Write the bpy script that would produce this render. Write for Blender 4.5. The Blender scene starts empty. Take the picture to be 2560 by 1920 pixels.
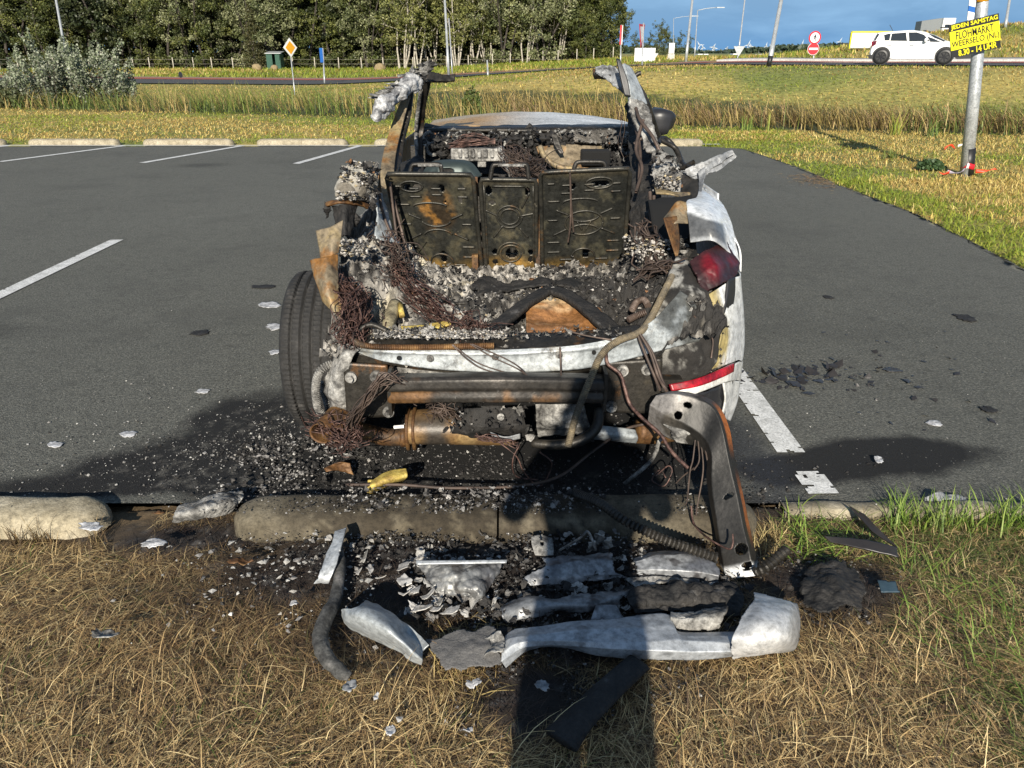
import bpy, bmesh, math, random
import numpy as np
from mathutils import Vector, Matrix
R = math.radians
rng = np.random.default_rng(7)
random.seed(7)
S = bpy.context.scene
# ------------------------------------------------------------------ camera, sky, sun
PITCH, F, CAMH = R(23.3), 1923.0, 1.55
cam = bpy.data.objects.new('camera', bpy.data.cameras.new('camera'))
S.collection.objects.link(cam); S.camera = cam
cam.location = (0, 0, CAMH); cam.rotation_euler = (R(90) - PITCH, 0, 0)
cam.data.sensor_width = 36; cam.data.lens = F / 2560 * 36
cam.data.clip_start = 0.02; cam.data.clip_end = 6000
SUN_EL, SUN_AZ = R(24.5), R(6)          # light travels towards +Y and a little to +X
w = bpy.data.worlds.new('World'); S.world = w; w.use_nodes = True
nt = w.node_tree; nt.nodes.clear()
out = nt.nodes.new('ShaderNodeOutputWorld'); bg = nt.nodes.new('ShaderNodeBackground')
sky = nt.nodes.new('ShaderNodeTexSky'); sky.sky_type = 'NISHITA'; sky.sun_disc = False
sky.sun_elevation = SUN_EL; sky.sun_rotation = R(180) + SUN_AZ
sky.air_density = 1.0; sky.dust_density = 0.15; sky.ozone_density = 2.2
tc = nt.nodes.new('ShaderNodeTexCoord'); mp = nt.nodes.new('ShaderNodeMapping'); mp.inputs['Scale'].default_value = (1.6, 1.6, 6.5)
ns = nt.nodes.new('ShaderNodeTexNoise'); ns.inputs['Scale'].default_value = 4.2; ns.inputs['Detail'].default_value = 9; ns.inputs['Roughness'].default_value = .55
ns.inputs['Distortion'].default_value = .3
rp = nt.nodes.new('ShaderNodeValToRGB'); rp.color_ramp.elements[0].position = .46; rp.color_ramp.elements[1].position = .70
rp.color_ramp.elements[1].color = (.55, .55, .55, 1)
mx = nt.nodes.new('ShaderNodeMixRGB'); mx.inputs['Color2'].default_value = (4.2, 7.2, 10.6, 1)
hs = nt.nodes.new('ShaderNodeHueSaturation'); hs.inputs['Saturation'].default_value = .8; hs.inputs['Value'].default_value = 1.
sxyz = nt.nodes.new('ShaderNodeSeparateXYZ'); el_ = nt.nodes.new('ShaderNodeMapRange'); el_.inputs['From Min'].default_value = 0.; el_.inputs['From Max'].default_value = .28; el_.inputs['To Min'].default_value = .9; el_.inputs['To Max'].default_value = .08
bank = nt.nodes.new('ShaderNodeMixRGB')          # blue rain-cloud bank lying all round the horizon
brp = nt.nodes.new('ShaderNodeValToRGB'); brp.color_ramp.elements[0].color = (.75, 3.5, 7.6, 1); brp.color_ramp.elements[1].color = (.30, 2.0, 5.6, 1); brp.color_ramp.elements[1].position = .16
L = nt.links.new
L(tc.outputs['Generated'], mp.inputs['Vector']); L(mp.outputs[0], ns.inputs['Vector']); L(ns.outputs['Fac'], rp.inputs[0])
L(sky.outputs[0], hs.inputs['Color']); L(rp.outputs[0], mx.inputs['Fac']); L(tc.outputs['Generated'], sxyz.inputs[0]); L(sxyz.outputs[2], el_.inputs['Value']); L(sxyz.outputs[2], brp.inputs[0]); L(el_.outputs[0], bank.inputs['Fac']); L(hs.outputs[0], bank.inputs['Color1']); L(brp.outputs[0], bank.inputs['Color2']); L(bank.outputs[0], mx.inputs['Color1']); L(mx.outputs[0], bg.inputs['Color'])
bg.inputs['Strength'].default_value = 0.06; L(bg.outputs[0], out.inputs[0])
sd = bpy.data.lights.new('sun', 'SUN'); sd.energy = 5.0; sd.angle = R(.55); sd.color = (1, .92, .79)
sun = bpy.data.objects.new('sun', sd); S.collection.objects.link(sun); sun.location = (-2, -12, 8)
ld = Vector((math.sin(SUN_AZ) * math.cos(SUN_EL), math.cos(SUN_AZ) * math.cos(SUN_EL), -math.sin(SUN_EL)))
sun.rotation_euler = ld.to_track_quat('-Z', 'Y').to_euler()
S.view_settings.view_transform = 'Standard'; S.view_settings.look = 'None'
S.view_settings.gamma = 1; S.view_settings.exposure = 0.55; S.view_settings.use_curve_mapping = False
S.cycles.max_bounces = 6; S.cycles.transparent_max_bounces = 8
# ------------------------------------------------------------------ surveying helpers (photo pixel -> world point at a real distance)
def ray(px, py):
    u = (px - 1280) / F; v = (py - 960) / F
    return np.array([u, math.cos(PITCH) - v * math.sin(PITCH), -math.sin(PITCH) - v * math.cos(PITCH)])
def W(px, py, Y):
    d = ray(px, py); return np.array([0, 0, CAMH]) + d * (Y / d[1])
def G(px, py, h=0.0):
    d = ray(px, py); return np.array([0, 0, CAMH]) + d * ((h - CAMH) / d[2])
def hash3(ix, iy, iz):
    n = (ix * 374761393 + iy * 668265263 + iz * 2147483647 * 3 + 1274126177) & 0xffffffff
    n = ((n ^ (n >> 13)) * 1274126177) & 0xffffffff
    return ((n ^ (n >> 16)) & 0xffff) / 65535.0
def vnoise(P):
    P = np.asarray(P, float); I = np.floor(P).astype(np.int64); f = P - I; f = f * f * (3 - 2 * f); r = 0
    for dx in (0, 1):
        for dy in (0, 1):
            for dz in (0, 1):
                wt = (f[:, 0] if dx else 1 - f[:, 0]) * (f[:, 1] if dy else 1 - f[:, 1]) * (f[:, 2] if dz else 1 - f[:, 2])
                r = r + wt * hash3(I[:, 0] + dx, I[:, 1] + dy, I[:, 2] + dz)
    return r
def fbm(P, s=1.0, o=4, seed=0):
    P = np.asarray(P, float) * s + seed * 17.3; a = .5; t = 0; n = 0
    for k in range(o):
        t = t + a * vnoise(P); n += a; a *= .5; P = P * 2.03 + 5.1
    return t / n * 2 - 1
def P2(x, y, z=0): return np.stack([np.asarray(x, float), np.asarray(y, float), np.full(np.shape(x), float(z))], 1)
def sm(t): t = np.clip(t, 0, 1); return t * t * (3 - 2 * t)
# ------------------------------------------------------------------ objects
def wloc(o):
    v = Vector((0, 0, 0))
    while o: v = v + o.location; o = o.parent
    return np.array(v)
def tag(o, label=None, cat=None, group=None, kind=None):
    if label: o['label'] = label
    if cat: o['category'] = cat
    if group: o['group'] = group
    if kind: o['kind'] = kind
    return o
def thing(name, label, cat, loc=(0, 0, 0), group=None):
    o = bpy.data.objects.new(name, None); o.empty_display_size = .2; S.collection.objects.link(o); o.location = loc
    return tag(o, label, cat, group)
def fm(name, V, T, mat=None, parent=None, col=None, smooth=False, loc=None):
    V = np.asarray(V, float).reshape(-1, 3); T = np.asarray(T, np.int64); k = T.shape[1]
    if parent is not None: base = wloc(parent)
    elif loc is not None: base = np.array(loc, float)
    else: base = np.array([(V[:, 0].min() + V[:, 0].max()) / 2, (V[:, 1].min() + V[:, 1].max()) / 2, V[:, 2].min()])
    m = bpy.data.meshes.new(name)
    m.vertices.add(len(V)); m.vertices.foreach_set('co', (V - base).astype(np.float32).ravel())
    if k == 4:                       # quads whose last two corners coincide are triangles
        tri = T[:, 2] == T[:, 3]; msk = np.ones(T.shape, bool); msk[tri, 3] = False; li = T[msk]; tot = np.where(tri, 3, 4)
    else: li = T.ravel(); tot = np.full(len(T), k)
    m.loops.add(len(li)); m.loops.foreach_set('vertex_index', li.astype(np.int32))
    m.polygons.add(len(T)); m.polygons.foreach_set('loop_start', (np.cumsum(tot) - tot).astype(np.int32))
    try: m.polygons.foreach_set('loop_total', tot.astype(np.int32))
    except Exception: pass
    m.polygons.foreach_set('use_smooth', np.full(len(T), bool(smooth)))
    if col is not None:
        col = np.asarray(col, float)
        if col.ndim == 1: col = np.tile(col, (len(V), 1))
        a = m.color_attributes.new('Col', 'FLOAT_COLOR', 'POINT')
        a.data.foreach_set('color', np.concatenate([col[:, :3], np.ones((len(V), 1))], 1).astype(np.float32).ravel())
    m.update(calc_edges=True); m.validate()
    if mat: m.materials.append(mat)
    o = bpy.data.objects.new(name, m); S.collection.objects.link(o)
    if parent is not None: o.parent = parent
    else: o.location = base
    return o
def mod_solid(o, t, off=-1):
    md = o.modifiers.new('thick', 'SOLIDIFY'); md.thickness = t; md.offset = off; return o
def mod_bevel(o, w_=.01, s=2):
    md = o.modifiers.new('bevel', 'BEVEL'); md.width = w_; md.segments = s; md.limit_method = 'ANGLE'; md.angle_limit = R(40); return o
def dup(root, loc, rz=0., sc=1., label=None, group=None):
    def rec(o, par):
        c = o.copy(); S.collection.objects.link(c); c.parent = par
        for ch in [x for x in o.children]: rec(ch, c)
        return c
    r = rec(root, None); r.location = loc; r.rotation_euler = (0, 0, rz)
    r.scale = (sc, sc, sc) if np.isscalar(sc) else sc
    if label: r['label'] = label
    if group: r['group'] = group
    return r
# geometry pieces: each returns (V, T) with quads
def box(c, s, rz=0, rot=None):
    V = np.array([(x, y, z) for x in (-.5, .5) for y in (-.5, .5) for z in (-.5, .5)]) * np.array(s)
    if rot is None: rot = Matrix.Rotation(rz, 3, 'Z')
    V = V @ np.array(rot).T + np.array(c)
    T = np.array([(0, 1, 3, 2), (4, 6, 7, 5), (0, 4, 5, 1), (2, 3, 7, 6), (0, 2, 6, 4), (1, 5, 7, 3)])
    return V, T
def join(parts):
    Vs, Ts, n = [], [], 0
    for V, T in parts:
        V = np.asarray(V, float); T = np.asarray(T)
        if T.shape[1] == 3: T = np.concatenate([T, T[:, 2:3]], 1)
        Vs.append(V); Ts.append(T + n); n += len(V)
    return np.concatenate(Vs), np.concatenate(Ts)
def catmull(pts, n):
    pts = np.asarray(pts, float); m = len(pts)
    if m == 2: return pts[0] + (pts[1] - pts[0]) * np.linspace(0, 1, n)[:, None]
    P = np.concatenate([[2 * pts[0] - pts[1]], pts, [2 * pts[-1] - pts[-2]]])
    t = np.linspace(0, m - 1 - 1e-9, n); i = t.astype(int); f = (t - i)[:, None]
    p0, p1, p2, p3 = P[i], P[i + 1], P[i + 2], P[i + 3]
    return .5 * ((2 * p1) + (-p0 + p2) * f + (2 * p0 - 5 * p1 + 4 * p2 - p3) * f ** 2 + (-p0 + 3 * p1 - 3 * p2 + p3) * f ** 3)
def tube(pts, r, seg=6, n=None, cap=True):
    """tube along points; r a number or a value per point"""
    pts = np.asarray(pts, float)
    if n: pts = catmull(pts, n)
    N = len(pts); r = np.interp(np.linspace(0, 1, N), np.linspace(0, 1, len(r)), r) if np.ndim(r) else np.full(N, float(r))
    t = np.gradient(pts, axis=0); t /= np.linalg.norm(t, axis=1)[:, None] + 1e-9
    up = np.array([0, 0, 1.]) if abs(t[:, 2]).mean() < .8 else np.array([1., 0, 0])
    a = np.cross(t, up); a /= np.linalg.norm(a, axis=1)[:, None] + 1e-9; b = np.cross(t, a)
    th = np.linspace(0, 2 * math.pi, seg, endpoint=False)
    V = (pts[:, None] + r[:, None, None] * (a[:, None] * np.cos(th)[None, :, None] + b[:, None] * np.sin(th)[None, :, None])).reshape(-1, 3)
    T = []
    for i in range(N - 1):
        for j in range(seg):
            k = (j + 1) % seg; T.append((i * seg + j, i * seg + k, (i + 1) * seg + k, (i + 1) * seg + j))
    if cap:
        V = np.concatenate([V, pts[:1], pts[-1:]]); c0, c1 = N * seg, N * seg + 1
        for j in range(seg):
            k = (j + 1) % seg; T.append((c0, k, j, j)); T.append((c1, (N - 1) * seg + j, (N - 1) * seg + k, (N - 1) * seg + k))
    return V, np.array(T)
def corr(pts, r, pitch=.006, seg=12, depth=.25):
    """corrugated hose: rings along a path"""
    pts = catmull(pts, 60); L_ = np.concatenate([[0], np.cumsum(np.linalg.norm(np.diff(pts, axis=0), axis=1))])
    n = max(6, int(L_[-1] / pitch) * 3); s = np.linspace(0, L_[-1], n)
    q = np.stack([np.interp(s, L_, pts[:, k]) for k in range(3)], 1)
    rr = r * np.where(np.arange(n) % 3 == 0, 1 - depth, 1.0)
    t = np.gradient(q, axis=0)
    V, T = tube(q, 1.0, seg)
    ring = V[:n * seg].reshape(n, seg, 3); c = q[:, None]; ring = c + (ring - c) * rr[:, None, None]
    V[:n * seg] = ring.reshape(-1, 3); return V, T
def cyl(p0, p1, r, seg=14, r1=None):
    return tube([p0, p1], [r, r if r1 is None else r1], seg)
def lathe(c, axis, prof, seg=32):
    """prof: list of (radius, offset along axis)"""
    axis = Vector(axis).normalized(); q = np.array(axis.to_track_quat('Z', 'Y').to_matrix())
    th = np.linspace(0, 2 * math.pi, seg, endpoint=False)
    V = np.array([(r * math.cos(a), r * math.sin(a), z) for r, z in prof for a in th]) @ q.T + np.array(c); T = []
    for i in range(len(prof) - 1):
        for j in range(seg):
            k = (j + 1) % seg; T.append((i * seg + j, i * seg + k, (i + 1) * seg + k, (i + 1) * seg + j))
    return V, np.array(T)
def prism(poly, d):
    """closed prism from a planar loop of 3-D points and an offset vector (fan caps)"""
    poly = np.asarray(poly, float); n = len(poly); c = poly.mean(0); d = np.asarray(d, float)
    V = np.concatenate([poly, poly + d, [c], [c + d]]); T = []
    for i in range(n):
        j = (i + 1) % n; T += [(i, j, n + j, n + i), (2 * n, j, i, i), (2 * n + 1, n + i, n + j, n + j)]
    return V, np.array(T)
def netpos(net, u, v, smooth=True):
    """net: rows x cols of 3-D points; u along cols, v along rows (arrays 0..1)"""
    net = np.asarray(net, float); nr, nc = net.shape[:2]
    nu, nv = len(u), len(v)
    def rs(A, t):                      # resample axis 0 at t
        m = A.shape[0]
        if m == 2: return A[0] + (A[1] - A[0]) * t.reshape((-1,) + (1,) * (A.ndim - 1))
        x = np.clip(t, 0, 1) * (m - 1) * (1 - 1e-9); i = x.astype(int); f = (x - i).reshape((-1,) + (1,) * (A.ndim - 1))
        if not smooth: return A[i] * (1 - f) + A[i + 1] * f
        P = np.concatenate([2 * A[:1] - A[1:2], A, 2 * A[-1:] - A[-2:-1]])
        p0, p1, p2, p3 = P[i], P[i + 1], P[i + 2], P[i + 3]
        return .5 * ((2 * p1) + (-p0 + p2) * f + (2 * p0 - 5 * p1 + 4 * p2 - p3) * f ** 2 + (-p0 + 3 * p1 - 3 * p2 + p3) * f ** 3)
    sv = smooth; smooth = bool(sv) and sv != 'u'; A = rs(net, v); smooth = bool(sv) and sv != 'v'; A = rs(np.swapaxes(A, 0, 1), u); return np.swapaxes(A, 0, 1)        # nv x nu x 3
def sheet(name, mat, net, parent=None, n=(40, 30), amp=0., ns_=8., thick=.003, tear=0., holes=(), col=None, smooth=True, shade=True, loc=None, edge=0., kind=None, seed=0, relief=None):
    nu, nv = n; u = np.linspace(0, 1, nu); v = np.linspace(0, 1, nv)
    A = netpos(net, u, v, smooth); P = A.reshape(-1, 3)
    du = np.gradient(A, axis=1); dv = np.gradient(A, axis=0); N = np.cross(du, dv); N /= np.linalg.norm(N, axis=2)[..., None] + 1e-12; N = N.reshape(-1, 3)
    UU, VV = np.meshgrid(u, v); U, Vv = UU.ravel(), VV.ravel()
    if amp: P = P + N * ((fbm(P, ns_, 4, seed) + .55 * (.35 - np.abs(fbm(P, ns_ * 1.9, 3, seed + 5)))) * amp)[:, None]
    if relief is not None: P = P + N * relief(U, Vv)[:, None]
    if edge:
        e = np.minimum(np.minimum(U, 1 - U), np.minimum(Vv, 1 - Vv)); k = np.exp(-(e / .08) ** 2)
        P = P + N * (k * edge * (fbm(P, 25, 2, seed + 3)))[:, None]
    idx = np.arange(nu * nv).reshape(nv, nu)
    T = np.stack([idx[:-1, :-1], idx[:-1, 1:], idx[1:, 1:], idx[1:, :-1]], -1).reshape(-1, 4)
    cu = U[T].mean(1); cv = Vv[T].mean(1); keep = np.ones(len(T), bool)
    for (a, b, ru, rv) in holes: keep &= ((cu - a) / ru) ** 2 + ((cv - b) / rv) ** 2 > 1
    if tear:
        C = P[T].mean(1); e = np.minimum(np.minimum(cu, 1 - cu), np.minimum(cv, 1 - cv))
        keep &= e > tear * (.38 + 1.0 * fbm(C, 18, 4, seed + 9))
    T = T[keep]
    used = np.unique(T); mp_ = np.full(len(P), -1); mp_[used] = np.arange(len(used))
    c = None
    if col is None: col = (1, 1, 1)
    c = (col(U, Vv, P) if callable(col) else np.tile(np.array(col, float), (len(P), 1)))[used]
    o = fm(name, P[used], mp_[T], mat, parent, c, shade, loc)
    if thick: mod_solid(o, thick, 0)
    if kind: o['kind'] = kind
    return o
def px_net(rows): return [[W(*p) if len(p) == 3 else W(*p[:3]) + np.array(p[3]) for p in r] for r in rows]
def chunks(P, size, col, flat=.5, jit=.45, mat=None):
    """angular fragments, 6 vertices each"""
    N = len(P); base = np.array([(1, 0, 0), (-1, 0, 0), (0, 1, 0), (0, -1, 0), (0, 0, 1), (0, 0, -1.)])
    V = base[None] * (1 + rng.uniform(-jit, jit, (N, 6, 1))) + rng.uniform(-.25, .25, (N, 6, 3))
    V[:, :, 2] *= flat if np.isscalar(flat) else flat[:, None]
    V *= np.asarray(size).reshape(-1, 1, 1) * .5
    a = rng.uniform(0, 6.283, N); b = rng.normal(0, .5, N)
    ca, sa, cb, sb = np.cos(a), np.sin(a), np.cos(b), np.sin(b)
    x, y, z = V[:, :, 0], V[:, :, 1], V[:, :, 2]
    x, z = x * cb[:, None] - z * sb[:, None], x * sb[:, None] + z * cb[:, None]
    x, y = x * ca[:, None] - y * sa[:, None], x * sa[:, None] + y * ca[:, None]
    V = np.stack([x, y, z], 2) + np.asarray(P)[:, None]
    F0 = np.array([(0, 2, 4), (2, 1, 4), (1, 3, 4), (3, 0, 4), (2, 0, 5), (1, 2, 5), (3, 1, 5), (0, 3, 5)])
    T = (F0[None] + 6 * np.arange(N)[:, None, None]).reshape(-1, 3)
    return V.reshape(-1, 3), T, np.repeat(np.asarray(col), 6, 0)
def flake(nm, c, a, b, ang, h, m, label=None, cat=None, n=26, rag=.28, amp=.006, corners=0, parent=None, col=None, seed=0, lift=.0):
    """a thin crumpled flake or angular shard: irregular outline, displaced surface, small thickness"""
    r_ = np.random.default_rng(seed); th = np.linspace(0, 2 * math.pi, n, endpoint=False); ph = r_.uniform(0, 9)
    if corners:
        k = np.sort(r_.uniform(0, 6.283, corners)); kr = r_.uniform(.7, 1.15, corners); kp = np.column_stack([np.cos(k) * kr, np.sin(k) * kr]); q = []
        for i in range(corners): q += [kp[i] + (kp[(i + 1) % corners] - kp[i]) * t_ for t_ in np.linspace(0, 1, 6, endpoint=False)]
        ring = np.array(q); ring = ring * (1 + .05 * r_.normal(size=(len(ring), 1)))
    else:
        rad = 1 + rag * (fbm(np.column_stack([np.cos(th) * 1.6 + seed, np.sin(th) * 1.6, th * 0]), 1.2, 4, seed)) * 1.6 + rag * .35 * r_.normal(size=n); ring = np.column_stack([np.cos(th) * rad, np.sin(th) * rad])
    m_ = len(ring); lv = np.array([.18, .42, .66, .86, 1.]); P = np.concatenate([[[0, 0]]] + [ring * l for l in lv]) * np.array([a / 2, b / 2]); ca, sa = math.cos(ang), math.sin(ang)
    x = P[:, 0] * ca - P[:, 1] * sa + c[0]; y = P[:, 0] * sa + P[:, 1] * ca + c[1]; z = h + amp * (1 + 1.6 * fbm(P2(x, y), 34, 4, seed)) + lift * (P[:, 0] / a * 2 + .5) ** 2
    T = [(0, 1 + j, 1 + (j + 1) % m_, 1 + (j + 1) % m_) for j in range(m_)]
    for l in range(4): T += [(1 + l * m_ + j, 1 + (l + 1) * m_ + j, 1 + (l + 1) * m_ + (j + 1) % m_, 1 + l * m_ + (j + 1) % m_) for j in range(m_)]
    o = fm(nm, np.column_stack([x, y, z]), np.array(T), m, parent, col, True); mod_solid(o, .0025, 0)
    return tag(o, label, cat)
def curls(P, size, cols, tilt=.55, bend=1.2, seed=1):
    """small torn, curled sheets: 5x5 patches with ragged outlines"""
    r_ = np.random.default_rng(seed); N = len(P); g = np.linspace(-.5, .5, 5); X, Y = np.meshgrid(g, g); x, y = X.ravel(), Y.ravel()
    ed = (np.maximum(np.abs(x), np.abs(y)) > .45); asp = r_.uniform(.35, 1., (N, 1))
    px = x[None] + r_.normal(0, .035, (N, 25)) + r_.normal(0, .07, (N, 25)) * ed; py = (y[None] + r_.normal(0, .035, (N, 25)) + r_.normal(0, .07, (N, 25)) * ed) * asp; rr_ = np.hypot(x, y)[None]; kk = np.where(rr_ > .5, .5 / np.maximum(rr_, .01), 1) ** .8; px = px * kk; py = py * kk
    k1, k2, k3 = r_.normal(0, bend, (N, 1)), r_.normal(0, bend * .6, (N, 1)), r_.normal(0, bend * .8, (N, 1))
    pz = k1 * px ** 2 + k2 * py ** 2 + k3 * px * py + r_.normal(0, .045, (N, 25)); s = np.asarray(size).reshape(-1, 1); V = np.stack([px * s, py * s, pz * s], 2)
    a, b, c = r_.uniform(0, 6.28, N), r_.normal(0, tilt, N), r_.normal(0, tilt, N)
    def rot(V, i, j, t): ca, sa = np.cos(t)[:, None], np.sin(t)[:, None]; u, v = V[:, :, i] * ca - V[:, :, j] * sa, V[:, :, i] * sa + V[:, :, j] * ca; V = V.copy(); V[:, :, i], V[:, :, j] = u, v; return V
    V = rot(rot(rot(V, 0, 2, b), 1, 2, c), 0, 1, a) + np.asarray(P)[:, None]; idx = np.arange(25).reshape(5, 5); T0 = np.stack([idx[:-1, :-1], idx[:-1, 1:], idx[1:, 1:], idx[1:, :-1]], -1).reshape(-1, 4)
    T = (T0[None] + 25 * np.arange(N)[:, None, None]).reshape(-1, 4); return V.reshape(-1, 3), T, np.repeat(np.asarray(cols), 25, 0) * r_.uniform(.7, 1.25, (N * 25, 1))
def pick(cols, n, p=None, var=.15):
    c = np.array(cols, float); i = rng.choice(len(c), n, p=p); return c[i] * (1 + rng.normal(0, var, (n, 1))).clip(.3, 2)
def blades(name, P, Ln, Az, El, Wd, C, curl=.8, segs=3, mat=None, parent=None, tipc=1.15):
    """grass blades: arcs starting at elevation El, bending down by curl"""
    N = len(P); P = np.asarray(P, float); az = np.asarray(Az); el = np.array(El, float); ln = np.asarray(Ln) / segs
    curl = np.broadcast_to(curl, (N,)); wd = np.asarray(Wd)
    side = np.stack([-np.sin(az), np.cos(az), np.zeros(N)], 1); tw = rng.uniform(-.7, .7, N); side[:, 2] = tw * .5
    cur = P.copy(); V = []; Cc = []
    for s in range(segs + 1):
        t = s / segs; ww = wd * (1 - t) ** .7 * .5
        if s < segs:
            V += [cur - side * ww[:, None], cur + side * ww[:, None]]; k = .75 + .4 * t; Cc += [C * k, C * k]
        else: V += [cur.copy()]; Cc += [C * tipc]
        d = np.stack([np.cos(az) * np.cos(el), np.sin(az) * np.cos(el), np.sin(el)], 1)
        cur = cur + d * ln[:, None]; el = np.maximum(el - curl / segs, -.35); az = az + rng.normal(0, .12, N)
    m = 2 * segs + 1; V = np.stack(V, 1); Cc = np.stack(Cc, 1)
    f = []
    for s in range(segs - 1): a = 2 * s; f += [(a, a + 1, a + 3), (a, a + 3, a + 2)]
    a = 2 * (segs - 1); f.append((a, a + 1, a + 2))
    T = (np.array(f)[None] + m * np.arange(N)[:, None, None]).reshape(-1, 3)
    o = fm(name, V.reshape(-1, 3), T, mat, parent, Cc.reshape(-1, 3), False, loc=(0, 0, 0) if parent is None else None)
    return o
# ------------------------------------------------------------------ materials
def mat(name, cols, scale=6., detail=6., rough=.7, metal=0., bump=.3, bscale=60., attr=False, patch=None, distort=0., spec=None, coat=0., trans=0., bdist=.004, grime=.45):
    """noise-driven colour (cols: list of (position, rgb)); attr multiplies the Col attribute; patch = (rgb, scale, lo, hi)"""
    m = bpy.data.materials.new(name); m.use_nodes = True; t = m.node_tree; b = t.nodes['Principled BSDF']; LK = t.links.new
    c = t.nodes.new('ShaderNodeTexCoord')
    n1 = t.nodes.new('ShaderNodeTexNoise'); n1.inputs['Scale'].default_value = scale; n1.inputs['Detail'].default_value = detail; n1.inputs['Roughness'].default_value = .65
    n1.inputs['Distortion'].default_value = distort
    LK(c.outputs['Object'], n1.inputs['Vector'])
    r = t.nodes.new('ShaderNodeValToRGB'); e = r.color_ramp.elements
    while len(e) < len(cols): e.new(.5)
    for i, (p, q) in enumerate(cols): e[i].position = p; e[i].color = (*q, 1)
    LK(n1.outputs['Fac'], r.inputs[0]); last = r.outputs[0]
    if patch:
        for k, (pc, ps, lo, hi) in enumerate(patch):
            n2 = t.nodes.new('ShaderNodeTexNoise'); n2.inputs['Scale'].default_value = ps; n2.inputs['Detail'].default_value = 8; n2.inputs['Roughness'].default_value = .7
            mpn = t.nodes.new('ShaderNodeMapping'); mpn.inputs['Location'].default_value = (3.1 * k + 1, 7.7 * k, 2.3); LK(c.outputs['Object'], mpn.inputs['Vector']); LK(mpn.outputs[0], n2.inputs['Vector'])
            mr = t.nodes.new('ShaderNodeMapRange'); mr.inputs['From Min'].default_value = lo; mr.inputs['From Max'].default_value = hi; LK(n2.outputs['Fac'], mr.inputs['Value'])
            mm = t.nodes.new('ShaderNodeMixRGB'); mm.inputs['Color2'].default_value = (*pc, 1); LK(mr.outputs[0], mm.inputs['Fac']); LK(last, mm.inputs['Color1']); last = mm.outputs[0]
    if attr:
        a = t.nodes.new('ShaderNodeVertexColor'); a.layer_name = 'Col'
        mm = t.nodes.new('ShaderNodeMixRGB'); mm.blend_type = 'MULTIPLY'; mm.inputs['Fac'].default_value = 1; LK(last, mm.inputs['Color1']); LK(a.outputs['Color'], mm.inputs['Color2']); last = mm.outputs[0]
    if grime and bump:
        n4 = t.nodes.new('ShaderNodeTexNoise'); n4.inputs['Scale'].default_value = scale * 6.5; n4.inputs['Detail'].default_value = 8; n4.inputs['Roughness'].default_value = .75; LK(c.outputs['Object'], n4.inputs['Vector'])
        m4 = t.nodes.new('ShaderNodeMapRange'); m4.inputs['From Min'].default_value = .36; m4.inputs['From Max'].default_value = .58; m4.inputs['To Min'].default_value = 1 - grime; m4.inputs['To Max'].default_value = 1 + grime * .25; LK(n4.outputs['Fac'], m4.inputs['Value'])
        mm = t.nodes.new('ShaderNodeMixRGB'); mm.blend_type = 'MULTIPLY'; mm.inputs['Fac'].default_value = 1; LK(last, mm.inputs['Color1']); LK(m4.outputs[0], mm.inputs['Color2']); last = mm.outputs[0]
    LK(last, b.inputs['Base Color'])
    b.inputs['Roughness'].default_value = rough; b.inputs['Metallic'].default_value = metal
    if coat: b.inputs['Coat Weight'].default_value = coat; b.inputs['Coat Roughness'].default_value = .15
    if spec is not None: b.inputs['Specular IOR Level'].default_value = spec
    if bump:
        n3 = t.nodes.new('ShaderNodeTexNoise'); n3.inputs['Scale'].default_value = bscale; n3.inputs['Detail'].default_value = 5
        LK(c.outputs['Object'], n3.inputs['Vector']); bu = t.nodes.new('ShaderNodeBump'); bu.inputs['Strength'].default_value = bump; bu.inputs['Distance'].default_value = bdist
        LK(n3.outputs['Fac'], bu.inputs['Height']); LK(bu.outputs[0], b.inputs['Normal'])
    if trans:
        tr = t.nodes.new('ShaderNodeBsdfTranslucent'); LK(last, tr.inputs['Color']); ms = t.nodes.new('ShaderNodeMixShader'); ms.inputs[0].default_value = trans
        LK(b.outputs[0], ms.inputs[1]); LK(tr.outputs[0], ms.inputs[2]); LK(ms.outputs[0], t.nodes['Material Output'].inputs['Surface'])
    return m
def plain(name, c, rough=.6, metal=0., var=.12, **k):
    c = np.array(c); return mat(name, [(.3, tuple(c * (1 - var))), (.7, tuple(np.minimum(c * (1 + var), .95)))], 9, 4, rough, metal, bump=.08, grime=.08, **k)
BLK = (.012, .011, .010); SOOT = (.022, .02, .018); RUST = (.26, .105, .028); ASHW = (.52, .50, .47)
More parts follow.
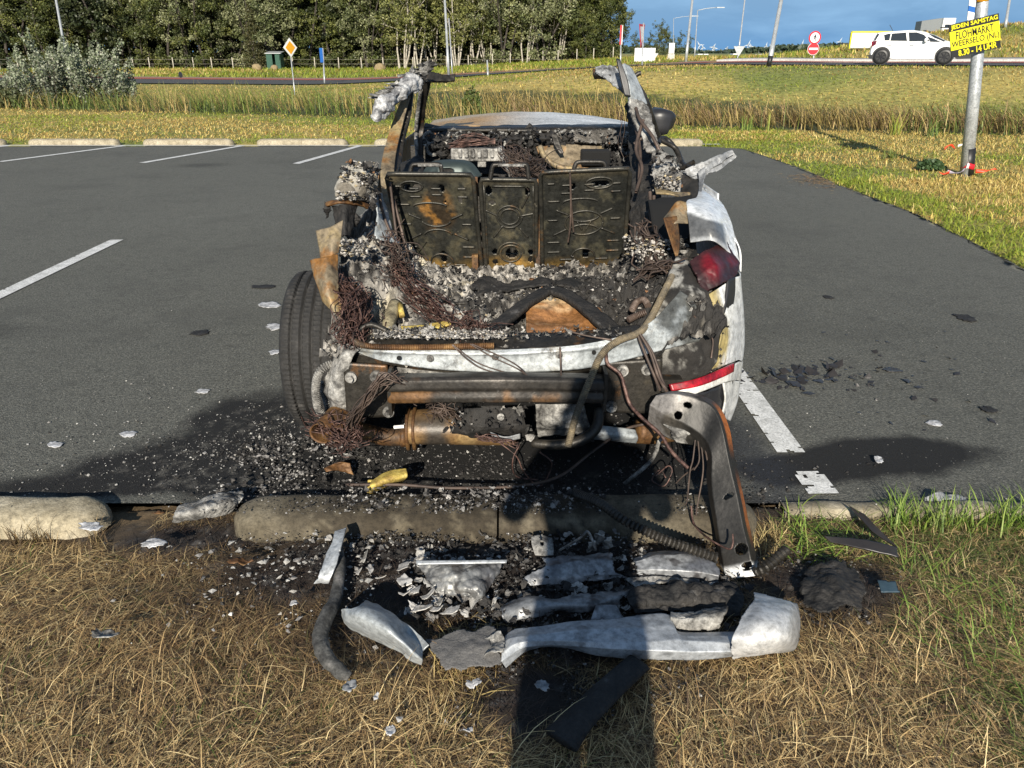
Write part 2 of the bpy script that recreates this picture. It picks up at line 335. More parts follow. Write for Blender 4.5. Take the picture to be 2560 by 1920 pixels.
M = dict(
    leaf=mat('leaf_green', [(.3, (.75, .75, .75)), (.7, (1.25, 1.25, 1.2))], .6, attr=True, bump=0, rough=.55, trans=.18),
    grass=mat('grass_blade', [(.3, (.85, .85, .85)), (.7, (1.15, 1.15, 1.15))], 8, attr=True, bump=0, rough=.6, trans=.12),
    bark=mat('bark_pale', [(.35, (.24, .21, .165)), (.6, (.55, .51, .43))], 5, attr=False, bump=.4, bscale=20, rough=.9, bdist=.02),
    barkd=mat('bark_dark', [(.35, (.025, .022, .018)), (.6, (.075, .062, .05))], 5, bump=.4, bscale=20, rough=.9, bdist=.02),
    char=mat('charred_black', [(.35, (.006, .006, .006)), (.62, (.028, .025, .022)), (.74, (.12, .115, .11))], 14, 9, .75, bump=.9, bscale=70, bdist=.008),
    soot=mat('sooty_steel', [(.3, (.014, .013, .011)), (.6, (.045, .040, .033)), (.8, (.10, .085, .06))], 9, 8, .45, .35, bump=.35, bscale=90, patch=[((.2, .09, .025), 6, .60, .74), ((.32, .3, .27), 26, .66, .8)]),
    seat=mat('heat_stained_seat_steel', [(.3, (.022, .022, .019)), (.55, (.055, .052, .042)), (.75, (.11, .09, .055))], 7, 9, .42, .45, bump=.25, bscale=120, patch=[((.19, .09, .022), 5, .56, .7), ((.34, .30, .22), 38, .66, .76)]),
    rust=mat('rusted_steel', [(.3, (.045, .024, .012)), (.5, (.13, .062, .022)), (.68, (.28, .16, .06))], 12, 10, .6, .3, bump=.4, bscale=110, patch=[((.04, .035, .03), 5, .52, .66), ((.45, .42, .36), 16, .66, .8)]),
    rustpale=mat('pale_rusted_sheet', [(.3, (.12, .09, .055)), (.5, (.25, .20, .13)), (.7, (.36, .27, .12))], 7, 9, .6, .25, bump=.35, bscale=80, patch=[((.26, .12, .03), 7, .50, .64), ((.035, .03, .027), 9, .54, .68)]),
    ash=mat('pale_ash', [(.36, (.03, .028, .026)), (.47, (.17, .16, .145)), (.56, (.42, .40, .37)), (.7, (.62, .60, .56))], 22, 10, .95, bump=1., bscale=90, bdist=.01),
    zinc=mat('scorched_zinc_sheet', [(.3, (.20, .22, .23)), (.5, (.40, .43, .44)), (.75, (.54, .56, .56))], 6, 9, .5, .25, bump=.25, bscale=110, attr=True, patch=[((.09, .085, .08), 13, .56, .68), ((.3, .27, .2), 5, .58, .7)]),
    alu=mat('melted_aluminium', [(.3, (.10, .105, .115)), (.5, (.26, .27, .28)), (.7, (.42, .42, .41))], 8, 8, .55, .12, bump=.35, bscale=45, bdist=.008, patch=[((.06, .055, .05), 9, .60, .72)]),
    ashmetal=mat('ash_crusted_metal', [(.36, (.03, .028, .026)), (.46, (.15, .145, .135)), (.58, (.36, .35, .325)), (.74, (.60, .59, .56))], 16, 10, .85, .1, bump=.9, bscale=60, bdist=.01),
    white=mat('scorched_white_paint', [(.3, (.62, .63, .63)), (.6, (.76, .77, .77)), (.8, (.80, .80, .79))], 3, 6, .32, .0, bump=.05, bscale=50, coat=.3, patch=[((.33, .31, .28), 6, .62, .76)]),
    attrm=mat('painted_sheet', [(.25, (.8, .8, .8)), (.5, (1., 1., 1.)), (.75, (1.15, 1.15, 1.15))], 9, 8, .45, .15, bump=.3, bscale=70, attr=True),
    attrgrit=mat('burnt_debris', [(.25, (.75, .75, .75)), (.75, (1.25, 1.25, 1.25))], 40, 6, .85, 0, bump=.6, bscale=150, attr=True),
    copper=mat('burnt_copper_wire', [(.36, (.018, .012, .010)), (.5, (.080, .042, .034)), (.66, (.20, .12, .095))], 34, 4, .55, .3, bump=0),
    wired=mat('burnt_dark_wire', [(.3, (.03, .022, .018)), (.6, (.10, .07, .055)), (.8, (.3, .24, .2))], 12, 4, .6, .2, bump=0),
    rubber=mat('scorched_tyre_rubber', [(.3, (.010, .010, .010)), (.55, (.022, .021, .020)), (.75, (.075, .07, .066))], 13, 9, .8, bump=.5, bscale=80),
    conc=mat('weathered_concrete', [(.3, (.22, .185, .12)), (.5, (.38, .33, .23)), (.7, (.52, .46, .34))], 9, 9, .95, bump=.6, bscale=160, attr=True, patch=[((.12, .105, .08), 30, .6, .72)]),
    galv=mat('galvanised_steel', [(.3, (.36, .38, .39)), (.5, (.48, .50, .51)), (.7, (.6, .62, .63))], 7, 8, .45, .4, bump=.1, bscale=40),
    redlens=mat('dark_red_lens', [(.4, (.06, .004, .008)), (.6, (.22, .006, .014))], 4, 3, .2, 0, bump=.03, coat=.6),
    redl=mat('bright_red_reflector', [(.4, (.16, .005, .01)), (.6, (.48, .01, .022))], 14, 5, .35, 0, bump=.1, coat=.1),
    blackp=plain('black_plastic', (.02, .02, .022), .4), blk=plain('dark_opening', (.004, .004, .004), .9),
    whitep=plain('white_paint', (.78, .78, .77), .35, coat=.4), glass=plain('tinted_window', (.02, .024, .028), .08, coat=.8),
    red=plain('sign_red', (.6, .02, .03), .4), signw=plain('sign_white', (.8, .8, .8), .4), yellow=plain('sign_yellow', (.80, .72, .01), .45, var=.03),
    signk=plain('sign_black', (.015, .015, .015), .45), blue=plain('sign_blue', (.02, .12, .42), .4), orange=plain('sign_amber', (.75, .36, .02), .4),
    road=mat('road_asphalt', [(.3, (.05, .052, .055)), (.7, (.085, .087, .09))], 4, 6, .9, bump=.1),
    brick=mat('red_paving', [(.3, (.28, .07, .05)), (.7, (.42, .13, .09))], 3, 6, .9, bump=.1),
    kerb=mat('pale_kerb', [(.3, (.40, .38, .35)), (.7, (.58, .56, .52))], 3, 6, .9, bump=.1),
)
# ================================================================== SETTING
def terr(x, y):
    x = np.asarray(x, float); y = np.asarray(y, float)
    h = 1.1 * sm((y - 20) / 7) * sm((x + 12) / 20)
    h = h + 2.7 * sm((y - 44) / 26) * sm((x / np.maximum(1, y / 70) - 17) / 27) * sm((190 - y) / 50) + .8 * np.exp(-(((x - 25) / 9) ** 2 + ((y - 47) / 5) ** 2))
    h = h - .35 * sm((y - 30) / 25) * sm((x + 12) / 20) * sm((14 - x) / 10)
    return h
def nonuni(*segs): return np.unique(np.concatenate([np.arange(a, b, s) for a, b, s in segs]))
def gridmesh(name, xs, ys, zf, m, colf=None, kind='structure', keepf=None):
    X, Y = np.meshgrid(xs, ys); x, y = X.ravel(), Y.ravel(); z = zf(x, y)
    idx = np.arange(len(x)).reshape(X.shape)
    T = np.stack([idx[:-1, :-1], idx[:-1, 1:], idx[1:, 1:], idx[1:, :-1]], -1).reshape(-1, 4)
    P = np.stack([x, y, z], 1)
    if keepf is not None: T = T[keepf(x[T].mean(1), y[T].mean(1))]
    o = fm(name, P, T, m, None, colf(x, y) if colf else None, True, loc=(0, 0, 0))
    if kind: o['kind'] = kind
    return o
# --- asphalt edge on the right, from the photograph
EDGE = np.array([G(*p)[:2] for p in ((1700, 363), (1854, 372), (2009, 424), (2107, 468), (2284, 534), (2410, 597), (2560, 677))])
EDGE = EDGE[::-1]                                    # near to far (y rising)
def xr(y):
    y = np.asarray(y, float); e = np.interp(y, EDGE[:, 1], EDGE[:, 0]); lo = y < EDGE[0, 1]
    return np.where(lo, EDGE[0, 0] + (EDGE[0, 1] - y) * 1.5, e)
NEARY, FARY = 2.47, 14.55
def near_blob(x, y, B):
    v = np.zeros(np.shape(x))
    for (cx, cy, rx, ry, s, a) in B:
        dx, dy = x - cx, y - cy; ca, sa = math.cos(a), math.sin(a); u, w_ = dx * ca + dy * sa, -dx * sa + dy * ca
        v = np.maximum(v, s * sm(1.35 - np.sqrt((u / rx) ** 2 + (w_ / ry) ** 2)))
    return v
SOOTB = [(-1.35, 2.76, .5, .26, 1., .12), (-1.15, 3.15, .36, .42, 1., .5), (-2.1, 2.56, .5, .05, .7, 0), (-1.05, 2.85, .62, .38, 1., 0), (-.75, 3.3, .45, .75, 1., 0), (0, 2.9, 1.1, .5, 1., 0), (-1.45, 2.6, .6, .12, .8, 0), (.2, 3.6, .95, 1.2, .9, 0), (1.42, 2.80, .62, .19, 1., 0.1), (-.1, 2.5, 1.3, .15, 1., 0), (-1.1, 2.62, 1.1, .13, 1., 0), (.0, 3.0, 1.2, .7, 1., 0), (1.5, 2.76, .3, .12, .8, 0)]
def sootf(x, y):
    n = fbm(P2(x, y), 2.2, 5, 2); n2 = fbm(P2(x, y), 14, 3, 5)
    return np.clip(near_blob(x + n * .25, y + n * .16, SOOTB) * 2.3 + n2 * .35 - .62, 0, 1)
def asph_col(x, y):
    P = P2(x, y); base = .106 + .014 * fbm(P, .35, 3, 1) + .005 * fbm(P, 3, 3, 4)
    c = np.stack([base * 1.0, base * 1.0, base * .93], 1); s = sootf(x, y)[:, None]
    wet = near_blob(x + fbm(P, 5, 3, 8) * .04, y, [(1.0, 2.75, .13, .55, 1, 0)])[:, None]
    c = c * (1 - s) + np.array([.005, .0047, .0047]) * s
    c = c * (1 - .55 * wet) + np.array([.012, .016, .028]) * .55 * wet
    am = near_blob(x + fbm(P, 3, 3, 5) * .15, y, [(-.85, 2.72, .38, .32, 1, 0), (-1.15, 3.0, .5, .4, .6, .4), (-1.3, 2.65, .5, .12, .7, 0), (-.2, 2.6, 1.0, .12, .45, 0), (-1.9, 2.85, .5, .12, .5, .2)])
    am = (am * sm((fbm(P, 26, 5, 15) + .35 * fbm(P, 90, 2, 6)) * 4 - .35))[:, None]; c = c * (1 - am * .6) + np.array((.17, .16, .15)) * am * .6
    pt = sm(fbm(P, .6, 4, 33) * 3 - .8)[:, None]; c = c * (1 - .16 * pt)
    st = near_blob(x + fbm(P, 1.5, 3, 3) * .4, y, [(-4.6, 11.9, .35, .25, .7, 0), (-3.15, 4.35, .25, .2, .8, 0), (-5.1, 14.2, .5, .18, .8, 0), (3.3, 2.9, .5, .2, .35, 0), (2.4, 4.4, .3, .15, .2, 0)])[:, None]
    return c * (1 - .6 * st) / .06
m = mat('asphalt', [(.34, (.026, .027, .025)), (.5, (.060, .0605, .056)), (.64, (.112, .110, .10))], 75, 8, .9, bump=1., bscale=160, attr=True, bdist=.008, grime=.25, patch=[((.030, .0305, .028), 16, .50, .78), ((.085, .083, .076), 7, .56, .80), ((.035, .035, .033), 1.1, .52, .85)])
t = m.node_tree; LK = t.links.new; b = t.nodes['Principled BSDF']          # pale aggregate grains
vo = t.nodes.new('ShaderNodeTexVoronoi'); vo.inputs['Scale'].default_value = 55; cc = t.nodes.new('ShaderNodeTexCoord'); LK(cc.outputs['Object'], vo.inputs['Vector'])
mr = t.nodes.new('ShaderNodeMapRange'); mr.inputs['From Min'].default_value = .20; mr.inputs['From Max'].default_value = .08; LK(vo.outputs['Distance'], mr.inputs['Value'])
sp = t.nodes.new('ShaderNodeSeparateColor'); LK(vo.outputs['Color'], sp.inputs[0]); gt = t.nodes.new('ShaderNodeMath'); gt.operation = 'GREATER_THAN'; gt.inputs[1].default_value = .84; LK(sp.outputs[0], gt.inputs[0])
mu = t.nodes.new('ShaderNodeMath'); mu.operation = 'MULTIPLY'; LK(mr.outputs[0], mu.inputs[0]); LK(gt.outputs[0], mu.inputs[1])
src = b.inputs['Base Color'].links[0].from_socket; mm = t.nodes.new('ShaderNodeMixRGB'); mm.inputs['Color2'].default_value = (.26, .25, .22, 1); LK(mu.outputs[0], mm.inputs['Fac']); LK(src, mm.inputs['Color1']); LK(mm.outputs[0], b.inputs['Base Color'])
M['asphalt'] = m
ys = nonuni((NEARY, 3.6, .010), (3.6, 5.2, .03), (5.2, FARY + .01, .12)); us = nonuni((-14, -2.6, .2), (-2.6, 2.3, .0105), (2.4, 6.2, .1), (6.2, 30, 1.))
X, Y = np.meshgrid(us, ys); lim = xr(Y) + .05 * fbm(P2(X.ravel(), Y.ravel()), 2.5, 3, 6).reshape(X.shape); Xc = np.minimum(X, lim); Xc = np.where(X < -13.9, -32, Xc)
idx = np.arange(X.size).reshape(X.shape); T = np.stack([idx[:-1, :-1], idx[:-1, 1:], idx[1:, 1:], idx[1:, :-1]], -1).reshape(-1, 4)
xx, yy = Xc.ravel(), Y.ravel(); ar = np.ptp(xx[T], axis=1) > 1e-4; T = T[ar]
zz = .0015 * fbm(P2(xx, yy), 6, 3)
tag(fm('parking_lot', np.stack([xx, yy, zz], 1), T, M['asphalt'], None, asph_col(xx, yy), True, loc=(0, 0, 0)), kind='structure')
# --- ground
STRAW, STRAWD, GREEN, GREEND, DRY = (.42, .31, .13), (.27, .19, .085), (.115, .17, .03), (.055, .095, .02), (.34, .28, .09)
def g_edge(x): return 19.6 - .33 * np.asarray(x, float)          # front edge of the tall grass
def terr_col(x, y):
    P = P2(x, y); n = fbm(P, .25, 4, 3); n2 = fbm(P * np.array([.35, 1, 1]), 1.3, 4, 5)
    k = sm(.5 + .9 * n + .5 * n2)[:, None]; c = np.array((.42, .33, .10)) * k + np.array((.17, .20, .045)) * (1 - k)
    tall = ((y > g_edge(x)) & (y < g_edge(x) + 5))[:, None]; c = np.where(tall, np.array((.06, .07, .02)), c)
    wd_ = ((y > 92.5) & (y < 130) & (x < 12 + (y - 92) * .15))[:, None]; c = np.where(wd_, np.array((.03, .028, .015)), c)
    near = (y < 2.7)[:, None]; c = np.where(near, np.array((.035, .024, .014)), c)
    far = sm((y - 200) / 300)[:, None]; return c * (1 - far) + np.array((.10, .15, .08)) * far
xs = nonuni((-900, -80, 40), (-80, -24, 4), (-24, 26, .5), (26, 80, 3), (80, 901, 40)); ys = nonuni((-30, 0, 5), (0, 14.4, .6), (14.4, 48, .4), (48, 120, 3), (120, 400, 20), (400, 1500, 80))
def tz(x, y):
    inlot = (y > NEARY - .3) & (y < FARY + .05) & (x < xr(y) + .3)
    return np.where(inlot, -.13, terr(x, y) - .012 - .04 * (y < 2.5))
gridmesh('ground', xs, ys, tz, mat('ground_soil', [(.34, (.42, .46, .40)), (.5, (.95, .95, .9)), (.66, (1.4, 1.4, 1.3))], 7, 10, .95, bump=.8, bscale=8, attr=True, bdist=.05), terr_col)
# --- near soil with fine relief
CHB = [(*G(1180, 1380)[:2], 1.02, .27, 1, 0), (*G(1200, 1490)[:2], .62, .2, 1., 0), (*G(1560, 1470)[:2], .5, .22, 1., 0), (*G(1330, 1720)[:2], .20, .13, 1, 0), (*G(1500, 1600)[:2], .3, .1, .9, 0), (*G(800, 1420)[:2], .46, .22, .85, 0), (*G(950, 1600)[:2], .3, .17, .62, 0), (*G(2060, 1460)[:2], .3, .17, .95, 0), (*G(560, 1330)[:2], .6, .12, .95, 0), (*G(560, 1480)[:2], .5, .16, .32, 0), (*G(1700, 1700)[:2], .2, .1, .4, 0), (*G(2000, 1280)[:2], .35, .06, .7, 0)]
def charf(x, y):
    n = fbm(P2(x, y), 4.5, 4, 12); return np.clip(near_blob(x + n * .1, y + n * .08, CHB) + .25 * fbm(P2(x, y), 20, 3, 4) * 1, 0, 1)
def soilz(x, y): return -.035 - .012 * (np.asarray(y) > NEARY) + .02 * fbm(P2(x, y), 5, 4, 9) + .006 * fbm(P2(x, y), 40, 3, 2) + .02 * charf(x, y)
def soilc(x, y):
    c = charf(x, y)[:, None]; a = sm((fbm(P2(x, y), 24, 5, 21) + .3 * fbm(P2(x, y), 80, 2, 2)) * 4 - .5)[:, None] * c
    b_ = np.array((.12, .082, .042)) * (1 - c) + np.array((.014, .011, .010)) * c
    return b_ * (1 - a * .5) + np.array((.16, .15, .14)) * a * .5
gridmesh('soil', nonuni((-4, 4.2, .014)), nonuni((.5, NEARY + .05, .014)), soilz, M['attrgrit'], soilc)
# --- parking lines (worn paint, a couple of millimetres proud)
def line_strip(p0, p1, wd, wear=0., n=40):
    p0, p1 = np.array(p0[:2]), np.array(p1[:2]); d = p1 - p0; L_ = np.linalg.norm(d); d /= L_; s = np.array([-d[1], d[0]])
    nu = max(4, int(wd / .012)) if wear else 2; nv = max(2, int(L_ / .012)) if wear else 2
    u = np.linspace(-wd / 2, wd / 2, nu); v = np.linspace(0, L_, nv); U, V = np.meshgrid(u, v)
    P = p0 + d * V[..., None] + s * U[..., None]; P = P.reshape(-1, 2); idx = np.arange(nu * nv).reshape(nv, nu)
    T = np.stack([idx[:-1, :-1], idx[:-1, 1:], idx[1:, 1:], idx[1:, :-1]], -1).reshape(-1, 4)
    if wear:
        c = P[T].mean(1); e = np.abs(((c - p0) @ s)) / (wd / 2); T = T[fbm(P2(c[:, 0], c[:, 1]), 45, 4, 31) + .25 * fbm(P2(c[:, 0], c[:, 1]), 5, 2, 3) > wear - 1 + .35 * e ** 4]
    P3 = np.column_stack([P, np.full(len(P), .006)])
    o = fm('parking_line', P3, T, M['paintline'], None, None, False); o['kind'] = 'structure'; return o
M['paintline'] = mat('line_paint', [(.35, (.5, .5, .48)), (.55, (.72, .72, .70)), (.7, (.8, .8, .78))], 12, 9, .7, bump=.4, bscale=120, patch=[((.10, .10, .1), 55, .6, .68)])
line_strip((-3.56, 3.6), (-3.555, 6.87), .115, .3)
line_strip((1.175, 2.86), (1.165, 4.7), .118, .58)
line_strip((1.19, 2.53), (1.185, 2.70), .118, .6)
for a, b_ in (((355, 408), (605, 365)), ((740, 410), (900, 365)), ((0, 405), (310, 365)), ((-330, 404), (20, 365)), ((1135, 410), (1190, 365)), ((1520, 410), (1480, 365))):
    line_strip(G(*a), G(*b_), .115)
line_strip(G(-900, 364), G(1000, 364), .09); line_strip(G(1000, 364), G(1800, 361), .09)
# --- concrete edging along the near side
def edging(x0, x1):
    n = int((x1 - x0) / .03); xs_ = np.linspace(x0, x1, n); prof = [(2.395, -.05), (2.395, .012), (2.41, .018), (2.455, .018), (2.468, .008), (2.468, -.05)]
    V = np.array([(x, y + .003 * math.sin(x * 9), z + .004 * math.sin(x * 23)) for x in xs_ for y, z in prof]); k = len(prof); T = []
    for i in range(n - 1):
        for j in range(k - 1): T.append((i * k + j, i * k + j + 1, (i + 1) * k + j + 1, (i + 1) * k + j))
    c = .55 + .35 * sm(fbm(V, 7, 3, 2) + .5); soot = sootf(V[:, 0], V[:, 1]) * .75
    o = fm('kerb_edging', V, np.array(T), M['conc'], None, np.stack([c * (1 - soot)] * 3, 1), True); o['kind'] = 'structure'
for a, b_ in ((1.0, 1.98), (1.985, 2.98), (2.985, 4.2)): edging(a, b_)
M['brick2'] = mat('pale_brick', [(.3, (.26, .17, .13)), (.7, (.36, .25, .19))], 3, 6, .9, bump=.1)
# --- roads beyond the ditch, following the ground
ROADC = np.array([(-60, 62), (-38, 53), (-22, 48), (-8, 45.2), (0, 43), (7, 38.5), (12.5, 34.2), (18, 32.6), (26, 32.4), (40, 33.5), (70, 40)], float)
def ribbon(name, o0, o1, dz, m, path=ROADC, n=160, edgeh=0):
    p = np.column_stack([catmull(path, n)]); t = np.gradient(p, axis=0); t /= np.linalg.norm(t, axis=1)[:, None]; s = np.stack([-t[:, 1], t[:, 0]], 1)
    V = []; os_ = np.linspace(o0, o1, 5)
    for k, o_ in enumerate(os_):
        q = p + s * o_; V.append(np.column_stack([q, terr(q[:, 0], q[:, 1]) + dz]))
    if edgeh:
        q = p + s * o0; V.insert(0, np.column_stack([q, terr(q[:, 0], q[:, 1]) + dz - edgeh])); q = p + s * o1; V.append(np.column_stack([q, terr(q[:, 0], q[:, 1]) + dz - edgeh]))
    k = len(V); V = np.stack(V, 1).reshape(-1, 3); T = np.array([(i * k + j, (i + 1) * k + j, (i + 1) * k + j + 1, i * k + j + 1) for i in range(n - 1) for j in range(k - 1)])
    o = fm(name, V, T, m, None, None, True); o['kind'] = 'structure'; return o
ribbon('road', -2.6, 3., .035, M['road'])
ribbon('road_line', 2.75, 2.87, .045, M['paintline'])
ribbon('cycle_path', 3.1, 5.6, .06, M['brick'])
ribbon('kerb', 5.7, 7.6, .14, M['kerb'], edgeh=.16, path=ROADC[5:])
ribbon('pavement', 5.7, 7.2, .06, M['brick2'], path=ROADC[:6])
ribbon('cycle_path', -8.4, -7.4, .05, M['brick'], path=np.array([(17.6, 32.3), (19, 32.2), (22, 32.2), (30, 32.6), (50, 34)], float))
# far road coming in from the right horizon
# --- haze-free far tree belt (reads as one mass)
def leafmass(name, pts, sz, cols, m, kind='stuff', parent=None):
    N = len(pts); d = rng.normal(size=(N, 3)); d /= np.linalg.norm(d, axis=1)[:, None]; e = np.cross(d, rng.normal(size=(N, 3))); e /= np.linalg.norm(e, axis=1)[:, None]
    s = np.asarray(sz).reshape(-1, 1) * rng.uniform(.6, 1.3, (N, 1)) * .5
    V = np.stack([pts - d * s - e * s * .6, pts + d * s - e * s * .6, pts + d * s * .4 + e * s, pts - d * s + e * s * .7], 1)
    T = np.arange(4 * N).reshape(N, 4); o = fm(name, V.reshape(-1, 3), T, m, parent, np.repeat(cols, 4, 0), False)
    if kind: o['kind'] = kind
    return o
N = 26000; th = rng.uniform(0, 1, N); x = -90 + 640 * th; y = 560 + 60 * np.sin(th * 7) + rng.uniform(-15, 15, N)
base = 1.5 + 7 * sm(.5 + fbm(P2(x, y * 0), .018, 4, 4)) + 2 * fbm(P2(x, y * 0), .11, 3, 8)
z = rng.uniform(0, 1, N) ** .7 * base
c = pick([(.045, .07, .04), (.06, .085, .045), (.035, .055, .04)], N)
tag(leafmass('far_wood', np.stack([x, y, z], 1), 3.2, c, M['leaf']), 'low dark belt of woodland along the horizon under the wind turbines', 'wood')
# ================================================================== BACKGROUND TREES
def tree(name, label, kind, seed, loc=(0, 0, 0)):
    r = np.random.default_rng(seed); root = thing(name, label, 'tree', (0, 0, 0)); parts = []; tips = []
    def limb(p, d, L_, rad, lev):
        n = 6; pts = [np.array(p, float)]; d = np.array(d, float)
        for k in range(n):
            d = d + r.normal(0, .10, 3) + np.array([0, 0, .05]); d /= np.linalg.norm(d); pts.append(pts[-1] + d * L_ / n)
        parts.append(tube(pts, [rad, rad * .45], 6 if lev < 1 else 4, cap=False))
        if lev < 2:
            for k in range(5 if lev == 0 else 3):
                q = pts[r.integers(2, n + 1)]; a = r.uniform(0, 6.28); e = r.uniform(.3, 1.0)
                limb(q, (math.cos(a) * math.cos(e), math.sin(a) * math.cos(e), math.sin(e)), L_ * r.uniform(.25, .42), rad * .4, lev + 1)
        else: tips.append(pts[-1])
        tips.append(pts[-1])
        if lev: tips.append(pts[3])
    if kind == 'birch':
        for k in range(r.integers(3, 6)):
            a = r.uniform(0, 6.28); s = r.uniform(.05, .32); limb((math.cos(a) * .3, math.sin(a) * .3, 0), (math.cos(a) * s, math.sin(a) * s, 1), r.uniform(7, 10), .09, 0)
        H, lo, wd, NL, cl = 10, 2.3, 2.3, 7500, [(.17, .18, .055), (.12, .14, .042), (.23, .23, .08)]
    elif kind == 'leafy':
        limb((0, 0, 0), (r.normal(0, .08), r.normal(0, .08), 1), 10, .16, 0); H, lo, wd, NL, cl = 10.5, .2, 2.9, 11000, [(.07, .088, .022), (.11, .125, .03), (.045, .058, .016), (.15, .16, .045)]
    elif kind == 'willow':
        for k in range(3): limb((r.normal(0, .3), r.normal(0, .3), 0), (r.normal(0, .25), r.normal(0, .2), 1), 9, .12, 0)
        H, lo, wd, NL, cl = 10, .5, 3.0, 10500, [(.17, .185, .085), (.11, .13, .05), (.25, .26, .14)]
    elif kind == 'spruce':
        limb((0, 0, 0), (0, 0, 1), 7.2, .11, 2); H, lo, wd, NL, cl = 7.4, .3, 1.7, 6000, [(.07, .07, .025), (.05, .055, .02), (.09, .08, .03)]
    else:
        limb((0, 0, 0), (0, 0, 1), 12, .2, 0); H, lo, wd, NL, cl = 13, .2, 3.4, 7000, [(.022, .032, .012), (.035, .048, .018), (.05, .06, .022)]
    cl = np.array(cl)
    # foliage: clumps round limb tips and through the crown volume
    if kind == 'spruce':
        h = r.uniform(0, 1, NL) ** 1.2; a = r.uniform(0, 6.28, NL); rr = (1 - h) * wd * (r.uniform(.3, 1, NL) ** .6) * (.8 + .3 * np.sin(h * 60)); P = np.stack([rr * np.cos(a), rr * np.sin(a), lo + h * (H - lo) - rr * .25], 1); sz = .16
        C = cl[r.integers(0, len(cl), NL)]
    else:
        K = 150; cen = []
        for k in range(K):
            if k < K * .45 and tips: q = tips[r.integers(0, len(tips))] + r.normal(0, .3, 3)
            else:
                h = r.uniform(0, 1); a = r.uniform(0, 6.28); rr = wd * math.sqrt(r.uniform(0, 1)) * (.55 + .6 * math.sin(min(1, h * 1.15) * 2.6)); q = np.array([rr * math.cos(a), rr * math.sin(a), lo + h * (H - lo)])
            if kind == 'birch' and q[2] < 2.4 and r.uniform() < .8: q[2] += 3
            cen.append(q)
        cen = np.array(cen); i = r.integers(0, K, NL); rad = r.uniform(.3, .75, K)[i]
        dd = r.normal(size=(NL, 3)); dd /= np.linalg.norm(dd, axis=1)[:, None]; P = cen[i] + dd * (rad * r.uniform(.45, 1, NL) ** .5)[:, None] * np.array([1, 1, .8]); sz = .21 if kind != 'mass' else .36
        C = cl[r.integers(0, len(cl), K)][i] * r.uniform(.6, 1.4, (NL, 1))
    P[:, 2] = np.maximum(P[:, 2], .05)
    V, T = join(parts); fm('trunk', V, T, M['bark'] if kind in ('birch',) else M['barkd'], root, None, True)
    N = len(P); d = r.normal(size=(N, 3)); d /= np.linalg.norm(d, axis=1)[:, None]; e = np.cross(d, r.normal(size=(N, 3))); e /= np.linalg.norm(e, axis=1)[:, None]; s = sz * r.uniform(.6, 1.4, (N, 1)) * .5
    V = np.stack([P - d * s, P + e * s * .55, P + d * s, P - e * s * .55], 1)
    fm('crown', V.reshape(-1, 3), np.arange(4 * N).reshape(N, 4), M['leaf'], root, np.repeat(C, 4, 0))
    root.location = loc; return root
kinds = {}
LBL = dict(birch='birch clump with bare pale stems standing at the front of the wood edge', leafy='bushy green tree with foliage to the ground in the wood edge', willow='silvery grey green willow in the wood edge',
           mass='tall dark tree deep in the shade of the wood behind the front row', spruce='conical brown green conifer standing left of the green shed')
ZN = ((90, 'at the left photo edge'), (215, 'behind the left lamp post'), (360, 'above the willow shrub'), (520, 'right of the willow shrub'), (640, 'just left of the green shed'), (760, 'behind the amber diamond sign'), (900, 'right of the blue sign'), (1010, 'above the broad tan boulder'), (1115, 'left of the central lamp post'), (1230, 'right of the central lamp post'), (1340, 'above the left half of the wreck bonnet'), (1450, 'above the right half of the bonnet'), (9999, 'at the right end of the wood'))
DSC = dict(birch='pale stemmed birch clump', leafy='bushy green tree', willow='silvery grey green tree', mass='dark tree', spruce='')
def zone(x, y): p = 1280 + x / (y * .918 + .6) * F; return next(b for a, b in ZN if p < a)
def put(kind, var, x, y, sc, rz, h=0):
    t = put_(kind, var, x, y, sc, rz, h)
    if kind != 'spruce': t['label'] = DSC[kind] + (' at the wood edge, ' if y < 95 else ' deeper in the wood, ') + zone(x, y)
    return t
def put_(kind, var, x, y, sc, rz, h=0):
    k = (kind, var); z = float(terr(x, y)) - .05
    if k not in kinds:
        t = tree(dict(birch='birch_tree', leafy='broadleaf_tree', willow='willow_tree', mass='woodland_tree', spruce='conifer_tree')[kind], LBL[kind], kind, 11 + 7 * len(kinds), (x, y, z)); kinds[k] = t
        t.rotation_euler.z = rz; t.scale = (sc, sc, sc)
        if kind != 'spruce': t['group'] = {'birch': 'pale stemmed birches along the wood edge', 'leafy': 'bushy green trees along the wood edge', 'willow': 'silvery willows along the wood edge', 'mass': 'dark trees filling the wood behind'}[kind]
        return t
    return dup(kinds[k], (x, y, z), rz, sc)
def xat(px, Y): return W(px, 165, Y)[0]
rr = random.Random(3)
EDGEX = xat(1530, 93)
px = -760
while px < 1500:                                     # front row, kinds as seen left to right
    Y = 92 + rr.uniform(-2.5, 2.5); x = xat(px, Y)
    if px < 340: kd, sc = rr.choice(['mass', 'leafy', 'mass']), rr.uniform(.85, 1.05)
    elif px < 700: kd, sc = rr.choice(['willow', 'willow', 'leafy']), rr.uniform(.9, 1.1)
    elif px < 960: kd, sc = rr.choice(['willow', 'leafy', 'leafy']), rr.uniform(.85, 1.05)
    elif px < 1440: kd, sc = rr.choice(['birch', 'birch', 'birch', 'willow']), rr.uniform(.95, 1.15)
    else: kd, sc = 'leafy', .8
    put(kd, rr.choice([0, 1]) if kd != 'spruce' else 0, x, Y, sc, rr.uniform(0, 6.28)); px += rr.uniform(34, 56)
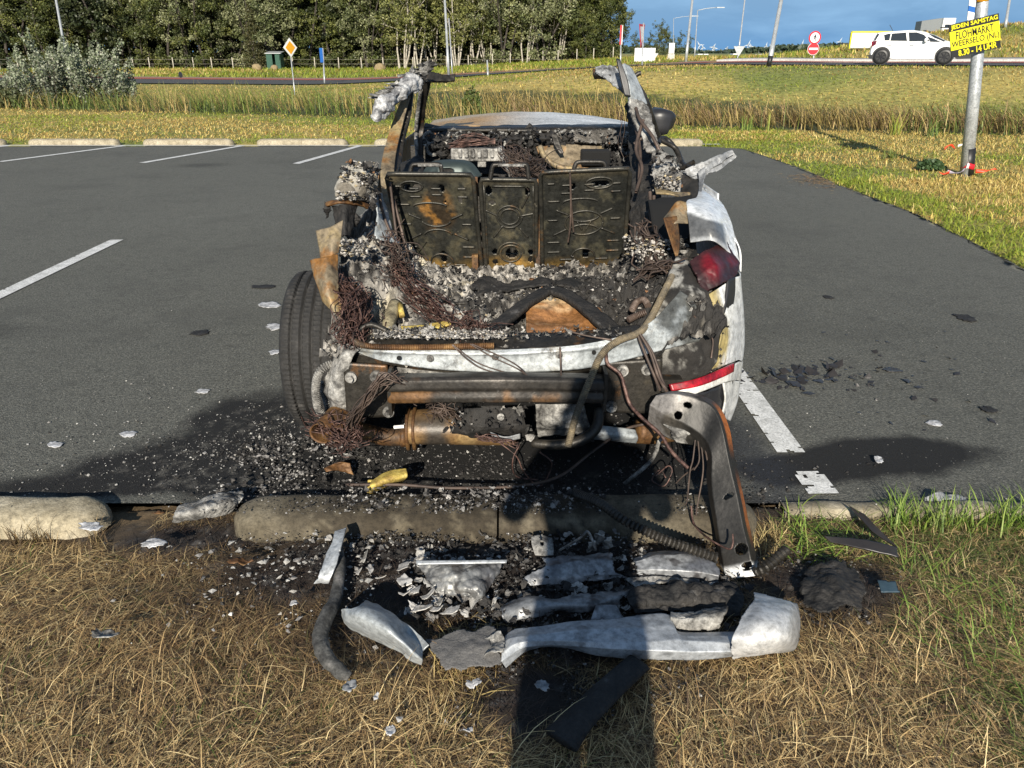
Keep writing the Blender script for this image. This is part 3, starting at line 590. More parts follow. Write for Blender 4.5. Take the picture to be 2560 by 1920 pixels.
for row, (Y0, st) in enumerate(((97, 62), (102, 66), (108, 70))):
    px = -800 + row * 30
    while px < 1490 - row * 10:
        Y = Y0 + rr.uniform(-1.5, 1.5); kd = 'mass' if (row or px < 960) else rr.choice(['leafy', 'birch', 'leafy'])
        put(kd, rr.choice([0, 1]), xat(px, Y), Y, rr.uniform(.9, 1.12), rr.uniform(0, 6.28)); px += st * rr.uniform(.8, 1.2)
put('spruce', 0, xat(640, 88), 88, 1.0, 1.)
for px, sc in ((1500, .86), (1512, .80), (1524, .70), (1448, .9), (1475, .88), (1535, .55), (1543, .35), (1490, .5), (1460, .45)): put('leafy', int(px) % 2, xat(px, 91), 91 + rr.uniform(-1, 3), sc, rr.uniform(0, 6.28))
for px, Y, sc in ((1640, 150, .36), (1655, 160, .46), (1615, 140, .28), (1690, 150, .30), (1585, 130, .26), (1715, 170, .28), (1668, 155, .38)):
    t = put('leafy', 0, xat(px, Y), Y, sc, px); t['label'] = 'round bushy tree standing behind the white road signs'; t['group'] = 'round trees behind the road signs'
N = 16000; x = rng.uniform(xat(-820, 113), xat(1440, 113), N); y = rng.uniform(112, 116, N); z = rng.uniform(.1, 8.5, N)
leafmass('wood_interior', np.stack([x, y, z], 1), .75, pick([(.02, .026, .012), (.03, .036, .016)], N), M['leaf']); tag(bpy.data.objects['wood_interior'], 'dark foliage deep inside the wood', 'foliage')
# undergrowth that hides the foot of the wood
N = 9000; x = rng.uniform(xat(-200, 93), xat(1500, 93), N); y = rng.uniform(92.5, 96, N); z = rng.uniform(0, 1, N) ** 1.5 * (1.3 + 1.2 * fbm(P2(x, y * 0), .4, 3)) 
leafmass('undergrowth', np.stack([x, y, z + .05], 1), .28, pick([(.04, .05, .018), (.06, .07, .025), (.09, .08, .03)], N), M['leaf'])
tag(bpy.data.objects['undergrowth'], 'dark undergrowth along the foot of the wood', 'undergrowth')
# fence along the wood
fz = thing('wire_fence', 'long low fence of thin wooden posts in front of the wood', 'fence', (xat(900, 89), 89, 0))
V, T = box((0, 0, .55), (.09, .09, 1.1)); po = None; x = xat(-100, 89); pw = wloc(fz)
while x < xat(1545, 89):
    if po is None: po = fm('fence_post', V + pw, T, M['bark'], fz); po.location = (x - pw[0], 0, 0)
    else:
        c = po.copy(); S.collection.objects.link(c); c.parent = fz; c.location = (x - pw[0], rr.uniform(-.1, .1), terr(x, 89) * 1.0)
    x += rr.uniform(1.5, 2.6)
for z in (.45, .9):
    V, T = tube([(xat(-100, 89), 89, z), (xat(1545, 89), 89, z)], .007, 4); fm('wire', V, T, M['bark'], fz)
# shed
s0 = np.array((xat(692, 86), 86, 0.)); sh = thing('wooden_shed', 'small green shed with a dark doorway in front of the wood', 'shed', s0)
gr = plain('shed_green', (.03, .085, .06), .8); 
for k in range(9):
    V, T = box(s0 + (-.98 + k * .2 - .0, -.8, .92), (.19, .03, 1.8 + .03 * (k % 2)))
    if k not in (4, 5): fm('plank', V, T, gr, sh)
V, T = join([box(s0 + (-1.08, 0, .9), (.04, 1.6, 1.8)), box(s0 + (.8, 0, .9), (.04, 1.6, 1.8)), box(s0 + (-.1, .8, .9), (1.9, .04, 1.8))]); fm('side_wall', V, T, gr, sh)
V, T = prism([s0 + p for p in ((-1.2, -1, 1.83), (1.0, -1, 1.83), (1.0, .95, 2.05), (-1.2, .95, 2.05))], (0, 0, .07)); fm('roof', V, T, M['galv'], sh)
sh.scale = (.74, .8, .8)
# boulders
for px, py, w_ in ((641, 174, .8), (685, 176, .6), (949, 171, 1.0)):
    g = np.array((xat(px, 80), 80, 0.)); g[2] = terr(g[0], 80); bm = bmesh.new(); bmesh.ops.create_icosphere(bm, subdivisions=3, radius=.5)
    V = np.array([v.co for v in bm.verts]); T = np.array([[v.index for v in f.verts] for f in bm.faces]); bm.free()
    V = V * (1 + .25 * fbm(V, 2, 3, px)[:, None]) * np.array([w_ * 1.15, w_ * .8, w_ * .85]) + g + (0, 0, .22)
    tag(fm('boulder', V, T, mat('tan_stone%d' % px, [(.3, (.2, .15, .08)), (.7, (.34, .26, .14))], 4, 5, .9, bump=.4, bscale=9), None, None, True), {641: 'tan boulder left of the green shed', 685: 'small tan boulder beside the doorway of the green shed', 949: 'broad tan boulder on the grass left of the car wreck pillar'}[px], 'boulder')
# ================================================================== POLES AND SIGNS
def pole(px0, py0, px1, py1, Y, r0, r1, name, label, cat, baseh=None, black=0, group=None, m='galv', ext=0, arm=None):
    g = W(px0, py0, Y); g[2] = terr(g[0], Y) if baseh is None else baseh
    top = W(px1, py1, Y); d = top - g; top = g + d * (1 + ext); t = thing(name, label, cat, g, group)
    V, T = tube([g - (0, 0, .1), g + (top - g) * .28, g + (top - g) * .281, top], [r0, r0, r1 * 1.15, r1], 10); fm('pole', V, T, M[m], t, None, True)
    if black: V, T = tube([g, g + (top - g) / np.linalg.norm(top - g) * black], r0 * 1.06, 12); fm('foot_sleeve', V, T, M['signk'], t, None, True)
    if arm is not None:
        V, T = tube([top, top + (arm * .5, 0, .15), top + (arm, 0, .22)], r1 * .7, 8, 8); fm('arm', V, T, M[m], t, None, True)
        V, T = box(top + (arm * 1.2, 0, .22), (abs(arm) * .4, .16, .07)); fm('lamp_head', V, T, M['galv'], t)
    return t, g, top
def spole(p0, p1, Y, r, name, label, cat, **k): return pole(*p0, *p1, Y, r, r * .75, name, label, cat, **k)
spole((179, 222), (140, 0), 34, .055, 'street_lamp', 'grey lamp post rising behind the silvery shrub on the left', 'street lamp', baseh=0, ext=.35, arm=1.2)
spole((1122, 186), (1112, 0), 46, .075, 'street_lamp', 'grey lamp post in front of the birches at centre', 'street lamp', ext=.3, arm=1.4)
spole((1131, 186), (1122, 45), 52, .045, 'marker_pole', 'thin pale pole directly behind the central lamp post', 'pole')
spole((1220, 200), (1218, 150), 40, .05, 'marker_post', 'short grey marker post by the far road', 'post')
# sign edge-on with red rim
def triangle_sign(g, c, s, yaw, t, back=False):
    n = np.array((math.sin(yaw), -math.cos(yaw), 0)); a = np.array((math.cos(yaw), math.sin(yaw), 0)); 
    tri = lambda k, off: [c + a * (-s / 2 * k) + (0, 0, .29 * s * k) + n * off, c + a * (s / 2 * k) + (0, 0, .29 * s * k) + n * off, c + (0, 0, -.58 * s * k) + n * off]
    V, T = prism(tri(1, .0), n * .02); fm('sign_plate', V, T, M['galv'] if back else M['red'], t)
    if not back: V, T = prism(tri(.7, .0201), n * .004); fm('sign_face', V, T, M['signw'], t)
t, g, top = spole((1605, 172), (1609, 57), 38, .04, 'yield_sign', 'narrow edge on triangular sign with red rim on a tall grey pole', 'road sign')
triangle_sign(g, top + (-.08, -.09, -.38), 1.1, R(68), t)
t, g, top = spole((1551, 168), (1553, 62), 55, .05, 'edge_on_sign', 'slim red and white sign seen edge on beside the last wood tree', 'road sign')
V, T = box(top + (-.02, -.1, -.6), (.08, .05, 1.15)); fm('sign_plate', V, T, M['red'], t); V, T = box(top + (.09, -.1, -.6), (.04, .06, 1.15)); fm('sign_rim', V, T, M['signw'], t)
# white billboard on three legs
c = W(1612, 137, 58); t = thing('billboard', 'broad blank white road board on thin yellow legs', 'road sign', (c[0], 58, float(terr(c[0], 58))))
V, T = box(c, (1.42, .06, .86)); fm('board', V, T, M['signw'], t)
for k in (-.5, .0, .45):
    V, T = box((c[0] + k, 58.05, (c[2] + .4 + wloc(t)[2]) / 2 - .1), (.06, .05, c[2] + .2 - wloc(t)[2] + .5)); fm('leg', V, T, M['kerb'], t)
c = W(1678, 137, 62); t = thing('direction_sign', 'tall pale two panel road sign right of the blank white board', 'road sign', (c[0], 62, float(terr(c[0], 62))))
V, T = box(c + (0, 0, .45), (.40, .06, .7)); fm('upper_panel', V, T, M['signw'], t); V, T = box(c + (0, 0, -.32), (.5, .06, .78)); fm('lower_panel', V, T, M['kerb'], t)
V, T = box((c[0], 62.06, (c[2] + wloc(t)[2]) / 2), (.08, .06, c[2] - wloc(t)[2] + 1.6)); fm('pole', V, T, M['galv'], t)
t, g, top = spole((1637, 163), (1638, 138), 70, .03, 'small_yield_sign', 'tiny white triangular sign seen from behind next to the blank board', 'road sign'); triangle_sign(g, top, .5, 0, t, True)
spole((1714, 160), (1731, 0), 50, .085, 'street_lamp', 'pale lamp post rising from the verge right of the road boards', 'street lamp', ext=.15, arm=1.5)
t, g, top = spole((1735, 160), (1744, 26), 72, .05, 'street_lamp', 'slim lamp post with a long curved arm reaching right', 'street lamp', arm=1.6)
t, g, top = spole((1683, 150), (1684, 46), 88, .035, 'street_lamp', 'faint distant lamp post with arm right of the two panel sign', 'street lamp', arm=1.8)
spole((1843, 160), (1862, 0), 48, .045, 'street_lamp', 'slim lamp post rising behind the blank triangular sign', 'street lamp', ext=.2)
t, g, top = spole((1842, 160), (1848, 112), 46, .035, 'yield_sign', 'blank back of a triangular sign pointing down', 'road sign'); triangle_sign(g, top + (0, -.06, -.25), .62, 0, t, True)
V, T = box(W(1848, 157, 46), (.22, .1, .14)); tag(fm('road_box', V, T, M['signw']), 'small white box at the foot of the triangular sign', 'utility box')
spole((1921, 172), (1953, 0), 29.5, .085, 'street_lamp', 'thick grey lamp post with black foot leaning right in the centre of the sky', 'street lamp', ext=.15, black=.35)
spole((2507, 95), (2524, 0), 66, .12, 'street_lamp', 'pale lamp post standing on the embankment right of the yellow sign', 'street lamp', ext=.2)
# round signs
t, g, top = spole((2036, 140), (2036, 84), 41, .03, 'round_signs_post', 'no pedestrians sign above a red no entry sign on one post', 'road sign')
def disc(c, r, m, nm, t, th=.02, seg=28):
    V, T = cyl(c, c + np.array((0, -th, 0)), r, seg); return fm(nm, V, T, M[m], t)
c1 = W(2037, 94, 40.9); disc(c1, .295, 'red', 'sign_rim', t); disc(c1 - (0, .021, 0), .225, 'signw', 'sign_face', t, .004)
fig = join([box(c1 + (0, -.03, .12), (.05, .004, .05)), box(c1 + (0, -.03, .02), (.07, .004, .15)), box(c1 + (-.03, -.03, -.1), (.028, .004, .15), rot=Matrix.Rotation(.3, 3, 'Y')), box(c1 + (.04, -.03, -.1), (.028, .004, .15), rot=Matrix.Rotation(-.3, 3, 'Y')), box(c1 + (-.06, -.03, .02), (.022, .004, .13), rot=Matrix.Rotation(.5, 3, 'Y')), box(c1 + (.06, -.03, .02), (.022, .004, .13), rot=Matrix.Rotation(-.5, 3, 'Y'))])
fm('walking_figure', *fig, M['signk'], t)
c2 = W(2033, 122, 40.9); disc(c2, .28, 'signw', 'lower_rim', t); disc(c2 - (0, .021, 0), .265, 'red', 'lower_face', t, .004); V, T = box(c2 + (0, -.03, 0), (.42, .004, .09)); fm('white_bar', V, T, M['signw'], t)
# priority sign (amber diamond) and blue sign on the left
t, g, top = spole((735, 212), (722, 98), 30, .022, 'priority_sign', 'amber diamond priority sign on a slim leaning pole', 'road sign', baseh=0)
c = W(725, 119, 29.93); a = np.array((math.cos(R(52)), math.sin(R(52)), 0)); n = np.array((a[1], -a[0], 0))
q = lambda s: [c + a * s, c + (0, 0, s * 1.05), c - a * s, c - (0, 0, s * 1.05)]
fm('sign_plate', *prism(q(.30), n * .015), M['signw'], t); fm('sign_face', *prism([p + n * .016 for p in q(.21)], n * .004), M['orange'], t)
t, g, top = spole((810, 193), (807, 120), 44, .045, 'blue_sign', 'blue sign seen almost edge on beyond the amber diamond', 'road sign', baseh=.0)
V, T = box(top + (-.1, -.06, -.35), (.16, .05, .7), rz=R(30)); fm('sign_plate', V, T, M['blue'], t)
# wind turbines
def turbine(px, py, s, rot):
    Y = 1100; c = W(px, py, Y); t = thing('wind_turbine', 'white wind turbine on the horizon', 'wind turbine', (c[0], Y, 0), 'wind turbines on the horizon')
    V, T = tube([(c[0], Y, 0), c], [.9, .55], 8); fm('tower', V, T, M['turb'], t); V, T = box(c + (0, -1, .3), (1.6, 4, 1.6)); fm('nacelle', V, T, M['turb'], t)
    for k in range(3):
        a = rot + k * 2.094; d = np.array((math.sin(a), 0, math.cos(a))); sd_ = np.array((math.cos(a), 0, -math.sin(a))); p = c + (0, -3, 0)
        V, T = prism([p - sd_ * .4, p + d * s * .25 - sd_ * .9, p + d * s, p + d * s * .25 + sd_ * .5], (0, .4, 0)); fm('blade', V, T, M['turb'], t)
    return t
M['turb'] = plain('turbine_haze_grey', (.42, .47, .52), .6)  # white turbines dulled to blue-grey, distance haze painted into the colour
tb = ((1748, 113, 9, .2), (1756, 119, 6, 1.), (1782, 118, 8, .9), (1786, 121, 6, .1), (1870, 112, 9, .6), (1877, 117, 7, 1.2), (1914, 116, 8, .4), (1925, 118, 7, 1.5), (1950, 118, 8, .8), (1976, 118, 7, .3), (2004, 111, 9, .5), (2098, 104, 8, 1.0), (1732, 124, 5, .6), (1816, 121, 4, .3))
for i, (px, py, s, a) in enumerate(tb):
    t = turbine(px, py, s * .72, a + px); t['label'] = 'small white wind turbine standing on the horizon above the tree belt'
# ================================================================== VEHICLES IN THE DISTANCE
def wheel(c, r, wd, parent, nm='wheel', spokes=7, dark=True, axis=(0, 1, 0)):
    ax = np.array(axis, float); c = np.array(c, float)
    prof = [(r * .62, -wd / 2), (r * .95, -wd / 2), (r, -wd * .35), (r, wd * .35), (r * .95, wd / 2), (r * .62, wd / 2)]
    o = fm(nm, *lathe(c, ax, prof, 28), M['signk'], parent, None, True)
    ps = [lathe(c, ax, [(r * .64, -wd * .3), (r * .60, wd * .3), (r * .55, -wd * .3)], 28), cyl(c - ax * wd * .45, c + ax * wd * .2, r * .13, 12)]
    tr = Vector(ax).to_track_quat('Z', 'Y')
    for k in range(spokes):
        rot = (tr @ Matrix.Rotation(k * 2 * math.pi / spokes, 3, 'Z').to_quaternion()).to_matrix()
        V, T = box((r * .36, 0, -wd * .36), (r * .48, r * .11, .03)); V = V @ np.array(rot).T + c; ps.append((V, T))
    fm('rim', *join(ps), M['darkrim'], o); return o
M['darkrim'] = plain('dark_alloy', (.03, .03, .033), .35, .6)
def side_body(x0, z0, Y, W_, prof_lower, prof_upper, root, m):
    """body from a side profile: lower shell full width, cabin tapering inward; profile in x,z"""
    secs = []
    pts = np.array(prof_lower); n = len(pts)
    ks = [(0, .93), (.08, 1.), (.92, 1.), (1, .93)]; V = []; cx = pts.mean(0)
    for f, s in ks:
        q = cx + (pts - cx) * s if s < 1 else pts; V.append(np.column_stack([x0 + q[:, 0], np.full(n, Y + (f - .0) * W_), z0 + q[:, 1]]))
    V = np.array(V).reshape(-1, 3); T = []
    for i in range(3):
        for j in range(n):
            k = (j + 1) % n; T.append((i * n + j, i * n + k, (i + 1) * n + k, (i + 1) * n + j))
    c0 = len(V); V = np.concatenate([V, [V[:n].mean(0)], [V[3 * n:].mean(0)]])
    for j in range(n): k = (j + 1) % n; T += [(c0, k, j, j), (c0 + 1, 3 * n + j, 3 * n + k, 3 * n + k)]
    return fm('body', V, np.array(T), m, root, None, False)
# white hatchback on the road
Yc = 31.0; ppm = lambda p, Y=31.0: W(p[0], p[1], Y)
zc = float(terr(16, 32)) + .035; rootc = W(2290, 160, Yc + .8); car = thing('parked_hatchback', 'white small hatchback with black wheels on the road behind the yellow sign', 'car', (rootc[0], Yc + .8, zc))
car.name = 'white_hatchback'
def CP(px, py, dy=0): q = W(px, py, Yc + dy); return q
prof = [(2174, 141), (2180, 118), (2187, 98), (2196, 82), (2215, 80), (2262, 76), (2290, 75), (2320, 80), (2350, 92), (2373, 106), (2400, 112), (2425, 122), (2438, 138), (2440, 150), (2405, 157), (2350, 158), (2330, 160), (2240, 160), (2222, 157), (2185, 154), (2175, 150)]
pl = np.array([CP(*p) for p in prof]); dz = zc + .20 - pl[:, 2].min(); pl[:, 2] += dz
WD = 1.65; n = len(pl); V = []
def taper(q, inner):
    q = q.copy(); hz = np.clip((q[:, 2] - (zc + .92)) / .55, 0, 1); q[:, 1] += inner * hz * .17; return q
A0 = pl.copy(); cx = A0.mean(0); A0[:, [0, 2]] = cx[[0, 2]] + (A0[:, [0, 2]] - cx[[0, 2]]) * .965; A0 = taper(A0, 1)
A1 = pl.copy(); A1[:, 1] += .10; A1 = taper(A1, 1); A2 = pl.copy(); A2[:, 1] += WD - .1; A2 = taper(A2, -1); A3 = A0.copy(); A3[:, 1] = 2 * (Yc) + WD - A0[:, 1]
V = np.concatenate([A0, A1, A2, A3]); T = []
for i in range(3):
    for j in range(n): k = (j + 1) % n; T.append((i * n + j, i * n + k, (i + 1) * n + k, (i + 1) * n + j))
bmV = [tuple(v) for v in V]; me = bpy.data.meshes.new('body'); base = wloc(car)
me.from_pydata([tuple(np.array(v) - base) for v in bmV], [], [tuple(int(q) for q in f) for f in T] + [tuple(range(n))[::-1], tuple(range(3 * n, 4 * n))]); me.materials.append(M['whitep'])
bo = bpy.data.objects.new('body', me); S.collection.objects.link(bo); bo.parent = car
bm = bmesh.new(); bm.from_mesh(me); bmesh.ops.recalc_face_normals(bm, faces=bm.faces); bm.to_mesh(me); bm.free()
def on_side(pts, off=-.012, m='glass', nm='window', th=.01):
    P = np.array([CP(*p) for p in pts]); P[:, 2] += dz; P = taper(P, 1); P[:, 1] += off; return fm(nm, *prism(P, (0, th, 0)), M[m], car)
on_side([(2214, 89), (2226, 85), (2232, 86), (2228, 104), (2216, 104)], nm='rear_quarter_window'); on_side([(2235, 85), (2272, 82), (2274, 106), (2231, 105)], nm='window'); on_side([(2279, 82), (2300, 82), (2318, 89), (2332, 107), (2280, 107)], nm='window')
on_side([(2326, 94), (2342, 100), (2360, 110), (2334, 109)], nm='window'); on_side([(2329, 86), (2345, 91), (2372, 107), (2368, 109), (2344, 98)], m='glass', nm='windscreen_edge')
on_side([(2181, 108), (2195, 105), (2192, 116), (2180, 124)], m='redlens', nm='tail_light'); on_side([(2196, 86), (2203, 85), (2192, 104), (2188, 104)], nm='rear_window')
for a in ((2223, 116), (2281, 118)): on_side([(a[0], a[1]), (a[0] + 11, a[1]), (a[0] + 11, a[1] + 2), (a[0], a[1] + 2)], m='galv', nm='door_handle', off=-.03)
for a, b_ in (((2273, 106), (2275, 154)), ((2344, 112), (2346, 152))): on_side([a, (a[0] + 1.2, a[1]), (b_[0] + 1.2, b_[1]), b_], m='kerb', nm='door_seam', off=-.004, th=.004)
on_side([(2168, 147), (2188, 146), (2188, 158), (2174, 158)], m='signk', nm='rear_bumper', off=-.02, th=.3); on_side([(2385, 146), (2436, 144), (2436, 156), (2400, 158)], m='signk', nm='front_bumper', off=-.02, th=.3)
V, T = tube([CP(2323, 104, -.10) + (0, 0, dz), CP(2331, 105, -.16) + (0, 0, dz)], [.05, .09, .09, .03], 10, 8); fm('wing_mirror', V, T, M['whitep'], car, None, True)
V, T = tube([CP(2222, 78, .5) + (0, 0, dz), CP(2214, 60, .5) + (0, 0, dz)], .012, 5); fm('antenna', V, T, M['signk'], car)
for px in (2205, 2368):
    q = W(px, 150, Yc); q[2] = zc + .31; disc_ = cyl((q[0], Yc - .006, q[2] + .03), (q[0], Yc + .2, q[2] + .03), .365, 24); fm('wheel_arch', *disc_, M['signk'], car)
    wheel((q[0], Yc + .06, q[2]), .31, .2, car)
    V, T = lathe((q[0], Yc + WD - .12, q[2]), (0, 1, 0), [(.01, -.1), (.31, -.1), (.31, .1), (.01, .1)], 20); fm('wheel', V, T, M['signk'], car)
car.rotation_euler.z = -R(25); car.scale = (.885,) * 3; car.location.x += .25
# white container / hoarding with yellow rim left of the hatchback
c0, c1_ = W(2121, 121, 47), W(2300, 84, 47); t = thing('site_hoarding', 'long blank white panel with a yellow rim behind the white hatchback', 'panel', ((c0[0] + c1_[0]) / 2, 47, float(terr(22, 47)) - .2))
V, T = box(((c0[0] + c1_[0]) / 2, 47, (c0[2] + c1_[2]) / 2 + .05), (c1_[0] - c0[0], .3, c1_[2] - c0[2] + .1)); mod_bevel(fm('panel', V, T, M['signw'], t), .08, 3)
fm('rim', *join([box(((c0[0] + c1_[0]) / 2, 46.82, c1_[2] + .09), (c1_[0] - c0[0] + .1, .06, .06)), box((c0[0] - .02, 46.82, (c0[2] + c1_[2]) / 2 + .05), (.07, .06, c1_[2] - c0[2] + .1))]), M['yellow'], t)
# lorry on the embankment
Yt = 120; a, b_ = W(2317, 88, Yt), W(2386, 45, Yt); zt = a[2]; lor = thing('lorry', 'grey and white lorry driving on the embankment behind the yellow sign', 'lorry', ((a[0] + b_[0]) / 2, Yt, zt - .3))
H = b_[2] - a[2]; cab0 = a[0] + (b_[0] - a[0]) * .50
fm('trailer', *prism([(a[0], Yt + 2.2, zt + .25 * H), (cab0, Yt, zt + .22 * H), (cab0, Yt, zt + H), (a[0], Yt + 2.2, zt + .86 * H)], (.4, 2.6, 0)), plain('trailer_grey', (.28, .30, .31), .5), lor)
fm('cab', *join([box(((cab0 + b_[0]) / 2, Yt + .6, zt + .70 * H), (b_[0] - cab0, 2.2, .58 * H)), box(((cab0 + b_[0]) / 2, Yt + .6, zt + .3 * H), (b_[0] - cab0, 2.2, .34 * H))]), M['signw'], lor)
fm('windscreen', *box(((cab0 + b_[0]) / 2 + .15, Yt - .52, zt + .52 * H), ((b_[0] - cab0) * .8, .05, .2 * H)), M['glass'], lor); fm('grille', *box(((cab0 + b_[0]) / 2 + .15, Yt - .52, zt + .25 * H), ((b_[0] - cab0) * .7, .05, .18 * H)), M['signk'], lor)
for k in (.1, .3, .6, .88):
    q = (a[0] + (b_[0] - a[0]) * k, Yt + (1.2 if k < .5 else -.4), zt + .1 * H); fm('wheel', *cyl(q, np.array(q) + (0, .4, 0), .48, 16), M['signk'], lor)
# tiny cars on the far road
fc = ((1711 + 40, 148, 'white', 'white van'), (1790, 149, 'w', 'white car'), (1806, 150, 'k', 'black car'), (1828, 150, 'r', 'dark red car'), (1839, 147, 'w', 'silver van'), (1865, 146, 'k', 'black estate car'), (1903, 143, 'w', 'white estate car'), (1948, 137, 'k', 'dark car'), (1677, 157, 'b', 'dark blue car'), (1763, 148, 'w', 'white lorry cab'), (2113, 115, 'k', 'black car'))
colm = dict(w=M['whitep'], white=M['whitep'], k=M['signk'], r=plain('car_dark_red', (.2, .02, .02), .4), b=plain('car_blue', (.02, .04, .12), .4))
plc = {1751: 'left of all the other far cars', 1790: 'right of the leaning lamp posts foot', 1806: 'right behind the small white car', 1828: 'in the middle of the far queue', 1839: 'just left of the triangular sign', 1865: 'right of the triangular sign', 1903: 'left of the thick leaning lamp post', 1948: 'right of the thick leaning lamp post', 1677: 'under the two panel sign', 1763: 'second from the left of the far queue', 2113: 'on the slope beside the white hoarding'}
for px, py, k, lb in fc:
    Y = 215; c = W(px, py, Y); s = 1.0; z0 = c[2] - .7
    t = thing('distant_car', f'tiny {lb} on the far road, {plc[px]}', 'car', (c[0], Y, z0)); p = [(-.95, .25), (-.95, .95), (-.7, 1.45), (.7, 1.45), (.95, .95), (.95, .25)]
    tall = .5 if 'van' in lb or 'lorry' in lb else 0
    fm('body', *prism([(c[0] + q[0], Y, z0 + q[1] + (tall if q[1] > 1.2 else 0)) for q in p], (.2, 4.0, 0)), colm[k], t)
    fm('windscreen', *prism([(c[0] + q[0], Y - .02, z0 + q[1]) for q in ((-.72, .98), (-.6, 1.38), (.6, 1.38), (.72, .98))], (0, .015, 0)), M['glass'], t)
    for sx in (-.75, .75): fm('wheel', *box((c[0] + sx, Y + .4, z0 + .25), (.22, .6, .5)), M['signk'], t)
# ================================================================== YELLOW SIGN ON ITS LAMP POST
pb = G(2417, 438); Yp = pb[1]; pt = W(2456, 0, Yp); ax = (pt - pb); axn = ax / np.linalg.norm(ax)
lp = thing('street_lamp', 'galvanised lamp post with black foot carrying the yellow market sign', 'street lamp', pb)
fm('pole', *tube([pb - (0, 0, .1), pb + ax * .5, pb + ax * 2.2], [.080, .076, .062], 24), M['galv'], lp, None, True)
fm('foot_sleeve', *tube([pb, pb + axn * .36], .083, 24), M['signk'], lp, None, True)
fm('yellow_sticker', *tube([W(2454, 4, Yp), W(2456, -14, Yp)], .0795, 24), M['orange'], lp, None, True)
fm('arm', *tube([pb + ax * 2.2, pb + ax * 2.3 + (-.3, 0, .1), pb + ax * 2.35 + (-1.2, 0, .2)], .045, 10, 10), M['galv'], lp, None, True)
# tape round the foot
tp = thing('barrier_tape', 'red and white barrier tape knotted round the black foot of the lamp post', 'tape', pb)
def ribbonstrip(pts, wd, nm, m, par, tw=0):
    p = catmull(pts, 24); up = np.stack([np.sin(np.linspace(0, tw, 24)), np.zeros(24), np.cos(np.linspace(0, tw, 24))], 1)
    V = np.concatenate([p - up * wd / 2, p + up * wd / 2]); T = np.array([(i, i + 1, 25 + i, 24 + i) for i in range(23)]); o = fm(nm, V, T, m, par, None, True); mod_solid(o, .002); return o
th = np.linspace(0, 6.3, 13); ring = [pb + axn * .13 + (.088 * math.cos(a), .088 * math.sin(a), .012 * math.sin(2 * a)) for a in th]; ribbonstrip(ring, .07, 'tape_band', M['red'], tp)
ribbonstrip([pb + (-.05, -.09, .13), pb + (-.07, -.085, .14), pb + (-.075, -.075, .12)], .07, 'white_stripe', M['signw'], tp)
ribbonstrip([pb + (.08, -.05, .06), pb + (.2, -.1, .07), pb + (.32, -.1, .10)], .05, 'tape_end', M['tape'] if 'tape' in M else M.setdefault('tape', plain('tape_red', (.75, .06, .02), .4)), tp, 2)
ribbonstrip([pb + (-.08, -.05, .08), pb + (-.2, -.12, .05), pb + (-.33, -.1, .06)], .05, 'tape_end', plain('tape_lilac', (.4, .36, .44), .5), tp, 3); ribbonstrip([pb + (-.3, -.1, .06), pb + (-.38, -.13, .04), pb + (-.43, -.1, .05)], .05, 'tape_end', M['tape'], tp, 2)
q = G(2378, 376); ribbonstrip([q + (-.12, 0, .03), q + (-.03, 0, .09), q + (.06, .02, .03)], .05, 'tape_scrap', M['tape'], None, 2); tag(bpy.data.objects['tape_scrap'], 'scrap of orange barrier tape in the dry grass left of the lamp post', 'tape')
q = G(2400, 374); o = ribbonstrip([q + (-.05, 0, .06), q + (.02, 0, .08), q + (.07, .02, .07)], .04, 'pale_tape_scrap', M['signw'], None, 1); tag(o, 'white scrap of barrier tape beside the orange scrap', 'tape')
# the sign itself
Ys = Yp - .13; TL, TR, BR_, BL = [W(*p, Ys) for p in ((2372, 63), (2497, 33), (2502, 119), (2379, 146))]
sg = thing('market_sign', 'yellow and black tilted flea market sign strapped to the lamp post', 'sign', (TL + BR_) / 2)
lerp = lambda u, v: (TL * (1 - u) + TR * u) * (1 - v) + (BL * (1 - u) + BR_ * u) * v
def sband(v0, v1, nm, m, off=0): return fm(nm, *prism([lerp(0, v0) + (0, off, 0), lerp(1, v0) + (0, off, 0), lerp(1, v1) + (0, off, 0), lerp(0, v1) + (0, off, 0)], (0, .012, 0)), M[m], sg)
sband(0, 1, 'board', 'signk'); sband(.215, .775, 'yellow_panel', 'yellow', -.0035)
def text(body, u, v, hgt, m, wmax, nm, bold=0., par=sg):
    cu = bpy.data.curves.new(nm, 'FONT'); cu.body = body; cu.size = 1; cu.align_x = 'CENTER'; cu.align_y = 'CENTER'; cu.extrude = .01; cu.offset = bold; cu.resolution_u = 3
    o = bpy.data.objects.new(nm, cu); S.collection.objects.link(o); bpy.context.view_layer.update(); me = bpy.data.meshes.new_from_object(o); bpy.data.objects.remove(o)
    co = np.array([v_.co[:] for v_ in me.vertices]); wd = np.ptp(co[:, 0]); hh = np.ptp(co[:, 1]); cxy = (co.max(0) + co.min(0)) / 2
    ex = TR - TL; ex = ex / np.linalg.norm(ex); ez = TL - BL; ez = ez / np.linalg.norm(ez)
    sx = wmax / wd; sz = hgt / hh; c = lerp(u, v); P = c + ex * ((co[:, :1] - cxy[0]) * sx) + ez * ((co[:, 1:2] - cxy[1]) * sz) + np.array((0, -1, 0)) * (.0065 + co[:, 2:3] * .12)
    b0 = wloc(par); me.vertices.foreach_set('co', (P - b0).astype(np.float32).ravel()); me.materials.clear(); me.materials.append(M[m]); me.update()
    o = bpy.data.objects.new(nm, me); S.collection.objects.link(o); o.parent = par; return o
WS = np.linalg.norm(TR - TL)
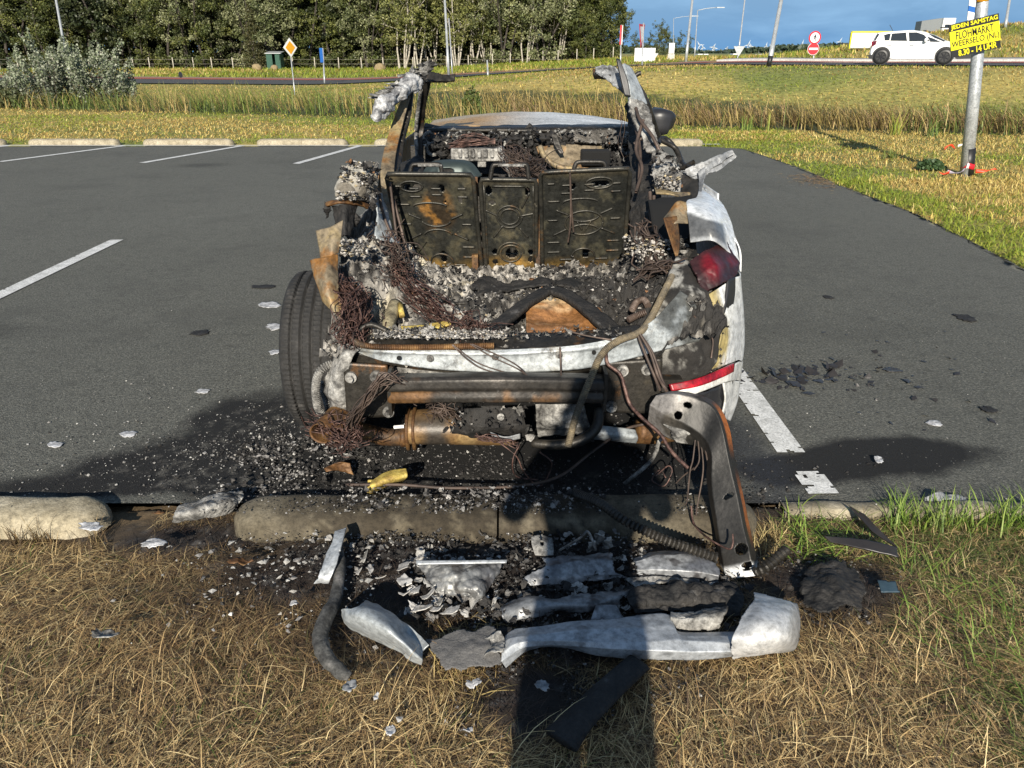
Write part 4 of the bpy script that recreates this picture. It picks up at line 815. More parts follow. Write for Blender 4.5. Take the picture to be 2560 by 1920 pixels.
text('JEDEN SAMSTAG', .5, .11, .068, 'yellow', WS * .94, 'lettering', .02); text('FLOHMARKT', .5, .36, .095, 'signk', WS * .76, 'lettering', .01); text('WEERSELO (NL)', .5, .62, .095, 'signk', WS * .96, 'lettering', .01); text('8.30 - 14 UHR', .53, .885, .075, 'yellow', WS * .78, 'lettering', .02)
# blue and white striped batten above it
st = thing('striped_batten', 'blue and white striped batten tied to the lamp post above the sign', 'marker', W(2424, 50, Yp - .12)); 
for k, (y0, y1) in enumerate(((50, 28), (28, 14), (14, -2), (-2, -18), (-18, -34))):
    x0, x1 = 2418 + (50 - y0) * .12, 2418 + (50 - y1) * .12
    fm('stripe', *prism([W(x0, y0, Yp - .12), W(x0 + 16, y0 + 4, Yp - .12), W(x1 + 16, y1 + 4, Yp - .12), W(x1, y1, Yp - .12)], (0, .012, 0)), M['blue' if k % 2 else 'signw'], st)
# ================================================================== THE BURNT-OUT CAR
CAR = thing('burnt_out_car', 'burnt out white car wreck seen from behind, roof and tailgate gone, on melted ash', 'car', (0.01, 3.2, 0))
def wire(paths, r, nm, m, parent=CAR, n=26, seg=5, kind=None, label=None):
    ps = [tube(p, r if np.isscalar(r) else r[i], seg, n, cap=False) for i, p in enumerate(paths)]
    o = fm(nm, *join(ps), M[m], parent, None, True)
    if kind: o['kind'] = kind
    if label: o['label'] = label
    return o
def bundle(pts, n, spread, r, nm, m, parent=CAR, seed=1, ends=1.5):
    n = int(n * 1.25); r = r * .66
    g = np.random.default_rng(seed); P = catmull(np.array([W(*p) for p in pts]), 9); out = []
    for k in range(n):
        o = g.normal(0, spread, 3); q = P + o * (np.linspace(1, ends, 9)[:, None]) * g.uniform(.3, 1.3) + g.normal(0, spread * .75, P.shape); a = int(g.integers(0, 3)); b = 9 - int(g.integers(0, 3)); out.append(q[a:b])
    return wire(out, r, nm, m, parent, 20, 4, 'stuff')
def C3(c): return np.array(c, float)
M['silver0'] = mat('crumpled_silver', [(.34, (.10, .10, .105)), (.48, (.33, .33, .33)), (.62, (.60, .60, .59))], 16, 9, .6, .2, bump=.7, bscale=50, bdist=.01)
# ---- wheels
def car_wheel(c, side, burnt=True, flat=.0):
    r, wd = .345, .235; c = np.array(c); prof = [(.225, -.10), (.29, -.118), (.325, -.112), (.340, -.098)]
    for g in (-.062, -.020, .022, .064): prof += [(.345, g - .010), (.345, g - .007), (.326, g - .005), (.326, g + .005), (.345, g + .007), (.345, g + .010)]
    prof += [(.340, .098), (.325, .112), (.29, .118), (.225, .10)]
    V, T = lathe(c, (side, 0, 0), prof, 288)
    ang = np.arctan2(V[:, 2] - c[2], V[:, 1] - c[1]); rad = np.hypot(V[:, 2] - c[2], V[:, 1] - c[1])
    sip = (rad > .338) & (np.abs(np.sin(ang * 48 + V[:, 0] * 20)) < .30); k = np.where(sip, .966, 1.0)
    lump = 1 + .012 * fbm(V, 9, 3, 4); V[:, 1] = c[1] + (V[:, 1] - c[1]) * k * lump; V[:, 2] = c[2] + (V[:, 2] - c[2]) * k * lump
    V[:, 2] = np.maximum(V[:, 2], .004)
    w_ = fm('wheel', V, T, M['rubber'], CAR, None, True)
    ps = [lathe(c, (side, 0, 0), [(.225, .09), (.21, .06), (.205, -.09), (.225, -.1)], 40), cyl(c - np.array((side * .02, 0, 0)), c + np.array((side * .07, 0, 0)), .055, 16)]
    for s in range(5):
        a = s * 1.2566; d = np.array((0, math.cos(a), math.sin(a))); ps.append(tube([c + d * .03 + (side * .05, 0, 0), c + d * .21 + (side * .075, 0, 0)], [.026, .02], 8))
    fm('rim', *join(ps), M['alu'], w_, None, True); return w_
car_wheel((-.825, 3.2, .343), -1); car_wheel((.80, 3.24, .343), 1); car_wheel((-.70, 6.0, .343), -1); car_wheel((.92, 6.02, .343), 1)
# ---- under-structure: floor, dark tub walls
tub = [box((.02, 3.25, .40), (1.25, 1.15, .03)), box((.06, 4.5, .24), (1.35, 1.6, .03)), box((-.62, 3.3, .40), (.03, .9, .25)), box((.66, 3.3, .42), (.03, .9, .3)), box((.02, 3.82, .34), (1.25, .03, .26)), box((.05, 5.35, .62), (1.45, .05, .72)), box((-.66, 4.6, .26), (.12, 1.8, .13)), box((.84, 4.6, .26), (.12, 1.8, .13)), box((.1, 6.0, .45), (1.1, 1.1, .3))]
fm('floor_pan', *join(tub), M['soot'], CAR)
# ---- bonnet and cowl
def bz(x, y): return 1.112 + np.clip((y - 5.22) / .5, 0, 1) * (.052 * np.cos((x - .12) / .75 * 1.5) - .016) - .42 * np.clip((y - 5.9) / 1.05, 0, 1) ** 2.2 - .03 * ((x - .12) / .8) ** 4
net = [[(x, y + .12 * ((x - .12) / .8) ** 2 * (1 if y > 6 else -.2), float(bz(x, y))) for x in np.linspace(-.58, .86, 9)] for y in np.linspace(5.22, 6.95, 8)]
def hoodc(U, V, P):
    n = sm(.5 + 1.3 * fbm(P * np.array([.6, 2.4, 1]), 2.2, 4, 5))[:, None]; s = sm((U - .22) / .4)[:, None]
    return (C3((.80, .81, .80)) * n + C3((.42, .43, .43)) * (1 - n)) * s + (C3((.42, .25, .09)) * n + C3((.50, .42, .30)) * (1 - n)) * (1 - s)
sheet('bonnet', M['attrm'], net, CAR, (60, 50), .008, 3.5, .004, col=hoodc)
sheet('cowl', M['soot'], px_net([[(1055, 318, 5.2), (1180, 315, 5.22), (1400, 313, 5.24), (1582, 313, 5.25)], [(1055, 327, 5.1), (1180, 325, 5.1), (1400, 326, 5.1), (1580, 322, 5.1)], [(1055, 332, 5.2), (1180, 336, 5.2), (1400, 335, 5.2), (1580, 332, 5.2)]]), CAR, (40, 6), .01, 8, .01)
# ---- sides of the body (right side keeps its paint, left is bare and low)
def side(x, zs, y0, y1, nm, m, ny=10, bulge=.03, lab=None, amp=.004, hol=()):
    ysn = np.linspace(y0, y1, ny); net = [[(x + np.sign(x) * (bulge * math.sin(math.pi * (z - zs[0]) / (zs[-1] - zs[0])) - .02 * max(0, y - 6) ** 2), y, z) for y in ysn] for z in zs]
    o = sheet(nm, m, net, CAR, (40, 24), amp, 5, .004, holes=hol)
    if lab: o['label'] = lab
    return o
side(.955 - .0, [.22, .45, .7, .95], 3.62, 4.55, 'rear_door', M['white']); side(.965, [.22, .45, .7, .95], 4.57, 5.45, 'front_door', M['white']); side(.965, [.25, .5, .75, .98], 5.47, 6.75, 'front_wing', M['white'], hol=((.42, .0, .28, .62),))
side(-.78, [.22, .4, .6, .78], 3.7, 4.6, 'rear_door', M['ashmetal'], lab='burnt grey bare rear door', amp=.02); side(-.78, [.22, .45, .7, .9], 4.62, 5.45, 'front_door', M['rustpale'], lab='burnt rusty front door', amp=.015); side(-.77, [.25, .5, .75, .98], 5.47, 6.75, 'front_wing', M['rustpale'], hol=((.42, .0, .28, .62),), lab='rusty heat stained front wing')
sheet('front_bumper', M['white'], [[(-.72, 6.6, z), (-.55, 6.95, z), (.1, 7.08, z), (.75, 6.95, z), (.93, 6.6, z)] for z in (.2, .42, .62)], CAR, (40, 12), .004, 4, .006)
# ---- dashboard ruins
def rough_net(x0, x1, ys, Ys, k=6):
    return px_net([[(x0 + (x1 - x0) * j / k, y, Y) for j in range(k + 1)] for y, Y in zip(ys, Ys)])
sheet('dashboard_remains', M['char'], rough_net(1062, 1580, (331, 350, 375, 405, 440), (5.12, 5.0, 5.02, 4.98, 4.9), 8), CAR, (110, 30), .045, 8, .01, seed=3)
sheet('cowl_panel', M['soot'], px_net([[(1375, 322, 4.97), (1480, 322, 4.97), (1575, 318, 4.97)], [(1375, 352, 4.93), (1480, 360, 4.93), (1578, 362, 4.93)]]), CAR, (30, 8), .008, 8, .01)
fm('molten_lump', *chunks(np.concatenate([W(px, py, 4.9)[None] + rng.normal(0, .03, (26, 3)) for px, py in ((1100, 362), (1110, 385), (1290, 345), (1335, 342), (1375, 350), (1330, 370), (1240, 350), (1180, 352), (1420, 350))]), rng.uniform(.015, .055, 234), pick([(.02, .018, .016), (.05, .045, .04), (.3, .27, .23)], 234, (.55, .35, .10)), .8)[:2], M['char'], CAR)
bpy.data.objects['molten_lump']['kind'] = 'stuff'
mod = fm('control_module', *join([box(W(1192, 385, 4.72), (.30, .10, .072)), box(W(1205, 405, 4.72), (.05, .08, .05))] + [box(W(1150 + 16 * k, 383, 4.66), (.022, .02, .05)) for k in range(6)]), M['ashmetal'], CAR); mod_bevel(mod, .006)
fm('strut', *tube([W(1252, 372, 4.7), W(1262, 400, 4.6), W(1278, 440, 4.5)], [.022, .018, .014], 8, 10), M['ashmetal'], CAR, None, True)
wire([[W(1130, 362, 4.74) + rng.normal(0, .012, 3), W(1180, 356, 4.72) + rng.normal(0, .02, 3), W(1238, 352 + rng.uniform(-6, 8), 4.7)] for k in range(34)], .0035, 'copper_wire', 'copper', kind='stuff', n=10, seg=4)
bundle([(1262, 380, 4.6), (1290, 405, 4.45), (1325, 425, 4.3), (1365, 440, 4.0)], 60, .03, .0035, 'hanging_wiring', 'wired', seed=5, ends=1.4)
sheet('inner_bulkhead', M['rustpale'], px_net([[(1340, 368, 4.86), (1400, 360, 4.84), (1460, 360, 4.84), (1515, 368, 4.86)], [(1350, 392, 4.80), (1400, 392, 4.78), (1460, 392, 4.78), (1515, 396, 4.8)], [(1375, 420, 4.74), (1410, 428, 4.7), (1460, 424, 4.7), (1515, 420, 4.74)]]), CAR, (50, 30), .02, 9, .006, tear=.06)
fm('bulkhead_rib', *tube([W(1350, 366, 4.74), W(1362, 392, 4.70), W(1395, 416, 4.66), W(1450, 424, 4.66)], .016, 8, 24), M['rustpale'], CAR, None, True)
V, T = box(W(1488, 393, 4.72), (.17, .12, .085)); mod_bevel(fm('black_opening', V, T, M['blk'], CAR), .01)
sheet('hanging_strap', M['soot'], px_net([[(1378, 335, 4.75), (1392, 335, 4.75)], [(1385, 360, 4.72), (1402, 362, 4.72)], [(1400, 385, 4.7), (1410, 383, 4.7)]]), CAR, (8, 24), .006, 14, .004)
for k, (px, py) in enumerate(((1075, 345), (1082, 372), (1560, 345), (1566, 368))):
    V, T = lathe(W(px, py, 4.96), (0, -1, 0), [(.045, 0), (.045, .015), (.028, .017), (.026, -.02)], 16); fm('hinge_ring', V, T, M['ashmetal'], CAR, None, True)
V, T = chunks(np.array([W(rng.uniform(1120, 1580), rng.uniform(322, 362), 4.9) for _ in range(160)]), rng.uniform(.008, .035, 160), pick([(.5, .48, .44), (.1, .09, .08), (.3, .28, .25)], 160), .6)[:2]; fm('ash_crust', V, T, M['ashmetal'], CAR)['kind'] = 'stuff'
# front seat shell and headrest loops
def hoop(px0, px1, py, pyb, Y, m='soot'):
    wire([[W(px0 - 6, pyb, Y), W(px0, py + 4, Y), W(px0 + 10, py, Y), W((px0 + px1) / 2, py - .5, Y), W(px1 - 8, py, Y), W(px1, py + 5, Y), W(px1 + 3, pyb, Y)]], .011, 'headrest_loop', m, n=40, seg=9)
arch = [(1050, 446), (1062, 425), (1080, 408), (1100, 402), (1150, 402), (1178, 408), (1196, 428), (1204, 450), (1188, 452), (1180, 432), (1160, 418), (1092, 418), (1074, 436), (1068, 448)]
g0 = plain('grey_green_seat_frame', (.05, .065, .062), .45, .4)
sheet('front_seat_shell', g0, px_net([[(1052, 442, 4.0), (1075, 410, 4.05), (1100, 402, 4.08), (1150, 402, 4.08), (1180, 410, 4.05), (1204, 440, 4.0)], [(1062, 446, 3.96), (1085, 425, 4.0), (1102, 417, 4.02), (1150, 417, 4.02), (1168, 424, 4.0), (1190, 448, 3.96)], [(1062, 470, 4.0), (1085, 460, 4.0), (1102, 452, 4.0), (1150, 452, 4.0), (1168, 460, 4.0), (1192, 470, 4.0)]]), CAR, (60, 30), .004, 8, .012, holes=((.47, .70, .06, .13), (.80, .8, .03, .1)))
hoop(1030, 1102, 411, 437, 3.78); hoop(1232, 1318, 412, 446, 3.74); hoop(1440, 1512, 405, 426, 3.74)
fm('crossbar', *tube([W(1045, 414, 3.77), W(1105, 414, 3.77)], .006, 8), M['ashmetal'], CAR, None, True); fm('crossbar', *tube([W(1245, 413, 3.73), W(1310, 414, 3.73)], .007, 8), M['ashmetal'], CAR, None, True)
# ---- rear seat backs: pressed steel panels with windows, beads and rolled frames
def seatback(c4, Yt, Yb, ribs, holes, nm, label, rustb=.75, toprust=False):
    net = [[W(*c4[0], Yt), W(*c4[1], Yt)], [W((c4[0][0] + c4[3][0]) / 2, (c4[0][1] + c4[3][1]) / 2, (Yt + Yb) / 2), W((c4[1][0] + c4[2][0]) / 2, (c4[1][1] + c4[2][1]) / 2, (Yt + Yb) / 2)], [W(*c4[3], Yb), W(*c4[2], Yb)]]
    def colf(U, V, P):
        n = fbm(P, 9, 5, 3); r_ = sm((V - rustb) / .12 + n * .8)[:, None]; r2 = (sm(1.2 - ((U - .5) / .3) ** 2 * 1.5 - ((V - .35) / .25) ** 2 + n * 1.6)[:, None] if toprust else r_ * 0)
        c = C3((1, 1, 1)) * (1 + 0 * r_); c = c * (1 - r_) + C3((4.6, 3.0, 1.2)) * r_; k9 = sm((fbm(P, 14, 6, 7) + .4 * fbm(P, 60, 3, 2)) * 3.5 - .2)[:, None]; r2 = r2 * (.3 + k9); c = c * (1 - .6 * r2) + C3((6., 3.0, .9)) * .6 * r2; c = c * (1 + 1.1 * k9 * C3((1.2, 1.05, .7)))
        tv = sm((.10 - V) / .08 + n)[:, None]; return c * (1 - .5 * tv) + C3((3.5, 2.9, 2.)) * .5 * tv
    o = sheet(nm, M['seatc'], net, CAR, (70, 84), .0035, 14, .004, holes=holes, smooth=False, col=colf); o['label'] = label
    f = lambda u, v: netpos(net, np.array([u]), np.array([v]), False)[0, 0] + np.array((0, -.005, 0.002))
    e = lambda a, b, n=10: [f(a[0] + (b[0] - a[0]) * t_, a[1] + (b[1] - a[1]) * t_) for t_ in np.linspace(0, 1, n)]
    fr = [tube(np.concatenate([e((.015, .99), (.005, .04)), e((.03, .0), (.97, .0)), e((.995, .04), (.985, .99))]), .011, 8)]
    fm('frame_rim', *join(fr), M['seat'], o, None, True); fm('bottom_rim', *tube(e((.02, .985), (.98, .985)), .009, 6), M['rust'], o, None, True)
    ps = [tube(catmull([f(*p) for p in r_], max(4, len(r_) * 4)), .0052, 6) for r_ in ribs if len(r_) > 1]
    fm('pressed_beads', *join(ps), M['seat'], o, None, True)['kind'] = 'stuff'; return o
def arc(cx, cy, rx, ry, a0, a1, n=9): return [(cx + rx * math.cos(R(a)), cy + ry * math.sin(R(a))) for a in np.linspace(a0, a1, n)]
def dash(cx, cy, l, a=0): return [(cx - l * math.cos(R(a)), cy - l * math.sin(R(a)) * .8), (cx + l * math.cos(R(a)), cy + l * math.sin(R(a)) * .8)]
def ring_(cx, cy, rx, ry): return arc(cx, cy, rx, ry, 0, 360, 17)
M['seatc'] = mat('stained_seat_panel', [(.3, (.018, .019, .017)), (.55, (.040, .040, .034)), (.75, (.075, .066, .045))], 7, 9, .4, .45, bump=.35, bscale=90, attr=True, patch=[((.30, .27, .2), 42, .68, .76)])
sq = lambda cx, cy, w_, h_: (cx, cy, w_, h_)
common = [arc(.5, .62, .18, .07, 200, 340), arc(.5, .45, .18, .07, 20, 160), dash(.25, .42, .08, 25), dash(.75, .42, .08, -25), dash(.22, .62, .09, -25), dash(.78, .62, .09, 25), dash(.14, .5, .06), dash(.86, .5, .06), dash(.15, .72, .08), dash(.85, .72, .08), dash(.15, .82, .08), dash(.85, .82, .08), dash(.3, .14, .06), dash(.55, .14, .06), dash(.3, .22, .07), dash(.55, .2, .06), dash(.85, .14, .05), dash(.85, .22, .06), dash(.15, .3, .07), arc(.45, .32, .2, .04, 190, 350), arc(.5, .88, .14, .09, 180, 360), dash(.3, .9, .08), dash(.72, .9, .08), dash(.12, .12, .04)]
seatback([(964, 435), (1183, 437), (1209, 687), (1012, 685)], 3.72, 3.86, common + [ring_(.27, .12, .13, .05)], [(.22, .125, .05, .033), (.34, .125, .05, .033), (.62, .13, .035, .035), (.82, .25, .02, .03), (.64, .27, .012, .014), (.53, .80, .05, .04), (.53, .84, .04, .03)], 'seat_back', 'left rear seat back panel with strong orange rust in the middle', .80, True)
seatback([(1200, 449), (1341, 451), (1343, 676), (1214, 682)], 3.76, 3.86, [ring_(.5, .40, .17, .085), ring_(.5, .40, .23, .12), dash(.18, .36, .12, 20), dash(.82, .38, .14, -8), dash(.8, .22, .13, -55), dash(.28, .56, .12, -40), dash(.76, .58, .1, 40), arc(.5, .8, .25, .12, 180, 360), dash(.5, .52, .1), ring_(.5, .8, .2, .09), dash(.5, .07, .3), [(.06, .06), (.06, .9)], [(.94, .06), (.94, .9)]], [(.14, .11, .06, .045), (.84, .12, .05, .045), (.20, .24, .07, .02), (.2, .77, .05, .03), (.2, .88, .05, .03), (.52, .79, .12, .055), (.88, .78, .05, .04), (.87, .87, .05, .03), (.66, .3, .02, .02)], 'seat_back', 'narrow middle seat back panel with a pressed ring', .78)
seatback([(1350, 432), (1577, 421), (1560, 668), (1353, 674)], 3.70, 3.84, common + [ring_(.5, .53, .22, .12), ring_(.66, .13, .15, .055), dash(.45, .56, .06, 60), dash(.55, .56, .06, -60)], [(.62, .13, .055, .024), (.71, .13, .055, .024), (.36, .15, .04, .03), (.33, .2, .012, .02), (.53, .82, .045, .035), (.53, .86, .04, .025)], 'seat_back', 'dark right rear seat back panel with a slotted oval', .86)
for q_, s_ in (((1191, 560, 3.84), (.02, .02, .46)), ((1346, 560, 3.84), (.02, .02, .44)), ((1188, 660, 3.8), (.03, .03, .1))): fm('seat_divider', *box(W(*q_), s_), M['rust'], CAR)
wire([[W(1425, 432, 3.68), W(1427, 500, 3.70), W(1426, 560, 3.72), W(1420, 605, 3.75)], [W(1427, 500, 3.70), W(1432, 560, 3.74), W(1434, 580, 3.75)]], .005, 'dangling_wire', 'wired')
# ---- boot: bed of ash
def ashz(x, y):
    P = P2(x, y); z = .555 + .19 * sm((-.36 - x) / .3) * sm((y - 2.78) / .5) + .13 * sm((x - .42 - .15 * (y - 3)) / .3) * sm((y - 2.95) / .5) + .10 * sm((x - .45) / .25)
    z = z + .035 * sm((3.5 - y) / .3) * sm((y - 2.9) / .3); z = z - .13 * sm(1.3 - np.hypot((x - .22) / .26, (y - 2.93) / .20)); z = z - .04 * sm((2.8 - y) / .1)
    return z + .05 * fbm(P, 5, 3, 3) + .05 * fbm(P, 16, 4, 7) - .065 * np.abs(fbm(P, 22, 3, 9)) - .03 * np.abs(fbm(P, 55, 2, 4)) + .02
def ashc(x, y):
    P = P2(x, y); n = fbm(P, 7, 5, 11); n2 = fbm(P, 34, 4, 13)
    w_ = np.clip(.40 - .62 * sm((x - .08) / .4) + .25 * sm((y - 3.45) / .1) + .5 * (n) + 1.5 * n2 - .55 * near_blob(x, y, [(.25, 3.05, .5, .28, 1, 0)]), 0, 1)[:, None]
    w_ = w_ * (.55 + .6 * sm(fbm(P, 60, 2, 3) * 2 + .5))[:, None]; c = C3((.022, .02, .018)) * (1 - w_) + C3((.40, .375, .335)) * w_; y_ = sm(fbm(P, 9, 3, 17) * 3 - .6)[:, None] * w_; return c * (1 - .5 * y_) + C3((.45, .38, .22)) * .5 * y_
X, Y = np.meshgrid(np.arange(-.72, .80, .0050), np.arange(2.665, 3.86, .0058)); x, y = X.ravel(), Y.ravel(); idx = np.arange(len(x)).reshape(X.shape)
T = np.stack([idx[:-1, :-1], idx[:-1, 1:], idx[1:, 1:], idx[1:, :-1]], -1).reshape(-1, 4)
fm('ash_bed', np.column_stack([x, y, ashz(x, y)]), T, M['attrgrit'], CAR, ashc(x, y), False)['kind'] = 'stuff'
def ashchunks(n, x0, x1, y0, y1, s0, s1, cols, p, nm, flat=.6, hz=None, parent=CAR, m='attrgrit'):
    flat = .35; x = rng.uniform(x0, x1, n); y = rng.uniform(y0, y1, n); z = (hz or ashz)(x, y) + rng.uniform(0, .5, n) * s0; s = s0 + (s1 - s0) * rng.power(.35, n)
    V, T, c = chunks(np.column_stack([x, y, z]), s, pick(cols, n, p, .2), flat); o = fm(nm, V, T, M[m], parent, c); o['kind'] = 'stuff'; return o
ASHC = [(.50, .47, .43), (.27, .255, .23), (.10, .092, .084), (.026, .023, .02), (.38, .31, .19)]
ashchunks(9000, -.71, .12, 2.72, 3.82, .003, .014, ASHC, (.14, .22, .22, .36, .06), 'ash_flakes')
ashchunks(8000, .1, .80, 2.95, 3.82, .003, .014, ASHC, (.07, .16, .25, .50, .02), 'ash_flakes')
def addcurls(nm, P, s0, s1, cols, p, seed, parent=CAR, m='attrgrit', tilt=.55):
    n = len(P); V, T, c = curls(P, s0 + (s1 - s0) * rng.power(.6, n), pick(cols, n, p, .2), tilt, 1.3, seed); o = fm(nm, V, T, M[m], parent, c); o['kind'] = 'stuff'; return o
def onash(n, x0, x1, y0, y1): x, y = rng.uniform(x0, x1, n), rng.uniform(y0, y1, n); return np.column_stack([x, y, ashz(x, y) + rng.uniform(0, .02, n)])
DK = [(.018, .016, .015), (.045, .042, .038), (.12, .115, .105), (.34, .325, .30), (.20, .10, .045)]
addcurls('charred_scraps', onash(650, -.70, .15, 2.72, 3.8), .01, .036, DK, (.30, .22, .22, .22, .04), 31, tilt=.35)
addcurls('charred_scraps', onash(1100, .1, .78, 2.9, 3.8), .01, .04, DK, (.48, .26, .16, .08, .02), 32, tilt=.4)
addcurls('charred_scraps', np.column_stack([rng.uniform(-.52, .45, 260), rng.uniform(2.665, 2.77, 260), np.full(260, .592)]), .008, .025, DK, (.2, .25, .3, .23, .02), 33, tilt=.25)
for (x0_, x1_, y0_, y1_, Y_, n_, sd) in ((850, 945, 405, 500, 3.42, 130, 34), (1695, 1765, 745, 940, 2.79, 170, 35), (1570, 1650, 300, 600, 4.0, 0, 36), (1630, 1705, 380, 480, 3.8, 90, 37), (1060, 1340, 332, 372, 4.92, 200, 38), (1500, 1578, 340, 400, 4.85, 60, 39), (955, 1210, 672, 700, 3.6, 60, 40), (1110, 1330, 1015, 1095, 2.6, 50, 41)):
    if n_: addcurls('charred_scraps', np.array([W(rng.uniform(x0_, x1_), rng.uniform(y0_, y1_), Y_ + rng.uniform(-.04, .04)) for _ in range(n_)]), .010, .036, DK, (.38, .26, .2, .14, .02), sd, tilt=.8)
# spare wheel well: scorched varnished board under the collapsed cover, bright reflections painted in
def wellc(U, V, P):
    n = fbm(P * np.array((1, 2.2, 1)), 6, 4, 5); k = np.abs(np.sin(14 * fbm(P, 4, 3, 8)))[:, None]; s = sm(n * 2.2 + .45)[:, None]
    return (C3((.85, .62, .36)) * s + C3((.34, .16, .06)) * (1 - s)) * (.45 + .55 * k ** .4)
M['varnish'] = mat('scorched_board', [(.3, (.85, .85, .85)), (.7, (1.15, 1.15, 1.15))], 12, 6, .3, .1, bump=.15, bscale=30, attr=True)
sheet('spare_wheel_well', M['varnish'], px_net([[(1316, 745, 3.10), (1380, 742, 3.15), (1440, 748, 3.12), (1500, 770, 3.05)], [(1316, 790, 2.96), (1390, 790, 3.0), (1450, 790, 3.0), (1520, 800, 2.94)], [(1316, 832, 2.80), (1390, 836, 2.82), (1450, 836, 2.82), (1530, 832, 2.80)]]), CAR, (50, 40), .022, 9, .004, col=wellc, seed=4)
sheet('collapsed_cover', M['char'], px_net([[(1205, 838, 2.80), (1232, 808, 2.88), (1300, 755, 3.05), (1368, 716, 3.22)], [(1232, 842, 2.76), (1252, 822, 2.83), (1318, 768, 2.98), (1378, 726, 3.14)]]), CAR, (50, 10), .012, 12, .02)
sheet('collapsed_cover', M['char'], px_net([[(1372, 714, 3.22), (1430, 735, 3.12), (1490, 775, 2.98), (1565, 828, 2.82)], [(1372, 728, 3.14), (1420, 750, 3.04), (1470, 790, 2.9), (1520, 838, 2.77)]]), CAR, (50, 10), .012, 12, .02)
sheet('collapsed_cover', M['char'], px_net([[(1180, 700, 3.45), (1370, 690, 3.4), (1560, 700, 3.4)], [(1150, 760, 3.2), (1370, 705, 3.28), (1560, 770, 3.1)]]), CAR, (60, 20), .05, 7, .01, tear=.15)
# burnt oddments in the boot
fm('ash_cylinder', *tube([W(988, 762, 3.05), W(975, 800, 2.9), W(968, 828, 2.8)], [.028, .028, .018], 12, 14), mat('burnt_tan', [(.35, (.12, .10, .06)), (.6, (.42, .36, .22)), (.75, (.55, .48, .32))], 16, 8, .9, bump=.6, bscale=60), CAR, None, True)
yb = mat('yellow_charred_bar', [(.35, (.2, .12, .03)), (.55, (.55, .42, .10)), (.75, (.68, .58, .3))], 14, 8, .7, bump=.4, bscale=50); M['yb'] = yb
sheet('yellow_bar', yb, px_net([[(1002, 817, 2.84), (1060, 812, 2.86), (1120, 803, 2.88)], [(1008, 829, 2.80), (1070, 823, 2.82), (1128, 812, 2.84)]]), CAR, (30, 8), .004, 18, .008)
for a in ([(1005, 790, 2.92), (1000, 760, 3.0)], [(905, 800, 2.95), (925, 745, 3.1)], [(915, 805, 2.93), (935, 750, 3.1)]): fm('charred_stick', *tube([W(*p) for p in a], .012, 7), yb, CAR, None, True)
bundle([(975, 600, 3.5), (960, 660, 3.35), (985, 705, 3.2), (1050, 760, 3.05), (1120, 810, 2.85)], 60, .028, .0032, 'copper_wiring', 'copper', seed=11, ends=1.2)
bundle([(945, 590, 3.55), (950, 640, 3.4), (990, 680, 3.25), (1010, 720, 3.15)], 50, .035, .003, 'copper_wiring', 'wired', seed=12)
bundle([(880, 690, 3.3), (930, 710, 3.2), (1000, 745, 3.1)], 40, .03, .003, 'copper_wiring', 'wired', seed=13)
bundle([(820, 700, 3.05), (860, 725, 2.95), (885, 760, 2.85), (870, 800, 2.78), (862, 850, 2.72)], 60, .020, .0033, 'copper_wiring', 'copper', seed=14)
bundle([(905, 730, 2.95), (900, 770, 2.85), (895, 830, 2.75), (880, 860, 2.7)], 60, .02, .003, 'copper_wiring', 'copper', seed=15)
bundle([(1140, 815, 2.82), (1180, 820, 2.8), (1210, 835, 2.75)], 36, .022, .003, 'copper_wiring', 'copper', seed=16)
bundle([(1600, 560, 3.5), (1625, 620, 3.3), (1640, 680, 3.15)], 24, .02, .006, 'dark_wiring', 'wired', seed=17)
bundle([(1590, 690, 3.15), (1640, 672, 3.1), (1700, 668, 3.0)], 14, .012, .006, 'dark_wiring', 'wired', seed=18)
for a in ([(1580, 775, 2.95), (1592, 755, 3.0), (1610, 750, 3.0), (1620, 765, 2.95)], [(1570, 800, 2.9), (1590, 790, 2.92), (1615, 780, 2.92)]):
    fm('corrugated_sleeve', *corr([W(*p) for p in a], .014, .007, 10, .3), M['wired'], CAR)
